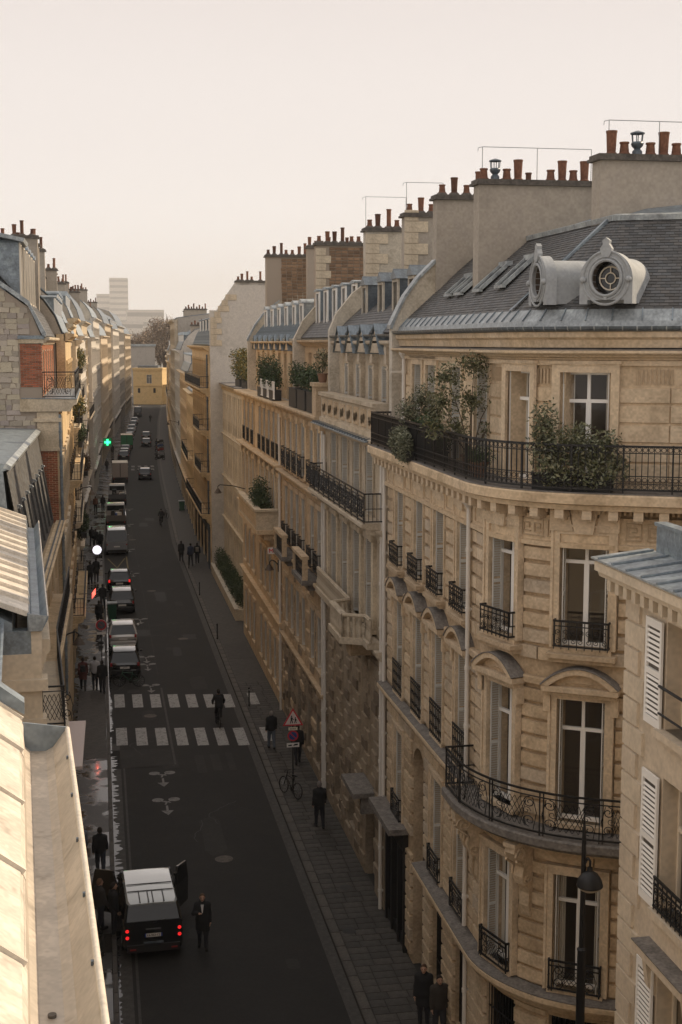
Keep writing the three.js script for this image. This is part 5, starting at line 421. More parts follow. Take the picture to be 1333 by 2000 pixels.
// ---------- left side ----------
// the house we look out from: its zinc roof edge and box gutter
{ const P = line(.345, 8, -.735, -11.2), E = P.L; const r = buildingAt(P, 'gutter_house', 'near house of pale zinc sheets with a wide box gutter at lower left'); r.position.y = -.13;
  new MB().box(0, E, 0, 15.22, -9, 0).build('wall', 'cream', r, { warp: P.warp }); const ops = []; for (let i = 0; i < 5; i++) for (const y of [4.5, 8, 11.5]) { const g = addWindow(r, P, 2 + i * 3.8, y, 1.1, 2.3, { far: true, d: .02 }); }
  // gutter: back wall, floor, leaning front with rolled rim
  { const g = part('box_gutter', r); new MB().sweep([[.0, 15.2], [.0, 15.52], [.055, 15.52], [.075, 15.32], [.12, 15.275], [.24, 15.27], [.3, 15.3], [.405, 15.44], [.43, 15.43], [.31, 15.27], [.25, 15.235], [.06, 15.235]], 0, E - .05).build('trough', 'zincG', g, { warp: P.warp, smooth: .35 }); const rim = new MB(); const q = []; for (let i = 0; i < 10; i++) { const a = i / 10 * 2 * PI; q.push([.42 + .02 * Math.cos(a), 15.445 + .02 * Math.sin(a)]); } rim.sweep(q, 0, E - .04, 1).build('rolled_rim', 'zincW', g, { warp: P.warp, smooth: .8 }); new MB().sweep([[.02, 15.24], [.02, 15.53], [.42, 15.46], [.25, 15.22]], E - .05, E - .03).build('end_plate', 'zinc', g, { warp: P.warp }); for (const [s, c] of [[14.6, .022]]) new MB().cyl([s, 15.272, .18], [s, 15.2885, .18], c, c, 12).build('outlet', 'sootShade', g, { warp: P.warp }); const cl = new MB(); for (let s = .4; s < E - .2; s += .9) cl.box(s, s + .025, 15.425, 15.45, .385, .425); cl.build('rim_clips', 'zincD', g, { warp: P.warp }); }
  // lapped zinc sheets of the slope, one by one
  { const g = part('roof', r); const L = 1.22; for (let k = 0; k * L < E; k++) { const a = k * L, b = Math.min(E, a + L + .03), o = (k % 2) * .006; new MB().sweep([[.045 + o, 15.46], [.06 + o, 15.5], [.035 + o, 15.56], [-.35 + o, 15.85], [-1.25, 17.7], [-1.3, 17.66], [-.4, 15.8], [-.02, 15.48]], a, b).build('zinc_sheet', 'zincW', g, { warp: P.warp }); new MB().sweep([[.05, 15.54], [.07, 15.565], [-.34, 15.885], [-1.22, 17.73], [-1.26, 17.69], [-.37, 15.845]], b - .05, b - .02).build('seam', 'zincW', g, { warp: P.warp }); } new MB().sweep([[-1.25, 17.68], [-4.5, 18.4], [-9, 16], [-9, 15.2], [0, 15.2], [0, 15.45]], 0, E).build('upper_roof', 'zincL', g, { warp: P.warp }); new MB().sweep([[.08, 15.58], [.08, 15.68], [-.3, 15.98], [-1.25, 17.85], [-1.25, 17.7], [-.35, 15.85]], E - .02, E + .16).build('end_flashing', 'zinc', g, { warp: P.warp }); } }
{ // recessed link, then the zinc-roofed house with its projecting end
  const P = line(-1.42 - .0, -11.3, -2.25, -26), E = P.L; const r = buildingAt(P, 'recessed_house', 'set-back low house with a worn zinc gutter beneath the near roof'); new MB().box(0, E, 0, 13.1, -8, 0).build('wall', 'creamL', r, { warp: P.warp }); for (const y of [4.5, 8, 10.6]) for (const s of [3, 7, 11]) addWindow(r, P, s, y, 1.1, 1.9, { far: true, d: .02 });
  { const g = part('box_gutter', r); new MB().sweep([[-.1, 13.0], [-.1, 13.3], [-.02, 13.3], [0, 13.1], [.2, 13.08], [.36, 13.24], [.4, 13.24], [.38, 13.16], [.24, 13.0]], 0, E).build('trough', 'zinc', g, { warp: P.warp, smooth: .3 }); } new MB().sweep([[-.05, 13.28], [-2.4, 15.0], [-8, 13], [-8, 12.9], [-.1, 13.1]], 0, E).build('roof', 'zincL', r, { warp: P.warp }); addSweep(r, P, 'cornice', 'creamL', up(prof.cornice(.3, .3), 12.7), 0, E); }
{ const P = line(-1.2, -26, -1.95, -40), E = P.L; const r = buildingAt(P, 'zinc_roof_house', 'cream house with a pale ribbed zinc roof and deep gutter at left'); const ops = []; for (const s of [2.2, 5.6, 9, 12.2]) for (const y of [4.3, 7.0, 9.3]) ops.push({ s0: s - .55, s1: s + .55, y0: y, y1: y + 2.1, s, y }); wallMB(P, 0, E, 0, 12.2, ops).build('wall', 'creamL', r, { warp: P.warp }); for (const o of ops) addWindow(r, P, o.s, o.y, 1.1, 2.1, { far: true, shut: true }); new MB().box(.02, E, 0, 12, -8, -.5).build('rear_block', 'creamL', r, { warp: P.warp });
  new MB().box(-.03, .3, 0, 12.6, -.75, .02).build('end_pier', 'creamL', r, { warp: P.warp }); for (const [y, h, k] of [[11.9, .22, .1], [11.2, .14, .06], [9.2, .25, .1]]) new MB().box(-.05 - k, .34, y, y + h, -.8 - k, .03 + k).build('pier_moulding', 'creamL', r, { warp: P.warp }); new MB().box(-.015, .3, 12.6, 13.05, -.62, -.16).build('pier_panel', 'zinc', r, { warp: P.warp }); new MB().box(-.04, .3, 12.6, 13.05, -.16, .04).build('pier_cap', 'creamL', r, { warp: P.warp });
  addSweep(r, P, 'cornice', 'creamL', up(prof.cornice(.2, .6), 12.2), .3, E); { const g = part('box_gutter', r); new MB().sweep([[-.22, 13.05], [-.22, 13.4], [-.17, 13.4], [-.14, 13.16], [.02, 13.14], [.15, 13.34], [.18, 13.34], [.16, 13.26], [.04, 13.05]], -.1, E).build('trough', 'zinc', g, { warp: P.warp, smooth: .3 }); const q = []; for (let i = 0; i < 8; i++) { const a = i / 8 * 2 * PI; q.push([.165 + .014 * Math.cos(a), 13.345 + .014 * Math.sin(a)]); } new MB().sweep(q, -.1, E).build('rolled_rim', 'zincW', g, { warp: P.warp, smooth: .8 }); new MB().sweep([[-.2, 13.06], [-.2, 13.4], [.15, 13.34], [.04, 13.06]], -.12, -.1).build('end_plate', 'zincL', g, { warp: P.warp }); }
  { const g = part('roof', r), n = 15, L = E / n; for (let k = 0; k < n; k++) { new MB().sweep([[-.17, 13.36], [-.2, 13.42], [-2.4, 14.3], [-2.4, 14.2], [-.25, 13.33]], k * L, (k + 1) * L - .05).build('zinc_sheet', 'zincW', g, { warp: P.warp }); new MB().sweep([[-.16, 13.36], [-.19, 13.5], [-2.4, 14.39], [-2.4, 14.25]], (k + 1) * L - .09, (k + 1) * L + .02).build('zinc_roll', 'zincW', g, { warp: P.warp }); } new MB().sweep([[-2.38, 14.25], [-2.45, 14.5], [-8, 14.9], [-8, 12], [-.5, 12], [-.5, 13.2]], .0, E).build('upper_roof', 'zinc', g, { warp: P.warp }); }
  { const g = part('balcony', r); new MB().sweep(up(prof.slab(.7, .22), 8.95), 7, E).build('slab', 'creamL', g, { warp: P.warp }); new MB().add(ironwork(E - 7, 1.0, 'scroll'), (x, y, z) => [x + 7, y + 9.17, z + .6]).add(ironwork(.6, 1.0, 'scroll'), (x, y, z) => [7 + z, y + 9.17, x]).build('railing', 'iron', g, { warp: P.warp }); } }
{ const P = line(-1.95, -40, -1.75, -56), E = P.L; const r = buildingAt(P, 'mansard_house', 'low house with steep dark slate mansard and flat zinc top at left'); const ops = []; for (const s of [1.8, 4.8, 7.8, 10.8, 13.8]) for (const [y, h] of [[4.3, 2.1], [7.1, 1.5], [9.2, 1.7]]) ops.push({ s0: s - .55, s1: s + .55, y0: y, y1: y + h, s, y, h }); wallMB(P, 0, E, 0, 11.2, ops).build('wall', 'stoneD', r, { warp: P.warp }); for (const o of ops) addWindow(r, P, o.s, o.y, 1.1, o.h, { far: true }); new MB().box(.02, E, 0, 11.2, -8, -.5).build('rear_block', 'render', r, { warp: P.warp }); addSweep(r, P, 'cornice', 'stoneD', up(prof.cornice(.35, .3), 11.0), 0, E); slateRoof(r, P, 0, E, [[-.15, 11.3], [-.42, 13], [-.72, 14.9]], { w: .22, ch: .13, seed: 51 }); new MB().sweep([[-.62, 14.86], [-.7, 15.02], [-8, 15.3], [-8, 11], [-.5, 11], [-.8, 14.8]], 0, E).build('flat_roof', 'zinc', r, { warp: P.warp }); new MB().sweep([[-.6, 14.82], [-.56, 14.94], [-.72, 15.04], [-.8, 14.9]], -.02, E).build('roof_edge', 'zincL', r, { warp: P.warp }); addGutter(r, P, 0, E, 11.36, .2, 'zincD', .09);
  for (let i = 0; i < 8; i++) { const g = part('vent_dormer', r); P.put(g, 1.2 + i * 1.9, 11.5, -.17); const ck = new MB().box(-.06, .06, 0, 2.1, -.15, .07).build('cheek', 'slatebase', g), sc = new MB().add(new MB().wire(spiral(.04, 2.12, .09, 0, 1.2, 1, 10), .035, 5), (x, y, z) => [z, y, x]).build('scroll_cap', 'zincL', g); ck.rotation.x = sc.rotation.x = -R(9.2); }
  { const g = part('balcony', r); new MB().sweep(up(prof.slab(.7, .22), 8.95), 0, 11).build('slab', 'stoneD', g, { warp: P.warp }); new MB().add(ironwork(11, 1.0, 'scroll'), (x, y, z) => [x, y + 9.17, z + .6]).build('railing', 'iron', g, { warp: P.warp }); } new MB().box(8, 14, 3.3, 3.42, 0, 1.0).build('awning', 'signpink', r, { warp: P.warp }); }
// brick and rubble house with a corner balcony
{ const P = line(WL, -56.1, WL, -71), E = P.L; const r = buildingAt(P, 'brick_and_rubble_house', 'red brick house with rough stone side wall and corner iron balcony'); const ox = P.o[0], oz = P.o[2]; const ops = []; for (const s of [2, 4.8, 7.6, 10.4, 13]) for (const [y, h] of [[4.3, 2.2], [7.6, 2.4], [11.2, 2.4]]) ops.push({ s0: s - .55, s1: s + .55, y0: y, y1: y + h, s, y, h }); wallMB(P, 0, E, 0, 15.7, ops).build('wall', 'stoneF', r, { warp: P.warp }); for (const o of ops) { addWindow(r, P, o.s, o.y, 1.1, o.h, { far: true, shut: true }); const m = mesh('window_surround', once('surL4', () => new MB().box(-.75, -.55, 0, 2.4, -.01, .08).box(.55, .75, 0, 2.4, -.01, .08).box(-.8, .8, 2.4, 2.65, -.01, .12).geom()), 'stoneE', r); P.put(m, o.s, o.y, 0); }
  const u5 = [2, 4.8, 7.6, 10.4, 13].map(s => ({ s0: s - .5, s1: s + .5, y0: 16.35, y1: 18.1, s })); new MB().add(wallMB(P, 0, E, 15.7, 18.5, u5, -1, -.62)).build('upper_wall', 'mortar', r, { warp: P.warp }); for (const o of u5) addWindow(r, P, o.s, 16.35, 1, 1.75, { far: true, d: -.85 });
  // bricks: street front of the set-back floor, and the two panels of the side wall
  const bk = new MB(); srand(33); const brick = (f) => { const e = rnd(.7, 1.25), t = rnd(-.03, .05); bk.col((.36 + t) * e, .14 * e, .07 * e); return f; }; for (let y = 16.3, k = 0; y < 18.4; y += .075, k++) for (let s = k % 2 ? .11 : 0; s < E - .2; s += .24) { const m = s + .11; if (u5.some(o => m > o.s0 - .2 && m < o.s1 + .2 && y < 18.15)) continue; brick(); bk.box(s, s + .225, y, y + .063, -.62, -.6); } bk.build('front_bricks', 'brick', r, { warp: P.warp, stuff: true });
  const face = (x, y, z) => [x - ox, y, z - oz], zf = -56.1; new MB().plate([[-11, 0], [-1.6, 0], [-1.6, 15.7], [-2.2, 15.7], [-2.2, 18.75], [-2.65, 19.85], [-5.6, 22.0], [-11, 22.2]].map(([x, y]) => [x - ox, y]), zf - .4 - oz, zf - .002 - oz).build('side_wall', 'mortar', r); const bs = new MB(); const brk = (x0, x1, y0, y1) => { for (let y = y0, k = 0; y < y1 - .05; y += .075, k++) for (let x = x0 - (k % 2 ? .11 : 0); x < x1 - .02; x += .24) { const e = rnd(.7, 1.25), t = rnd(-.03, .05), a = Math.max(x0, x), b = Math.min(x1, x + .225); if (b - a < .03) continue; bs.col((.345 + t) * e, .13 * e, .07 * e); bs.block(a - ox, b - ox, y, y + .063, zf - oz, zf + .02 - oz, .004); } }; brk(-3.05, -2.22, 16.7, 18.45); brk(-2.5, -1.68, 11.0, 14.15); bs.build('side_bricks', 'brick', r, { stuff: true });
  { let n = 0; const rest = new MB(); srand(88); for (let y = 10.2; y < 22; y += .215) for (let x = -6.0 + rnd(.2); x < -2.3;) { let w = rnd(.22, .52); const lim = y > 15.45 && y < 18.65 ? -3.08 : y < 15.75 ? -2.5 : -2.3; if (lim - x < .08) break; if (lim - x - w < .12) w = lim - x; const x1 = x + w; const top = x1 < -5.6 ? 21.9 : x1 < -2.65 ? 22.0 + (19.85 - 22) * (x1 + 5.6) / 2.95 : 19.7 - (x1 + 2.65) * 2.2; if (y + .14 < top) { const e = rnd(.75, 1.15), t = rnd(-.04, .04), c = [(.47 + t) * e, (.41 + t) * e, (.335) * e], h = rnd(.18, .215), q = () => rnd(-.028, .028), p = [[x + q(), y + q()], [x1 - .025 + q(), y + q()], [x1 - .02 + q(), y + h + q()], [x + w * .5, y + h + .015 + q()], [x + q(), y + h + q()]].map(([a, b]) => [a - ox, b]); const b = n < 300 ? new MB() : rest; b.col(...c).plate(p, zf - .01 - oz, zf + rnd(.015, .05) - oz); if (n < 300) b.build('rubble_stone', 'rubble', r); n++; } x = x1; } if (rest.p.length) rest.build('rubble_field', 'rubble', r, { stuff: true }); }
  const bx = (n, m, x0, x1, y0, y1, z0, z1) => new MB().box(x0 - ox, x1 - ox, y0, y1, z0 - oz, z1 - oz).build(n, m, r); bx('corner_pilaster', 'stoneE', -2.45, -1.58, 14.2, 15.7, zf, zf + .05); bx('pilaster_band', 'stoneE', -2.55, -1.5, 14.12, 14.25, zf, zf + .1); bx('pilaster_cap', 'stoneE', -2.6, -1.5, 15.3, 15.45, zf, zf + .12); bx('brick_cap', 'stoneE', -3.1, -2.1, 18.45, 18.62, zf, zf + .08); bx('zinc_cap', 'zinc', -3.12, -2.08, 18.62, 18.76, zf, zf + .12); addPipe(r, P, -.05, 4, 15.6, .06, .06, 'zinc', false);
  { const g = part('balcony', r); new MB().sweep([[-1.5, 15.72], [.5, 15.72], [.58, 15.95], [.74, 16.0], [.76, 16.2], [-1.5, 16.24]], -.14, 12).build('slab', 'stoneE', g, { warp: P.warp }); new MB().sweep([[-1.45, 16.243], [.76, 16.21], [.76, 16.235], [-1.45, 16.27]], -.16, 12).build('lead_floor', 'zinc', g, { warp: P.warp }); new MB().add(ironwork(12, 1.05, 'scroll'), (x, y, z) => [x - .08, y + 16.25, z + .68]).add(ironwork(1.3, 1.05, 'scroll'), (x, y, z) => [-.08 + z, y + 16.25, x - .6]).build('railing', 'iron', g, { warp: P.warp }); }
  addSweep(r, P, 'upper_cornice', 'stoneE', up(prof.cornice(.35, .3), 18.4, -.62), 0, E); const rp = [[-.5, 18.75], [-1.05, 19.85], [-2.4, 21.4]]; slateRoof(r, P, .1, E, rp, { w: .24, ch: .16, seed: 91 }); new MB().sweep([[-2.38, 21.35], [-2.5, 21.7], [-4, 22.2], [-10, 22.4], [-10, 15], [-.9, 15], [-.9, 18.6]], .1, E).build('upper_roof', 'zinc', r, { warp: P.warp }); new MB().sweep([[-.42, 18.7], [-.4, 18.85], [-.98, 19.98], [-1.02, 20.12], [-4.0, 22.25], [-4.02, 22.1], [-1.08, 19.95], [-.55, 18.75]], -.12, .12).build('coping', 'zincL', r, { warp: P.warp });
  for (let i = 0; i < 6; i++) { const g = addDormer(r, P, 1.0 + i * 2.3, 20.15, -1.35, .9, 2.3, 2.2, 'arch', 'zinc', 'creampaint'); } addSweep(r, P, 'dormer_roof_edge', 'zincL', [[-1.2, 22.45], [-1.15, 22.6], [-4, 23.2], [-4, 23.05]], .1, 3.2); addChimney(r, -7.4, -5.25, -58.5, -57.5, 21, 24.0, 'terracotta', { pots: 3, kinds: [0], capm: 'terracottaD' }); addChimney(r, -4.2, -2.8, -70.6, -70, 20, 23.6, 'render', { kinds: [0, 2, 1] }); }
farHouses(-1, [
  [-71.2, -86, 18.9, 'stoneF', 'golden house with big zinc dormer boxes past the brick house', { dm: 'flat', ch: 1.9, balc: [0, 2], fl: 4, k: 1.0, g: 'plain' }],
  [-86.2, -99, 19.6, 'stoneE', 'pale house with planted balconies along the left row', { ch: 1.9, ch2: .8, balc: [1, 3], dm: 'arch', off: .25, fl: 5 }],
  [-99.2, -113, 18.6, 'cream', 'cream house with sunny upper floors in the left row', { balc: [2], ch: 2.4, g: 'plain', off: -.1 }],
  [-113.2, -127, 20.4, 'stoneD', 'honey-coloured house with a row of gabled dormers on the left', { dm: 'gable', ch: 1.0, balc: [3], off: .3, fl: 5 }],
  [-127.2, -142, 19.0, 'whitewall', 'white house in the middle distance of the left row', { ch: 2.2, rm: 'zincL', off: 0, fl: 5 }],
  [-142.2, -160, 20.6, 'stoneB', 'grey stone house with dark slate mansard on the left', { rm: 'zincD', k: 1.3, balc: [2], off: .35, fl: 5, ch: .6 }],
  [-160.2, -180, 19.0, 'whitewall', 'white house with a tall chimney before the long pot wall', { ch: 2.6, off: -.1, fl: 5, dm: 'flat' }],
  [-180.2, -206, 21.6, 'whitewall', 'pale house whose chimney wall carries a long line of pots', { ch: 1.0, ch2: 1.9, pm: 'stoneP', dep: 12, off: .2, fl: 6 }],
  [-206.2, -236, 19.4, 'cream', 'cream house in the farther left row', { ch: 1.6, fl: 5 }],
  [-236.2, -268, 21.6, 'stoneB', 'dark-roofed house in the farther left row', { rm: 'zincD', k: 1.2, off: .4, fl: 6, ch: .5 }],
  [-268.2, -304, 21.0, 'whitewall', 'whitish house with zinc mansard near the far end on the left', { rm: 'zincD', k: 1.2, dm: 'flat', fl: 6 }],
  [-304.2, -348, 22.0, 'greywall', 'shaded grey house near the far end on the left', { rm: 'zincD', k: 1.3, off: .3, fl: 6 }],
  [-348.2, -394, 20.5, 'stoneB', 'last house on the left before the cross road', { rm: 'zincD', fl: 6 }]]);

// ---------- the end of the street ----------
{ const r = thing('yellow_house', 'small yellow flat-topped house closing the end of the street', 'building', [14.6, 0, -410], R(-14)); r.scale.setScalar(.78); const W = 5.6; new MB().box(-W, W, 0, 13.2, -9, 0).build('wall', 'yellowwall', r); new MB().box(-W - .3, W + .3, 13.2, 13.9, -9.2, .35).box(-W - .1, W + .1, 12.7, 13.2, -9.1, .15).build('cornice', 'yellowwall', r); new MB().box(-W - .1, W + .1, 7.0, 7.35, -.01, .2).build('string_course', 'yellowwall', r); { const g = part('window', r); g.position.set(.6, 8.0, .02); mesh('frame', windowFrameGeo(2, 3.4, .7), 'creampaint', g); mesh('pane', paneGeo(1.9, 3.3), 'farwin', g); } for (const [x, y] of [[-3.4, 4.4], [2.6, 4.4]]) { const g = part('window', r); g.position.set(x, y, .02); mesh('pane', paneGeo(.9, 1.8), 'black', g); } new MB().box(-4.2, 3.6, 13.9, 14.8, -7, -2).build('roof_box', 'zincD', r); new MB().box(W, W + 9, 0, 7.3, -1.2, -.8).box(W, W + 9.1, 7.3, 7.6, -1.3, -.7).build('garden_wall', 'yellowwall', r); }
{ const r = thing('blank_grey_building', 'tall blank grey building behind the yellow house', 'building', [15.4, 0, -470], 0); new MB().box(-4.5, 4, 0, 17, -10, 0).build('wall', 'greywall', r); new MB().box(-4.8, 4.3, 17, 17.8, -10.3, .3).build('roof', 'zincL', r); }
function farBlock(label, x, z, w, d, h, m, n, f, group) { const r = thing('distant_building', label, 'building', [x, 0, z], 0, group); new MB().box(-w / 2, w / 2, 0, h, -d, 0).build('wall', m, r); new MB().box(-w / 2 - .5, w / 2 + .5, h, h + 1.2, -d - .5, .5).build('roof', 'far2', r); for (let j = 0; j < f; j++) { const y = h * (j + .35) / f; new MB().box(-w / 2 + 1, w / 2 - 1, y, y + h / f * .42, .01, .12).build('window_band', 'farwin', r); } return r; }
farBlock('stepped hazy tower, its taller block', 81, -5000, 66, 80, 246, 'far1', 15, 12); farBlock('stepped hazy tower, its lower shoulder', 28, -5040, 53, 80, 190, 'far1', 12, 9); farBlock('long hazy slab with a flat roof below the tower', 131, -3750, 100, 80, 104, 'far1', 8, 4); farBlock('pale hazy low block right of the long slab', 184, -3440, 62, 80, 71, 'far1', 6, 3); farBlock('pale hazy low block under the tower', 70, -3280, 78, 70, 65, 'far1', 6, 3);
function tree(name, label, pos, h, rx, cols, n, size, sd, bare) { const t = thing(name, label, 'tree', pos); srand(sd); const st = new MB().cyl([0, 0, 0], [0, h * .45, 0], h * .022, h * .016, 7), L = []; for (let i = 0; i < 9; i++) { const a = i * 2.4, y = h * rnd(.5, .9), q = rx * rnd(.3, .75); const c = [q * Math.cos(a), y, q * Math.sin(a)]; st.cyl([0, h * rnd(.3, .45), 0], c, h * .012, h * .004, 5); L.push([...c, rx * rnd(.35, .55), h * rnd(.12, .2), rx * rnd(.35, .55)]); if (bare) for (let k = 0; k < 6; k++) st.cyl(c, [c[0] + rnd(-1, 1) * rx * .4, c[1] + rnd(0, .2) * h, c[2] + rnd(-1, 1) * rx * .4], h * .005, .02, 4); } st.build('trunk', 'bark', t); foliage(L, n, size, cols, sd + 9, .6).build('crown', 'leaf', t, { stuff: true }); return t; }
const BROWN = [[.20, .14, .09], [.15, .105, .07], [.25, .18, .12]]; { srand(3); const tx = [[13, -520], [19, -545], [24, -500], [29, -520], [33, -505], [40, -530], [25, -560], [46, -515], [34, -560]]; tx.forEach(([x, z], i) => tree('bare_tree', ['brown leafless tree behind the blank grey building, leftmost', 'brown leafless tree behind the middle of the blank grey building', 'brown leafless tree just right of the blank grey building', 'brown leafless tree right of the yellow house, standing farther', 'brown leafless tree right of the yellow house, standing nearer', 'brown leafless tree at the right of the far grove', 'brown leafless tree at the back of the far grove', 'brown leafless tree beside the last house on the right', 'brown leafless tree farthest back in the grove'][i], [x, 0, z], 23 + (i * 7 % 5), 6.5, BROWN, 3200, .8, 300 + i * 7, true)); tree('garden_tree', 'round green tree right of the yellow house over its wall', [20.4, 0, -418], 8.6, 2.6, GOLD, 1600, .5, 410); tree('dark_evergreen', 'dark evergreen showing above the roofs at the far right', [33, 0, -430], 23, 3.2, GREEN, 1800, .5, 430); }
// ---------- vehicles: forward is -z, the rear looks back at us ----------
const paintM = {}; function paint(rgb, rough = .25) { const k = 'paint' + rgb.join(); return paintM[k] || (paintM[k] = mat(k, rgb, rough, { phys: 1, clearcoat: 1, clearcoatRoughness: .06, metalness: .1 })); }
function loft(rings, caps = true) { const b = new MB(), m = rings[0].length; for (let i = 0; i + 1 < rings.length; i++) for (let k = 0; k < m; k++) { const a = rings[i], c = rings[i + 1], n = (k + 1) % m; b.quad(a[k], a[n], c[n], c[k]); } if (caps) for (const q of [rings[0], rings[rings.length - 1]]) { const c = q.reduce((s, p) => [s[0] + p[0] / m, s[1] + p[1] / m, s[2] + p[2] / m], [0, 0, 0]); for (let k = 0; k < m; k++) b.tri(c, q[k], q[(k + 1) % m]); } return b; }
const wheelG = once('wheel', () => ({ ty: new MB().add(new MB().lathe([[.2, -.1], [.29, -.105], [.325, -.08], [.33, 0], [.325, .08], [.29, .105], [.2, .1]], [0, 0, 0], 22), (x, y, z) => [y, x, z]).geom(0, .6), rm: (() => { const b = new MB().cyl([-.07, 0, 0], [.07, 0, 0], .205, .205, 18).cyl([-.1, 0, 0], [.1, 0, 0], .05, .05, 8); for (let i = 0; i < 5; i++) { const a = i / 5 * 2 * PI; for (const e of [-1, 1]) b.cyl([e * .085, .04 * Math.cos(a), .04 * Math.sin(a)], [e * .085, .19 * Math.cos(a), .19 * Math.sin(a)], .025, .02, 5); } return b.geom(); })() }));
function wheels(t, W, zr, zf, k = 1) { for (const x of [-1, 1]) for (const z of [zr, zf]) { const g = part('wheel', t); g.position.set(x * (W / 2 - .11), .33 * k, z); g.scale.setScalar(k); mesh('tyre', wheelG.ty, 'rubber', g); mesh('rim', wheelG.rm, 'rim', g); } }
function lamps(t, hw, y, zr, zf, on, h = .22) { for (const k of [-1, 1]) { const a = (on === 2 ? new MB().cyl([0, 0, 0], [0, 0, .03], .058, .045, 14) : new MB().block(-.06, .06, -h / 2, h / 2, 0, .03, .012)).build('tail_light', on ? 'tail' : 'tailoff', t); a.position.set(k * (hw - .11), y, zr - .005); const b = new MB().block(-.14, .14, -.06, .06, 0, .03, .02).build('headlight', 'headlamp', t); b.position.set(k * (hw - .24), .68, zf + .02); b.rotation.y = PI; } }
function car(name, label, cat, [x, z], o) { const t = thing(name, label, cat, [x, 0, z], o.turn || 0, o.group), { L = 4.1, W = 1.76, H = 1.47, type = 'hatch' } = o, hw = W / 2, bm = paint(o.c || [.01, .01, .011]); const van = type === 'van', belt = van ? 1.12 : type === 'suv' ? 1.05 : .92, zr = L / 2, zf = -L / 2;
  const st = van ? [[0, .93, .25, belt - .02], [.03, .985, .2, belt], [.3, 1, .19, belt], [.74, 1, .19, belt], [.82, .99, .2, belt - .06], [.95, .93, .22, .86], [1, .84, .3, .66]] : [[0, .88, .34, .78], [.025, .95, .26, belt - .03], [.12, .99, .2, belt], [.4, 1, .19, belt], [.68, 1, .19, belt - .01], [.78, .985, .19, belt - .07], [.93, .92, .22, .74], [1, .8, .32, .58]];
  const rings = st.map(([u, k, yb, yd]) => { const z = zr - u * L, h = hw * k, half = [[h * .8, yb], [h * .97, yb + .12], [h, yb + .3], [h, yd * .72], [h * .97, yd - .07], [h * .88, yd], [h * .4, yd + .02]]; return [...half.map(([a, b]) => [a, b, z]), ...half.slice().reverse().map(([a, b]) => [-a, b, z])]; }); loft(rings).build('body', bm, t, { smooth: .7 });
  const [r0, r1, f1, f0] = van ? [.012, .075, .68, .86] : type === 'suv' ? [.02, .1, .52, .72] : type === 'sedan' ? [.16, .3, .56, .74] : [.025, .13, .52, .73]; const Z = u => zr - u * L, bx = hw * .93, tx = hw * (van ? .82 : .74), yb = belt - .02, yt = H - .05; const gl = new MB(), c = (x0, y0, u) => [x0, y0, Z(u)]; const B = [c(bx, yb, r0), c(-bx, yb, r0), c(-bx, yb, f0), c(bx, yb, f0)], T = [c(tx, yt, r1), c(-tx, yt, r1), c(-tx, yt, f1), c(tx, yt, f1)]; const names = ['rear_window', 'side_window', 'windscreen', 'side_window']; for (let i = 0; i < 4; i++) { const j = (i + 1) % 4; new MB().quad(B[i], B[j], T[j], T[i]).build(names[i], 'carglass', t); }
  const pillar = (a, b, r0, r1) => new MB().cyl(a, b, r0, r1, 6).build('pillar', bm, t); for (let i = 0; i < 4; i++) pillar(B[i], T[i], .05, .045); for (const [i, j] of [[0, 3], [1, 2]]) { const m = (a, b, u) => [0, 1, 2].map(k => a[k] + (b[k] - a[k]) * u); for (const u of [.34, .64]) pillar(m(B[i], B[j], u), m(T[i], T[j], u), .035, .03); }
  const rr = [0, .06, .5, .94, 1].map(u => { const z = Z(r1 + (f1 - r1) * u) + (u === 0 ? .03 : u === 1 ? -.03 : 0), k = u === 0 || u === 1 ? .93 : 1.02, e = u === 0 || u === 1 ? -.02 : .03; const q = [[tx * k, yt - .02], [tx * k * .93, yt + .04 + e], [0, yt + .05 + e]]; return [...q.map(([a, b]) => [a, b, z]), [-tx * k * .93, yt + .04 + e, z], [-tx * k, yt - .02, z]]; }); loft(rr).build('roof', o.roofm || (o.rc ? paint(o.rc) : bm), t, { smooth: .6 });
  if (van) new MB().plate([[-bx, yb - .3], [bx, yb - .3], [bx, yb + .12], [-bx, yb + .12]], zr - .03, zr + .012).build('tailgate', bm, t);
  new MB().box(-hw * .86, hw * .86, .28, .5, zr - .02, zr + .07).build('rear_bumper', van ? 'black' : bm, t); new MB().box(-hw * .8, hw * .8, .28, .48, zf - .05, zf + .06).build('front_bumper', bm, t); lamps(t, hw * .97, van ? .95 : .84, zr + .01, zf, o.on, van ? .12 : .2); if (van && o.on) for (const k of [-1, 1]) { const a = new MB().cyl([0, 0, 0], [0, 0, .03], .056, .044, 14).build('tail_light', 'tail', t); a.position.set(k * (hw * .97 - .11), .74, zr + .012); }
  new MB().box(-.26, .26, .0, .11, 0, .012).build('number_plate', o.plate || 'signwhite', t).position.set(0, van ? .72 : .6, zr + (van ? .015 : .02)); for (const k of [-1, 1]) new MB().sphere([k * (hw + .1), belt + .06, Z(f0) + .25], .09, 7, .8).build('mirror', bm, t); wheels(t, W, zr - L * .19, zf + L * .18); return t; }
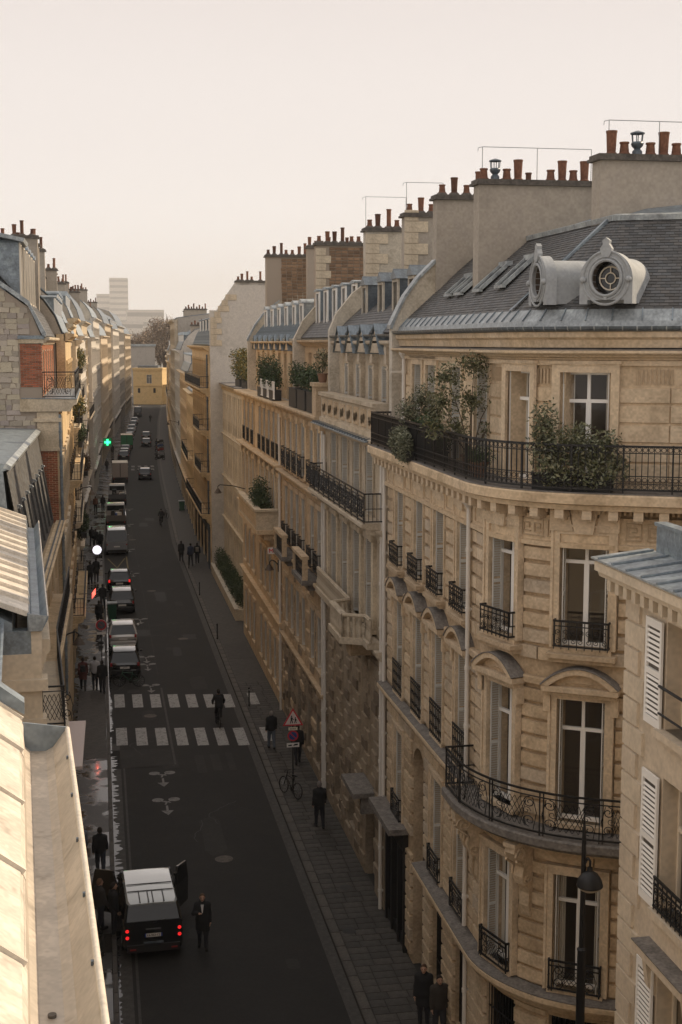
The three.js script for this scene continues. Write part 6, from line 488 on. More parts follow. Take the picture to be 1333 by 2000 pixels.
// the dark taxi van in front, doors open; pale roof paint stands in for sky reflected in glass
{ const cv = document.createElement('canvas'); cv.width = 256; cv.height = 56; const q = cv.getContext('2d'); q.fillStyle = '#d8d2c8'; q.fillRect(0, 0, 256, 56); q.fillStyle = '#1c3a8a'; q.fillRect(0, 0, 20, 56); q.fillRect(236, 0, 20, 56); q.fillStyle = '#15120f'; q.font = 'bold 42px sans-serif'; q.textAlign = 'center'; q.textBaseline = 'middle'; q.fillText('FA-962-CZ', 128, 30); const tx = new THREE.CanvasTexture(cv); tx.colorSpace = THREE.SRGBColorSpace; mat('plateA', [.9, .9, .9], .5, { map: tx });
  const t = car('dark_van', 'dark passenger van with open door and pale gloss roof, tail lights glowing', 'van', [1.2, -41.6], { L: 4.45, W: 1.84, H: 1.68, type: 'van', c: [.008, .009, .010], on: 2, turn: R(2.2), roofm: paint([.42, .44, .43], .12) }); const pl = t.children.find(c => c.name === 'number_plate'); t.remove(pl); const pg = new THREE.PlaneGeometry(.52, .115); mesh('number_plate', pg, 'plateA', t).position.set(0, .79, 2.225 + .04);
  new MB().box(-.3, .3, .53, .6, 0, .012).build('tow_cover', 'zincD', t).position.z = 2.27; for (const k of [-1, 1]) new MB().box(-.09, .09, .36, .4, 0, .015).build('reflector', 'tailoff', t).position.set(k * .62, 0, 2.295); new MB().box(-.22, .22, .96, .985, 0, .02).build('handle_strip', 'chrome', t).position.z = 2.24; new MB().cyl([0, 1.16, 2.24], [.34, 1.24, 2.2], .012, .012, 5).build('wiper', 'black', t); const b = new MB(); for (const z of [.55, 1.1]) b.box(-.7, .7, 1.715, 1.735, z, z + .03); for (const x of [-.38, -.12, .02, .34]) b.box(x, x + .03, 1.715, 1.74, 1.1, 2.0); b.build('roof_bars', 'black', t); const d = part('open_door', t); d.position.set(.9, .35, -.35); d.rotation.y = R(62); new MB().plate([[0, 0], [1.0, 0], [1.05, .75], [.9, 1.35], [.2, 1.42], [0, .8]], -.05, .02).build('door_skin', paint([.008, .009, .010]), d); new MB().plate([[.12, .82], [.96, .82], [.82, 1.28], [.24, 1.34]], .02, .028).build('door_window', 'carglass', d); const d2 = part('open_door', t); d2.position.set(-.9, .35, -.45); d2.rotation.y = R(180 - 40); new MB().plate([[0, 0], [1.0, 0], [1.05, .75], [.9, 1.35], [.2, 1.42], [0, .8]], -.02, .05).build('door_skin', paint([.008, .009, .010]), d2); }
const PK = 'cars parked along the left kerb';
car('parked_car', 'black car with dark windows parked nearest the crossing, teal bicycle behind it', 'car', [1.12, -76.3], { c: [.007, .007, .008], group: PK });
car('parked_car', 'white car with pale bonnet and roof parked ahead of the black one', 'car', [1.16, -83.6], { c: [.62, .60, .57], group: PK, L: 4.0 });
car('parked_car', 'dark estate parked behind the green bin', 'car', [1.3, -94.6], { c: [.012, .014, .015], L: 4.4, group: PK, type: 'suv', H: 1.6, rc: [.3, .3, .3] });
car('parked_car', 'black car with lit red tail lights beside the yellow-crossed bay', 'car', [1.25, -103.0], { c: [.007, .007, .007], on: true, group: PK });
car('parked_van', 'silver van parked past the yellow-crossed bay', 'van', [1.32, -121.4], { type: 'van', L: 5.2, W: 1.95, H: 2.2, c: [.32, .33, .34], group: PK });
function truck(name, label, [x, z], o) { const t = thing(name, label, 'truck', [x + cx(z), 0, z], o.turn || 0), cm = paint(o.cab); const L = 5.6, W = 2.0, zr = L / 2; const rg = [[-1.05, .6, 1.9], [-1.2, .55, 2.05], [-2.3, .55, 2.05], [-2.75, .5, 1.25], [-2.8, .5, 1.0]].map(([z2, a, b2]) => [[.97, a, z2], [1, (a + b2) / 2, z2], [.9, b2, z2], [-.9, b2, z2], [-1, (a + b2) / 2, z2], [-.97, a, z2]]); loft(rg).build('cab', cm, t, { smooth: .5 }); new MB().box(-.85, .85, 1.35, 1.85, -1.06, -1.0).build('cab_window', 'carglass', t); new MB().box(-.9, .9, .5, .7, -2.5, zr).build('chassis', 'black', t);
  if (o.box) { new MB().box(-W / 2, W / 2, .8, o.box, -.95, zr).build('box_body', paint(o.bc, .5), t); new MB().box(-.04, .04, .9, o.box - .1, zr, zr + .02).build('door_seam', 'black', t); new MB().box(-W / 2 - .02, W / 2 + .02, o.box, o.box + .05, -1, zr + .03).build('roof_rim', 'creampaint', t); } else { new MB().box(-W / 2, W / 2, .75, .85, -.95, zr).box(-W / 2, -W / 2 + .06, .85, 1.3, -.95, zr).box(W / 2 - .06, W / 2, .85, 1.3, -.95, zr).box(-W / 2 + .06, W / 2 - .06, .85, 1.3, zr - .06, zr).build('load_bed', paint(o.bc, .5), t); srand(o.seed); const ms = ['slabB', 'brown', 'signblue', 'zincD', 'creampaint', 'black', 'bark']; for (let i = 0; i < 9; i++) { const a = rnd(-.8, .5), c = rnd(-.7, 2.1), w = rnd(.25, .6), d = rnd(.25, .7), h = rnd(.2, .8); const m = new MB().block(-w / 2, w / 2, -d / 2, d / 2, 0, h, .03).build('cargo', ms[i % ms.length], t); m.rotation.set(-PI / 2, 0, rnd(-.5, .5)); m.position.set(a + w / 2, .86, c); } new MB().box(-.95, .95, 2.0, 2.05, -.9, -.84).box(-.95, -.9, .85, 2.0, -.9, -.84).box(.9, .95, .85, 2.0, -.9, -.84).build('headboard', 'steel', t); }
  lamps(t, .95, .62, zr, -2.85, false, .12); wheels(t, W, zr - .9, -2.0, 1.15); return t; }
truck('flatbed_truck', 'small open truck loaded with tools and boxes past the silver van', [1.15, -139.2], { cab: [.45, .42, .38], bc: [.16, .14, .12], seed: 5 });
truck('flatbed_truck', 'open truck with blue-marked white tank and dark machinery farther along', [1.1, -158.4], { cab: [.55, .53, .5], bc: [.10, .10, .10], seed: 15 });
truck('box_truck', 'beige box truck parked just before the far crossing', [1.2, -183], { cab: [.4, .36, .32], bc: [.42, .34, .29], box: 2.7 });
truck('box_truck', 'green box truck parked beyond the far crossing', [1.2, -240.5], { cab: [.05, .2, .1], bc: [.02, .22, .08], box: 2.5 });
for (const [z, lab, o] of [[-217.3, 'black car parked just past the far crossing', { c: [.006, .006, .006] }], [-222.8, 'dark car with pale roof ahead of the black one past the crossing', { c: [.02, .02, .02], rc: [.4, .4, .4] }], [-229.5, 'dark brown car parked behind the green truck', { c: [.03, .02, .015] }], [-252, 'pale car parked ahead of the green truck', { c: [.4, .4, .4] }], [-262, 'dark car in the far part of the parked row', { c: [.01, .01, .01], rc: [.35, .35, .35] }], [-274, 'silver car in the far part of the parked row', { c: [.3, .31, .32] }], [-286, 'white car in the far part of the parked row', { c: [.6, .6, .58] }], [-300, 'grey car near the far end of the parked row', { c: [.15, .16, .17] }], [-314, 'pale grey car near the far end of the parked row', { c: [.42, .42, .43] }]]) car('parked_car', lab, 'car', [1.25 + cx(z), z], { ...o, group: PK, turn: R(-2.2) });
car('parked_van', 'dark grey van at the far end of the parked row', 'van', [1.4 + cx(-344), -344], { type: 'van', L: 5.4, W: 2, H: 2.5, c: [.08, .085, .09], group: PK, turn: R(-3) });
car('moving_car', 'dark car driving away just short of the far crossing', 'car', [6.05, -186], { c: [.015, .016, .018], type: 'suv', H: 1.55, turn: R(-2), rc: [.3, .3, .32] }); car('moving_car', 'dark car driving beyond the far crossing, the nearer of two', 'car', [8.3, -245], { c: [.012, .012, .014], rc: [.38, .38, .4], turn: R(-2.3) }); car('moving_car', 'small dark car ahead of another beyond the far crossing', 'car', [8.9, -263], { c: [.03, .025, .025], rc: [.38, .38, .38], turn: R(-2.3) });

// ---------- bicycles ----------
function bikeParts(t, fm, motor) { const wr = .34; for (const z of [-.52, .52]) { const g = part('wheel', t); g.position.set(0, wr, z); mesh('tyre', once('bt', () => { const g2 = new THREE.TorusGeometry(wr - .02, .022, 6, 26); g2.rotateY(PI / 2); return g2; }), 'rubber', g); mesh('spokes', once('bs', () => { const b = new MB().cyl([-.03, 0, 0], [.03, 0, 0], .02, .02, 6); for (let i = 0; i < 12; i++) { const a = i / 12 * 2 * PI; b.cyl([0, 0, 0], [0, (wr - .03) * Math.sin(a), (wr - .03) * Math.cos(a)], .004, .004, 3); } return b.geom(); }), 'steel', g); }
  mesh('frame', once('bf', () => { const r = .02, b = new MB(); b.cyl([0, wr, .52], [0, .3, .08], .012, .012, 5).cyl([0, wr, .52], [0, .78, .2], .012, .012, 5).cyl([0, .3, .08], [0, .85, .22], r, r, 6).cyl([0, .3, .08], [0, .72, -.36], r, r, 6).cyl([0, .76, .2], [0, .78, -.34], r, r, 6).cyl([0, .95, -.3], [0, .7, -.38], r, r, 6).cyl([0, .7, -.38], [0, wr, -.52], .016, .016, 6); return b.geom(); }), fm, t); mesh('handlebar', once('bh', () => new MB().wire([[-.28, 1.02, -.12], [-.2, 1.02, -.3], [0, .98, -.32], [.2, 1.02, -.3], [.28, 1.02, -.12]], .014, 5).geom()), 'black', t); mesh('saddle', once('bsd', () => new MB().plate([[-.08, .12], [.08, .12], [.03, -.14], [-.03, -.14]], 0, .05).geom().rotateX(-PI / 2).translate(0, .88, .24)), 'black', t); mesh('crank', once('bc', () => new MB().cyl([-.015, .3, .08], [.015, .3, .08], .09, .09, 12).cyl([.06, .3, .08], [.06, .14, .08], .012, .012, 4).cyl([-.06, .3, .08], [-.06, .46, .08], .012, .012, 4).box(.05, .14, .12, .15, .03, .12).box(-.14, -.05, .45, .48, .03, .12).geom()), 'black', t); }
function bicycle(label, pos, turn, fm, lean = 0) { const t = thing('bicycle', label, 'bicycle', pos, turn); bikeParts(t, fm); if (lean) { t.rotation.order = 'YXZ'; t.rotation.z = lean; } return t; }
bicycle('bicycle leaning against the signpost on the right pavement', [7.35, .135, -53.0], R(25), 'black', R(-5)); bicycle('teal bicycle standing behind the nearest parked black car', [1.3, .01, -72.5], R(80), 'binGreen'); bicycle('dark bicycle by the right kerb far down the street', [6.75, .135, -142], R(10), 'black');
function scooter(label, pos, turn, c) { const t = thing('scooter', label, 'scooter', pos, turn); for (const z of [-.6, .6]) { const g = part('wheel', t); g.position.set(0, .25, z); mesh('tyre', once('sct', () => { const q = new THREE.TorusGeometry(.2, .06, 8, 20); q.rotateY(PI / 2); return q; }), 'rubber', g); } loft([[.1, .5, .75], [.16, .45, .6], [.17, .4, .2], [.16, .28, -.15], [.15, .3, -.3]].map(([w, y, z]) => [[w, y - .15, z], [w, y + .15, z], [w * .6, y + .3, z], [-w * .6, y + .3, z], [-w, y + .15, z], [-w, y - .15, z]])).build('body', paint(c), t, { smooth: .6 }); new MB().plate([[-.2, .3], [.2, .3], [.16, .95], [-.16, .95]], -.5, -.42).build('leg_shield', paint(c), t); new MB().box(-.14, .14, .72, .84, -.05, .7).build('seat', 'black', t); new MB().wire([[-.32, 1.05, -.35], [0, 1.02, -.45], [.32, 1.05, -.35]], .02, 5).cyl([0, 1.02, -.45], [0, .3, -.6], .03, .03, 6).build('handlebar', 'black', t); return t; }
[[-214, 'dark scooter parked at right past the far crossing, nearest of the row', [.02, .02, .02]], [-222, 'grey scooter second in the row at right', [.2, .2, .2]], [-230, 'red scooter in the row at right', [.2, .02, .02]], [-239, 'blue scooter near the end of the row at right', [.03, .06, .15]], [-248, 'black scooter last in the row at right', [.01, .01, .01]]].forEach(([z, l, c]) => scooter(l, [6.9 + cx(z), .135, z], R(70), c));

// ---------- people ----------
function surfaceNet(f, lo, hi, h) { const N = [0, 1, 2].map(i => Math.ceil((hi[i] - lo[i]) / h) + 1), [nx, ny, nz] = N, F = new Float32Array(nx * ny * nz), id = (i, j, k) => (k * ny + j) * nx + i; for (let k = 0; k < nz; k++) for (let j = 0; j < ny; j++) for (let i = 0; i < nx; i++) F[id(i, j, k)] = f(lo[0] + i * h, lo[1] + j * h, lo[2] + k * h);
  const vi = new Int32Array(nx * ny * nz).fill(-1), P = [], I = []; for (let k = 0; k < nz - 1; k++) for (let j = 0; j < ny - 1; j++) for (let i = 0; i < nx - 1; i++) { let n = 0, sx = 0, sy = 0, sz = 0; const q = (a, b, c) => F[id(i + a, j + b, k + c)]; let neg = 0; for (let m = 0; m < 8; m++) if (q(m & 1, m >> 1 & 1, m >> 2) < 0) neg++; if (!neg || neg === 8) continue; for (let a = 0; a < 8; a++) for (let d = 0; d < 3; d++) if (!(a >> d & 1)) { const b = a | 1 << d, u = q(a & 1, a >> 1 & 1, a >> 2), v = q(b & 1, b >> 1 & 1, b >> 2); if (u < 0 !== v < 0) { const t = u / (u - v); n++; sx += (a & 1) + (d === 0 ? t : 0); sy += (a >> 1 & 1) + (d === 1 ? t : 0); sz += (a >> 2) + (d === 2 ? t : 0); } } vi[id(i, j, k)] = P.length / 3; P.push(lo[0] + (i + sx / n) * h, lo[1] + (j + sy / n) * h, lo[2] + (k + sz / n) * h); }
  for (let k = 1; k < nz - 1; k++) for (let j = 1; j < ny - 1; j++) for (let i = 1; i < nx - 1; i++) { const a = F[id(i, j, k)] < 0; const quad = (v0, v1, v2, v3, fl) => { if (v0 < 0 || v1 < 0 || v2 < 0 || v3 < 0) return; if (fl) I.push(v0, v1, v2, v0, v2, v3); else I.push(v0, v2, v1, v0, v3, v2); }; if (a !== F[id(i + 1, j, k)] < 0) quad(vi[id(i, j - 1, k - 1)], vi[id(i, j, k - 1)], vi[id(i, j, k)], vi[id(i, j - 1, k)], a); if (a !== F[id(i, j + 1, k)] < 0) quad(vi[id(i - 1, j, k - 1)], vi[id(i - 1, j, k)], vi[id(i, j, k)], vi[id(i, j, k - 1)], a); if (a !== F[id(i, j, k + 1)] < 0) quad(vi[id(i - 1, j - 1, k)], vi[id(i, j - 1, k)], vi[id(i, j, k)], vi[id(i - 1, j, k)], a); }
  const g = new THREE.BufferGeometry(); g.setAttribute('position', new THREE.Float32BufferAttribute(P, 3)); g.setIndex(I); g.computeVertexNormals(); return g; }
const cap = (p, a, b, ra, rb) => { const dx = b[0] - a[0], dy = b[1] - a[1], dz = b[2] - a[2], t = Math.max(0, Math.min(1, ((p[0] - a[0]) * dx + (p[1] - a[1]) * dy + (p[2] - a[2]) * dz) / (dx * dx + dy * dy + dz * dz))); return Math.hypot(p[0] - a[0] - dx * t, p[1] - a[1] - dy * t, p[2] - a[2] - dz * t) - ra - (rb - ra) * t; };
const smin = (a, b, k) => { const h = Math.max(0, k - Math.abs(a - b)) / k; return Math.min(a, b) - h * h * k * .25; };
function joinGeo(L) { const P = [], N = [], C = []; for (const [g, c] of L) { const q = g.index ? g.toNonIndexed() : g, p = q.attributes.position.array, n = q.attributes.normal.array; for (let i = 0; i < p.length; i++) { P.push(p[i]); N.push(n[i]); } for (let i = 0; i < p.length / 3; i++) { const k = c(p[i * 3], p[i * 3 + 1], p[i * 3 + 2]); C.push(k[0], k[1], k[2]); } } const g = new THREE.BufferGeometry(); g.setAttribute('position', new THREE.Float32BufferAttribute(P, 3)); g.setAttribute('normal', new THREE.Float32BufferAttribute(N, 3)); g.setAttribute('color', new THREE.Float32BufferAttribute(C, 3)); return g; }
// forward is -z. Poses give knees, ankles, elbows and wrists for both sides
function walkPose(k, sw) { const J = { hip: [[-.09, .93, 0], [.09, .93, 0]], knee: [[-.1, .5, -.1 * k - .04], [.1, .5, .06 * k]], ank: [[-.1, .09, -.24 * k], [.1, .12, .3 * k]], sh: [[-.165, 1.4, .01], [.165, 1.4, .01]], el: [[-.215, 1.12, .1 * sw], [.215, 1.12, -.08 * sw]], wr: [[-.23, .88, .04 * sw - .06], [.23, .9, -.2 * sw - .04]], chest: [0, 1.3, 0], pel: [0, .97, 0], head: [0, 1.63, -.02] }; return J; }
const POSES = { walk: walkPose(1, 1), stroll: walkPose(.6, .6), stand: walkPose(.12, .2), mirror: (() => { const J = walkPose(.85, .9), m = a => [[-a[1][0], a[1][1], a[1][2]], [-a[0][0], a[0][1], a[0][2]]]; return { ...J, knee: m(J.knee), ank: m(J.ank), el: m(J.el), wr: m(J.wr) }; })(), phone: (() => { const J = walkPose(.5, .4); return { ...J, el: [J.el[0], [.27, 1.14, -.06]], wr: [J.wr[0], [.12, 1.22, -.27]] }; })(), cycle: { hip: [[-.09, .98, .2], [.09, .98, .2]], knee: [[-.12, .62, -.16], [.12, .8, -.2]], ank: [[-.11, .2, .04], [.11, .5, .04]], sh: [[-.165, 1.45, .02], [.165, 1.45, .02]], el: [[-.27, 1.2, -.08], [.27, 1.2, -.08]], wr: [[-.27, 1.06, -.2], [.27, 1.06, -.2]], chest: [0, 1.34, .08], pel: [0, 1.0, .2], head: [0, 1.66, -.06] } };
function figure(pose, cut) { return once(`fig${pose}_${cut}`, () => { const J = POSES[pose], lo = [-.5, -.02, -.6], hi = [.5, 1.55, .55]; const limbs = (p, e) => { let d = 9; for (const s of [0, 1]) { d = smin(d, cap(p, J.hip[s], J.knee[s], .085 + e, .062 + e), .05); d = smin(d, cap(p, J.knee[s], J.ank[s], .058 + e, .04 + e), .04); } return d; }, torso = (p, e) => { const sx = [p[0] * .78, p[1], p[2]]; let d = cap(sx, J.pel, J.chest, .115 + e, .125 + e); d = smin(d, cap(p, J.sh[0], J.sh[1], .055 + e, .055 + e), .09); const tz = J.sh[0][2], ty = J.sh[0][1]; d = smin(d, cap(p, [0, ty + .1, tz], [.11, ty + .02, tz], .05 + e * .6, .04 + e * .6), .06); d = smin(d, cap(p, [0, ty + .1, tz], [-.11, ty + .02, tz], .05 + e * .6, .04 + e * .6), .06); return d; }, arms = (p, e) => { let d = 9; for (const s of [0, 1]) { d = Math.min(d, cap(p, J.sh[s], J.el[s], .055 + e, .045 + e)); d = smin(d, cap(p, J.el[s], J.wr[s], .043 + e, .032 + e), .03); } return d; }, feet = (p, e) => { let d = 9; for (const s of [0, 1]) { const a = J.ank[s]; d = smin(d, cap(p, [a[0], Math.max(.045, a[1] - .05), a[2] + .04], [a[0] * 1.15, Math.max(.04, a[1] - .06), a[2] - .16], .042 + e, .035 + e), .03); } return d; };
    const nk = [0, J.sh[0][1] + .02, J.sh[0][2]], H = J.head; const body = surfaceNet((x, y, z) => { const p = [x, y, z]; let d = smin(torso(p, 0), limbs(p, 0), .06); d = smin(d, arms(p, 0), .05); d = smin(d, feet(p, 0), .03); return smin(d, cap(p, nk, [H[0], H[1] - .06, H[2]], .052, .05), .04); }, lo, hi, .02);
    const headF = (x, y, z, e = 0) => { const a = x - H[0], b = y - H[1], c = z - H[2]; let d = (Math.hypot(a / .076, b / .112, c / .098) - 1) * .085 - e; d = smin(d, cap([a, b, c], [0, -.06, -.04], [0, -.085, -.055], .04, .03), .04); d = smin(d, cap([a, b, c], [0, .01, -.095], [0, -.025, -.112], .012, .017), .015); for (const s of [-1, 1]) { d = smin(d, cap([a, b, c], [s * .078, .015, .005], [s * .08, -.03, .0], .014, .01), .012); d = Math.max(d, .012 - Math.hypot(a - s * .032, b - .012, c + .1)); } return d; }; const head = surfaceNet((x, y, z) => headF(x, y, z), [-.13, H[1] - .16, H[2] - .16], [.13, H[1] + .15, H[2] + .14], .011);
    const L = [[body, () => [1, 1, 1]], [head, (x, y, z) => { const a = Math.abs(x - H[0]), b = y - H[1], c = z - H[2]; return Math.hypot(a - .032, b - .012) < .012 && c < -.06 ? [.08, .06, .06] : a < .028 && Math.abs(b + .062) < .007 && c < -.06 ? [.7, .4, .38] : [1, 1, 1]; }]]; const hd = new MB(); for (const s of [0, 1]) { const w = J.wr[s], e = J.el[s], dv = V(w[0] - e[0], w[1] - e[1], w[2] - e[2]).normalize(), sd = s ? 1 : -1; const P = (u, v, n) => [w[0] + dv.x * u + n * .0, w[1] + dv.y * u, w[2] + dv.z * u + v]; hd.cyl(P(0, 0, 0), P(.085, 0, 0), .028, .034, 7); for (let i = 0; i < 4; i++) { const v = -.027 + i * .018, l = [.07, .082, .078, .06][i]; const a = P(.08, v, 0), m = P(.08 + l * .55, v, 0), q = P(.08 + l, v - .006, 0); m[0] -= sd * .006; q[0] -= sd * .024; hd.cyl(a, m, .009, .0085, 5).cyl(m, q, .0085, .007, 5); } const a = P(.025, -.03, 0), m = P(.06, -.055, 0), q = P(.09, -.058, 0); hd.cyl(a, m, .011, .01, 5).cyl(m, q, .01, .008, 5); } L.push([hd.geom(0, .8), () => [1, 1, 1]]);
    const hem = cut === 'coat' ? .58 : .84; const coat = surfaceNet((x, y, z) => { const p = [x, y, z]; let d = smin(torso(p, .03), arms(p, .022), .05); const sk = [p[0] * .8, p[1], p[2]]; if (cut === 'coat') { let m = 9; for (const s of [0, 1]) m = smin(m, cap(p, J.hip[s], J.knee[s], .125, .12), .12); d = smin(d, m, .08); } else d = smin(d, cap(sk, J.pel, [J.pel[0], J.pel[1] - .1, J.pel[2]], .145, .14), .06); d = smin(d, cap(p, nk, [nk[0], nk[1] + .06, nk[2]], .07, .064), .04); return Math.max(d, hem - y); }, lo, hi, .02);
    const trou = surfaceNet((x, y, z) => { const p = [x, y, z], sk = [p[0] * .8, p[1], p[2]]; let d = smin(limbs(p, .018), cap(sk, J.pel, [J.pel[0], J.pel[1] - .06, J.pel[2]], .125, .12), .08); return Math.max(Math.max(d, y - 1.02), .06 - y); }, lo, hi, .02); const shoes = surfaceNet((x, y, z) => feet([x, y, z], .012), [-.25, -.04, -.6], [.25, .5, .55], .018);
    const hair = surfaceNet((x, y, z) => { const d = headF(x, y, z, .016), b = y - H[1], c = z - H[2]; return Math.max(d, -(b * .8 + c * .9 + .0) + .012, -.1 - b); }, [-.15, H[1] - .16, H[2] - .16], [.15, H[1] + .17, H[2] + .16], .013); return { body: joinGeo(L), coat, trou, shoes, hair }; }); }
const SKIN = mat('skin', [.42, .25, .17], .6, { vertexColors: true }); const cloth = (c) => { const k = 'cloth' + c.join(); return MT[k] || mat(k, c, .9); };
function person(label, [x, y, z], face, o = {}) { const t = thing('person', label, 'person', [x, y, z], R(face), o.group), f = figure(o.pose || 'walk', o.cut || 'jacket'); t.scale.setScalar(o.k || 1); mesh('body', f.body, SKIN, t); mesh(o.cut === 'coat' ? 'coat' : 'jacket', f.coat, cloth(o.top || [.012, .012, .013]), t); mesh('trousers', f.trou, cloth(o.leg || [.015, .015, .02]), t); mesh('shoes', f.shoes, cloth([.012, .011, .01]), t); mesh('hair', f.hair, cloth(o.hair || [.02, .014, .01]), t); if (o.bag) { const b = new MB().block(-.13, .13, 0, .36, 0, .13, .03).build('bag', cloth(o.bag), t); b.position.set(0, 1.02, .14); } if (o.shirt) new MB().plate([[-.045, 1.46], [.045, 1.46], [.012, 1.2], [-.012, 1.2]], -.195, -.17).build('shirt_front', cloth([.6, .58, .55]), t); return t; }
const yp = .132, yq = .122;
person('person in a dark suit with white shirt front walking beside the van', [2.8, .0, -39.9], 175, { cut: 'coat', pose: 'phone', shirt: 1, hair: [.10, .06, .035] });
person('person in black hooded coat walking away on the left pavement past the van', [-.28, yq, -45.9], 0, { pose: 'walk', leg: [.03, .035, .05] });
person('person in pale grey top half hidden by the near gutter', [-.95, yq, -46.4], 10, { top: [.16, .18, .22], pose: 'stroll' });
person('person standing on the left pavement at the van’s open side', [-.3, yq, -41.3], -60, { pose: 'stroll', hair: [.12, .06, .03], top: [.03, .025, .022] });
person('dark-clothed person leaning into the van’s left side', [.12, .01, -41.2], -80, { pose: 'stand' });
person('person in dark red coat walking away on the left pavement', [-1.12, yq, -71.8], 0, { top: [.09, .03, .028], pose: 'walk', bag: [.02, .02, .02], cut: 'coat' });
person('person in white top and dark trousers walking on the left pavement', [-.5, yq, -72.0], 5, { top: [.42, .41, .42], pose: 'mirror' });
person('person in black walking nearest the left kerb behind the black parked car', [-.12, yq, -71.0], -5, { pose: 'stroll' });
person('person in black standing behind the left no-parking sign', [-.25, yq, -88], 0, { pose: 'walk', cut: 'coat' }); person('dark-clothed person walking just beyond the left no-parking sign', [.0, yq, -94], 0, { pose: 'mirror' });
person('tall person in a long black coat below the white globe sign', [-.45, yq, -105.2], 0, { cut: 'coat', k: 1.05 }); person('person in dark clothes by the wall below the white globe sign', [-.9, yq, -104], 20, { pose: 'stand', cut: 'coat' });
person('person in a group left of the silver van, nearest the kerb', [-.1, yq, -121], 0, { pose: 'stroll', cut: 'coat' }); person('person in a group left of the silver van, in the middle', [-.5, yq, -122.5], 10, { pose: 'walk' }); person('person in a group left of the silver van, nearest the wall', [-.85, yq, -124], -10, { pose: 'mirror' });
person('person in orange-brown jacket beside the loaded open truck', [-.55, yq, -149], 0, { top: [.12, .05, .025], pose: 'stroll' }); person('slim person in dark clothes walking near the kerb by the open truck', [.25, yq, -150], 0, { pose: 'mirror' }); person('small dark figure on the left pavement near the far crossing', [1.0, yq, -196], 0, { pose: 'walk' }); person('dark figure on the left pavement beside the parked black cars', [2.1, yq, -224], 0, { pose: 'stroll', cut: 'coat' });
person('person in dark jacket and blue jeans walking toward the crossing', [7.42, yp, -59.6], 0, { leg: [.10, .12, .15], pose: 'stroll', hair: [.25, .22, .2] });
person('person in black walking behind the double road sign', [8.28, yp, -57.2], 0, { pose: 'mirror' });
person('broad person in black jacket walking away along the right pavement', [7.95, yp, -49.2], 2, { k: 1.04, pose: 'stroll', hair: [.18, .16, .15] });
person('person in black by the wall at the bottom edge, the front one', [8.55, yp, -33.1], 185, { pose: 'stand', top: [.035, .028, .022], leg: [.03, .03, .035] }); person('person in dark coat by the wall at the bottom edge, the one behind', [8.3, yp, -33.8], 160, { pose: 'stand', cut: 'coat', hair: [.09, .05, .03] });
person('person in dark coat walking on the right kerb, leftmost of a group of three', [6.65, .02, -114.5], 0, { cut: 'coat' }); person('tallest person of the group of three on the right pavement', [7.25, yp, -111.5], 5, { k: 1.06, top: [.03, .04, .07] }); person('person with a pale bag in the group of three on the right pavement', [7.85, yp, -112.4], -5, { pose: 'mirror', bag: [.25, .22, .18] });
function cyclist(label, pos, turn, fm, o) { const b = thing('bicycle', label[0], 'bicycle', pos, R(turn)); bikeParts(b, fm); person(label[1], [pos[0], pos[1] + .02, pos[2]], turn, { pose: 'cycle', ...o }); }
cyclist(['dark bicycle being ridden across the striped crossing', 'cyclist in a black hood riding away over the striped crossing'], [5.42, .01, -64.2], 0, 'black', { cut: 'jacket' }); cyclist(['dark bicycle being ridden along the right kerb', 'cyclist in dark clothes riding along the right kerb far down the street'], [6.0, .01, -137], 0, 'black', {}); cyclist(['bicycle of the small far rider', 'small cyclist in the road near the far end'], [11.8, .01, -318], -3, 'black', {});

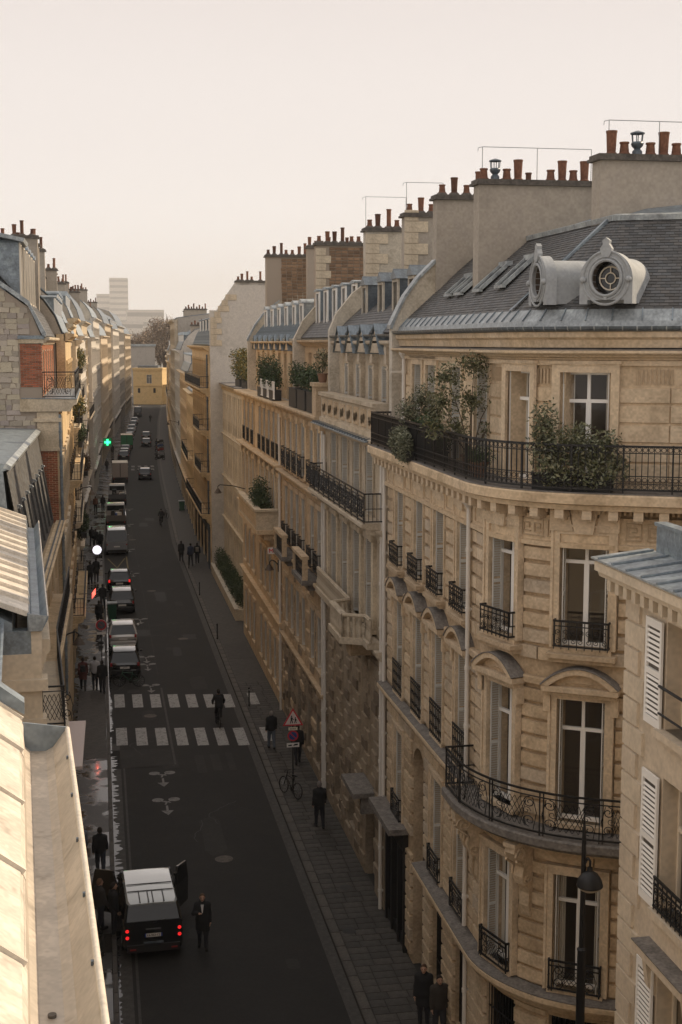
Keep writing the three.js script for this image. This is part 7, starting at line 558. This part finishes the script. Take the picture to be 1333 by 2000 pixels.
// ---------- signs, lamps, small street things ----------
{ const t = thing('road_sign', 'signpost with red triangle children sign above a no-parking disc', 'road sign', [7.58, .13, -53.77]); new MB().cyl([0, 0, 0], [0, 3.4, 0], .032, .032, 8).build('post', 'black', t); const tr = k => [[-.5 * k, -.29 * k], [.5 * k, -.29 * k], [0, .577 * k]].map(([a, b]) => [a, b + 2.98]); new MB().plate(tr(.86), .04, .05).build('triangle_border', 'signred', t); new MB().plate(tr(.66), .05, .055).build('triangle_face', 'signpink', t); const fg = new MB(); for (const [x, k] of [[-.06, 1], [.1, .78]]) { const y = 2.83; fg.cyl([x, y + .3 * k, .057], [x, y + .3 * k, .06], .032 * k, .032 * k, 8).plate([[x - .035 * k, y + .13 * k], [x + .035 * k, y + .13 * k], [x + .04 * k, y + .26 * k], [x - .04 * k, y + .26 * k]], .057, .06).plate([[x - .035 * k, y + .13 * k], [x, y + .13 * k], [x - .03 * k, y], [x - .07 * k, y]], .057, .06).plate([[x, y + .13 * k], [x + .035 * k, y + .13 * k], [x + .07 * k, y], [x + .03 * k, y]], .057, .06).plate([[x + .03 * k, y + .24 * k], [x + .1 * k, y + .15 * k], [x + .085 * k, y + .13 * k], [x + .02 * k, y + .2 * k]], .057, .06); } fg.build('walking_figures', 'black', t); const cv = document.createElement('canvas'); cv.width = 128; cv.height = 44; const q = cv.getContext('2d'); q.fillStyle = '#e6dcc8'; q.fillRect(0, 0, 128, 44); q.fillStyle = '#2a2420'; q.font = 'bold 26px sans-serif'; q.textAlign = 'center'; q.textBaseline = 'middle'; q.fillText('ECOLE', 64, 23); const tx = new THREE.CanvasTexture(cv); tx.colorSpace = THREE.SRGBColorSpace; mat('ecole', [.9, .9, .9], .5, { map: tx }); mesh('word_plate', new THREE.PlaneGeometry(.38, .13), 'ecole', t).position.set(0, 2.6, .045); new MB().cyl([0, 2.3, .03], [0, 2.3, .045], .225, .225, 28).build('disc_border', 'signred', t); new MB().cyl([0, 2.3, .045], [0, 2.3, .05], .165, .165, 28).build('disc_face', 'signblue', t); new MB().plate([[-.14, 2.41], [-.11, 2.44], [.14, 2.19], [.11, 2.16]], .05, .055).build('disc_bar', 'signred', t); new MB().box(-.26, .26, 1.82, 2.0, .03, .045).build('tow_plate', 'signwhite', t); new MB().plate([[-.2, 1.87], [-.05, 1.87], [-.05, 1.93], [-.2, 1.92]], .045, .05).plate([[0, 1.88], [.2, 1.9], [.2, 1.96], [.06, 1.95]], .045, .05).build('tow_symbol', 'black', t); }
{ const t = thing('road_sign', 'round red and blue no-parking sign over the left pavement', 'road sign', [-.12, .12, -76]); new MB().cyl([0, 0, 0], [0, 2.75, 0], .03, .03, 8).build('post', 'black', t); new MB().cyl([0, 2.62, .03], [0, 2.62, .045], .32, .32, 32).build('disc_rim', 'signpink', t); new MB().cyl([0, 2.62, .045], [0, 2.62, .05], .295, .295, 32).build('disc_border', 'signred', t); new MB().cyl([0, 2.62, .05], [0, 2.62, .055], .215, .215, 32).build('disc_face', 'zincD', t); new MB().plate([[-.07, 2.67], [-.05, 2.69], [.07, 2.57], [.05, 2.55]], .055, .06).build('disc_bar', 'signred', t); new MB().box(-.25, .25, 2.08, 2.23, .03, .045).build('plate', 'signwhite', t); }
{ const t = thing('bollard', 'thin black post at the right end of the crossing', 'bollard', [7.21, .13, -67]); new MB().lathe([[.05, 0], [.05, .1], [.035, .13], [.035, .85], [.045, .88], [.045, .95], [0, 1.0]], [0, 0, 0], 12).build('post', 'black', t, { smooth: .6 }); new MB().cyl([0, .84, 0], [0, .89, 0], .04, .04, 12).build('ring', 'signwhite', t); }
[[-83, 'thin black post on the right kerb before the hedge'], [-98, 'thin black post on the right kerb beside the hedge'], [-110, 'thin black post on the right kerb near the group of three']].forEach(([z, l]) => { const t = thing('bollard', l, 'bollard', [6.98, .13, z], 0, 'posts along the right kerb'); new MB().lathe([[.05, 0], [.05, .1], [.035, .13], [.035, .85], [.045, .88], [.045, .95], [0, 1.0]], [0, 0, 0], 10).build('post', 'black', t); });
function lampPost() { const t = thing('street_lamp', 'dark street lamp with domed hood before the rounded corner', 'street lamp', [9.43, 0, -25]); new MB().lathe([[.16, 0], [.16, .5], [.11, .6], [.1, 3.2], [.085, 6.2], [.1, 6.25], [.06, 6.3], [.045, 8.6], [.01, 9.1]], [0, 0, 0], 14).build('pole', 'iron', t, { smooth: .5 }); new MB().wire([[0, 8.0, 0], [.06, 8.2, .06], [.1, 8.15, .1], [.1, 8.0, .1]], .025, 6).build('bracket', 'iron', t); new MB().lathe([[.05, .4], [.06, .32], [.16, .26], [.24, .14], [.27, .02], [.26, 0], [.23, .02], [.1, .2]], [.1, 7.62, .1], 20).build('hood', 'iron', t, { smooth: .6 }); new MB().lathe([[.23, .02], [.2, -.06], [.1, -.11], [0, -.12]], [.1, 7.62, .1], 18).build('glass_bowl', 'blinds', t, { smooth: .7 }); } lampPost();
function wallLamp(label, pos, dx, arm, drop = 0) { const t = thing('wall_lamp', label, 'wall lamp', pos); new MB().box(-.05, .05, -.3, .3, -.06, .06).build('wall_plate', 'iron', t); new MB().wire([[0, 0, 0], [dx * arm * .5, .22, 0], [dx * arm, .3, 0], [dx * (arm + .12), .2, 0], [dx * (arm + .12), .05, 0]], .03, 6).build('arm', 'iron', t); new MB().lathe([[.04, .1], [.08, .06], [.2, -.14], [.24, -.2], [.22, -.2], [.05, .0]], [dx * (arm + .12), 0, 0], 16).build('shade', 'brown', t, { smooth: .5 }); new MB().sphere([dx * (arm + .12), -.16, 0], .1, 8).build('bulb', 'blinds', t); }
wallLamp('dark lamp on a long arm from the golden house over the right pavement', [8.75, 9.6, -82], -1, 1.6); wallLamp('dark domed lamp under the stone balcony of the brownish house', [8.7, 7.4, -66.5], -1, .35); wallLamp('dark domed lamp on a curved arm over the left pavement', [-1.6, 7.3, -51.5], 1, .55); wallLamp('dark lamp on the left wall beside the white globe sign', [-1.55, 9.0, -88], 1, .9); wallLamp('dark lamp on the far right wall beyond the ochre house', [8.7 + cx(-170), 8.5, -170], -1, 1.2);
{ const t = thing('pharmacy_cross', 'glowing green pharmacy cross over the left pavement', 'sign', [1.0, 6.2, -170]); new MB().box(-.75, .75, -.75, .75, -.12, .0).build('backing', 'binGreen', t); new MB().plate([[-.18, -.55], [.18, -.55], [.18, -.18], [.55, -.18], [.55, .18], [.18, .18], [.18, .55], [-.18, .55], [-.18, .18], [-.55, .18], [-.55, -.18], [-.18, -.18]], 0, .06).build('cross', 'crossgreen', t); new MB().box(-1.4, -.75, -.05, .05, -.1, -.02).build('bracket', 'iron', t); t.scale.setScalar(.7); const l = new THREE.PointLight(new THREE.Color().setRGB(.1, 1, .4), 1.5); l.position.set(0, 0, .6); l.castShadow = true; t.add(l); }
{ const t = thing('globe_sign', 'round white lit sign disc hung over the left pavement', 'sign', [-.28, 5.8, -84]); new MB().cyl([0, 0, -.08], [0, 0, .08], .27, .27, 28).build('disc', 'ballwhite', t); new MB().cyl([0, 0, -.07], [0, 0, .07], .29, .29, 28).build('rim', 'steel', t); new MB().cyl([-.9, 0, 0], [-.28, 0, 0], .02, .02, 6).build('bracket', 'iron', t); const l = new THREE.PointLight(new THREE.Color().setRGB(1, .97, 1), .5); l.position.set(0, 0, .35); l.castShadow = true; t.add(l); }
{ const t = thing('neon_sign', 'small slanted red lit tobacconist sign on the left front', 'sign', [-.47, 5.0, -73.5]); const m = new MB().plate([[0, .32], [.1, .0], [0, -.32], [-.1, 0]], -.04, .04).build('lozenge', 'neonred', t); m.rotation.z = -.35; new MB().cyl([-.8, 0, 0], [-.08, 0, 0], .02, .02, 6).build('bracket', 'iron', t); const l = new THREE.PointLight(new THREE.Color().setRGB(1, .2, .12), .3); l.position.set(0, 0, .3); l.castShadow = true; t.add(l); }
{ const t = thing('letter_sign', 'white panel with a red letter M on the golden house', 'sign', [8.3, 8.2, -66.3], R(-20)); t.scale.setScalar(.55); new MB().box(-.32, .32, -.3, .3, -.03, 0).build('panel', 'signwhite', t); new MB().plate([[-.2, -.18], [-.12, -.18], [-.12, .06], [0, -.08], [.12, .06], [.12, -.18], [.2, -.18], [.2, .18], [.13, .18], [0, .04], [-.13, .18], [-.2, .18]], 0, .015).build('letter', 'signred', t); new MB().box(.3, .7, -.03, .03, -.04, -.01).build('bracket', 'iron', t); }
function bin(label, pos, c = 'binGreen') { const t = thing('wheelie_bin', label, 'bin', pos); loft([[.24, 0], [.3, 1.0]].map(([w, y]) => [[w, y, w * 1.1], [w, y, -w * 1.1], [-w, y, -w * 1.1], [-w, y, w * 1.1]])).build('body', c, t); new MB().box(-.33, .33, 1.0, 1.08, -.37, .37).build('lid', 'zincL', t); for (const k of [-1, 1]) new MB().cyl([k * .24, .1, .33], [k * .3, .1, .33], .1, .1, 12).build('wheel', 'rubber', t); } bin('dark green bin standing behind the dark estate car', [.62, .0, -91.4]); bin('green bin against the wall far down the right pavement', [8.2 + cx(-149), .13, -149]);

// ---------- balcony plants ----------
const y5 = 15.36; const pa = (s, d) => { const q = PA.pos(s, 0, d); return [q[0] + PA.o[0], q[2] + PA.o[2]]; };
{ const at = (s, d, y = y5) => { const q = pa(s, d); return [q[0], y, q[1]]; };
  plant('potted_tree', 'airy young tree rising from the corner building’s long balcony', at(9.5, -.05), { pot: .24, n: 3600, size: .095, seed: 21, shell: .7, cols: OLIVE, lobes: [[-.6, 2.3, 0, .5, .38, .35], [.05, 2.6, 0, .55, .34, .35], [.7, 2.2, .05, .5, .42, .35], [1.05, 1.8, .05, .4, .4, .3], [-.75, 1.7, 0, .4, .4, .35], [0, 1.75, 0, .5, .4, .35], [.75, 1.5, 0, .35, .35, .3], [-.95, 1.15, 0, .35, .4, .3], [-.35, 1.1, .05, .35, .35, .3], [.45, 1.05, 0, .3, .3, .3]] });
  plant('potted_shrub', 'slender grey-green shrub at the far end of the corner building’s balcony', at(4.6, .0), { pot: .2, n: 2600, size: .09, seed: 31, shell: .7, cols: GREY, lobes: [[0, 1.55, 0, .4, .45, .3], [-.4, 1.25, 0, .35, .4, .3], [.4, 1.2, 0, .35, .4, .3], [0, .9, 0, .5, .4, .3]] });
  plant('trough_plants', 'dark leafy trough behind the screened balcony railing', at(6.2, .15), { trough: [2.6, .35, .3], turn: PA.turn(6.2), n: 3600, size: .1, seed: 41, cols: GREEN, lobes: [[-1.0, .75, 0, .45, .4, .3], [-.3, .8, 0, .5, .42, .3], [.5, .7, 0, .5, .4, .3], [1.1, .62, 0, .4, .35, .3]] });
  plant('hanging_shrub', 'grey-green shrub bulging through the screened railing', at(5.2, .62, y5 - .02), { trough: [1.4, .25, .2], turn: PA.turn(5.2), n: 3200, size: .08, seed: 51, cols: GREY, lobes: [[-.55, .45, .1, .33, .42, .22], [0, .6, .05, .35, .3, .22], [.5, .35, .12, .36, .45, .24]] });
  plant('balcony_bush', 'big tangled olive bush in front of the rounded corner’s tall window', at(14.0, .2), { trough: [1.7, .35, .34], turn: PA.turn(14.0), n: 6000, size: .085, seed: 61, cols: [...OLIVE, ...GREY], lobes: [[-.65, 1.45, 0, .32, .5, .28], [-.55, 1.05, 0, .42, .5, .3], [.1, 1.15, 0, .4, .35, .28], [.7, 1.05, 0, .35, .3, .28], [-.5, .7, .12, .45, .45, .32], [.05, .85, .05, .5, .42, .32], [.55, .75, .05, .5, .42, .34], [-.2, .4, .25, .5, .35, .25], [.5, .4, .22, .5, .35, .25], [.95, .55, .08, .3, .35, .28]] });
  plant('low_pot_plant', 'low dark plant beside the railing right of the corner bush', at(17.2, .15), { pot: .18, n: 700, size: .07, seed: 71, cols: GREEN, lobes: [[0, .75, 0, .4, .3, .3], [.35, .95, 0, .25, .2, .25]] }); plant('dome_plant', 'dome-shaped dark pot plant behind the railing bars', at(10.6, .05), { pot: .2, n: 900, size: .06, seed: 75, cols: GREEN, lobes: [[0, .5, 0, .42, .28, .35]] }); }
for (const [z, l, s, w] of [[-55.2, 'black trough of wiry shrubs on the terrace, nearest the stone pier', 81, 1.6], [-57.6, 'black trough of dark shrubs on the terrace, middle one', 82, 2.2], [-60.2, 'black trough of dark shrubs on the terrace, farthest one', 83, 2.2]]) plant('terrace_trough', l, [8.75, 15.62, z], { trough: [w, .85, .45], turn: PI / 2, n: 1500, size: .1, seed: s, cols: GREEN, group: 'black troughs on the terrace', lobes: [[-w * .3, 1.35, 0, .45, .5, .35], [w * .2, 1.5, 0, .5, .55, .35], [0, 1.15, 0, .6, .35, .35]] });
plant('pier_plant', 'small olive shrub in a pot on the stone pier', [8.8, 16.9, -53.5], { pot: .2, n: 500, size: .09, seed: 85, cols: OLIVE, lobes: [[0, 1.0, 0, .35, .4, .35], [.1, .7, 0, .35, .3, .35]] });
for (const [z, l, s] of [[-67.5, 'upright dark shrub on the golden house terrace, nearest', 91], [-70, 'upright dark shrub on the golden house terrace, second', 92], [-72.6, 'upright dark shrub on the golden house terrace, farthest', 93]]) plant('terrace_shrub', l, [8.7, 15.62, z], { trough: [1.4, .5, .45], turn: PI / 2, n: 1500, size: .11, seed: s, cols: GREEN, group: 'terrace shrubs of the golden house', lobes: [[-.35, 1.3, 0, .35, .75, .35], [.35, 1.5, 0, .35, .8, .35], [0, .9, 0, .65, .4, .4]] });
for (const [z, l, s] of [[-90, 'golden-topped hedge tree on the cream block roof, nearest', 101], [-94.5, 'golden-topped hedge tree on the cream block roof, middle', 102], [-99, 'golden-topped hedge tree on the cream block roof, farthest', 103]]) plant('roof_hedge_tree', l, [10.4, 15.3, z], { trough: [3.2, .5, .8], turn: PI / 2, n: 3000, size: .17, seed: s, cols: GOLD, group: 'hedge trees on the cream block roof', lobes: [[-1, 1.2, 0, 1.0, .8, .9], [.9, 1.3, 0, 1.0, .8, .9], [0, 2.2, 0, 1.2, .6, 1.0], [0, .8, .3, 1.4, .5, .8]] });
plant('balcony_olive', 'dense dark shrub filling the golden house’s stone balcony', [8.1, 9.15, -69.2], { trough: [3.4, .5, .6], turn: PI / 2, n: 3800, size: .12, seed: 111, cols: GREEN, lobes: [[-1.0, 1.2, 0, .7, .65, .5], [.1, 1.7, 0, .8, .8, .55], [1.0, 1.3, 0, .7, .75, .5], [0, .9, .1, 1.4, .5, .5]] });
for (const [s, d, y, l, sd, cols] of [[-92, .35, 13.2, 'leafy yellow-green climber on a left balcony past the brick house', 121, GOLD], [-100, .3, 11.0, 'green plant on the planted left balcony', 122, GREEN], [-104, .3, 16.2, 'bushy golden shrub on a left roof terrace', 123, GOLD], [-116, .4, 7.4, 'russet hanging foliage on the left front', 124, RUST], [-96, .4, 5.0, 'dark green plant above the left shopfronts', 125, GREEN]]) plant('front_plant', l, [WL + d, y, s], { trough: [2.2, .35, .4], turn: -PI / 2, n: 1500, size: .16, seed: sd, cols, lobes: [[-.6, .9, 0, .6, .7, .45], [.5, 1.1, 0, .65, .8, .45], [0, .3, .25, .9, .6, .4]] });
renderer.render(scene, camera);
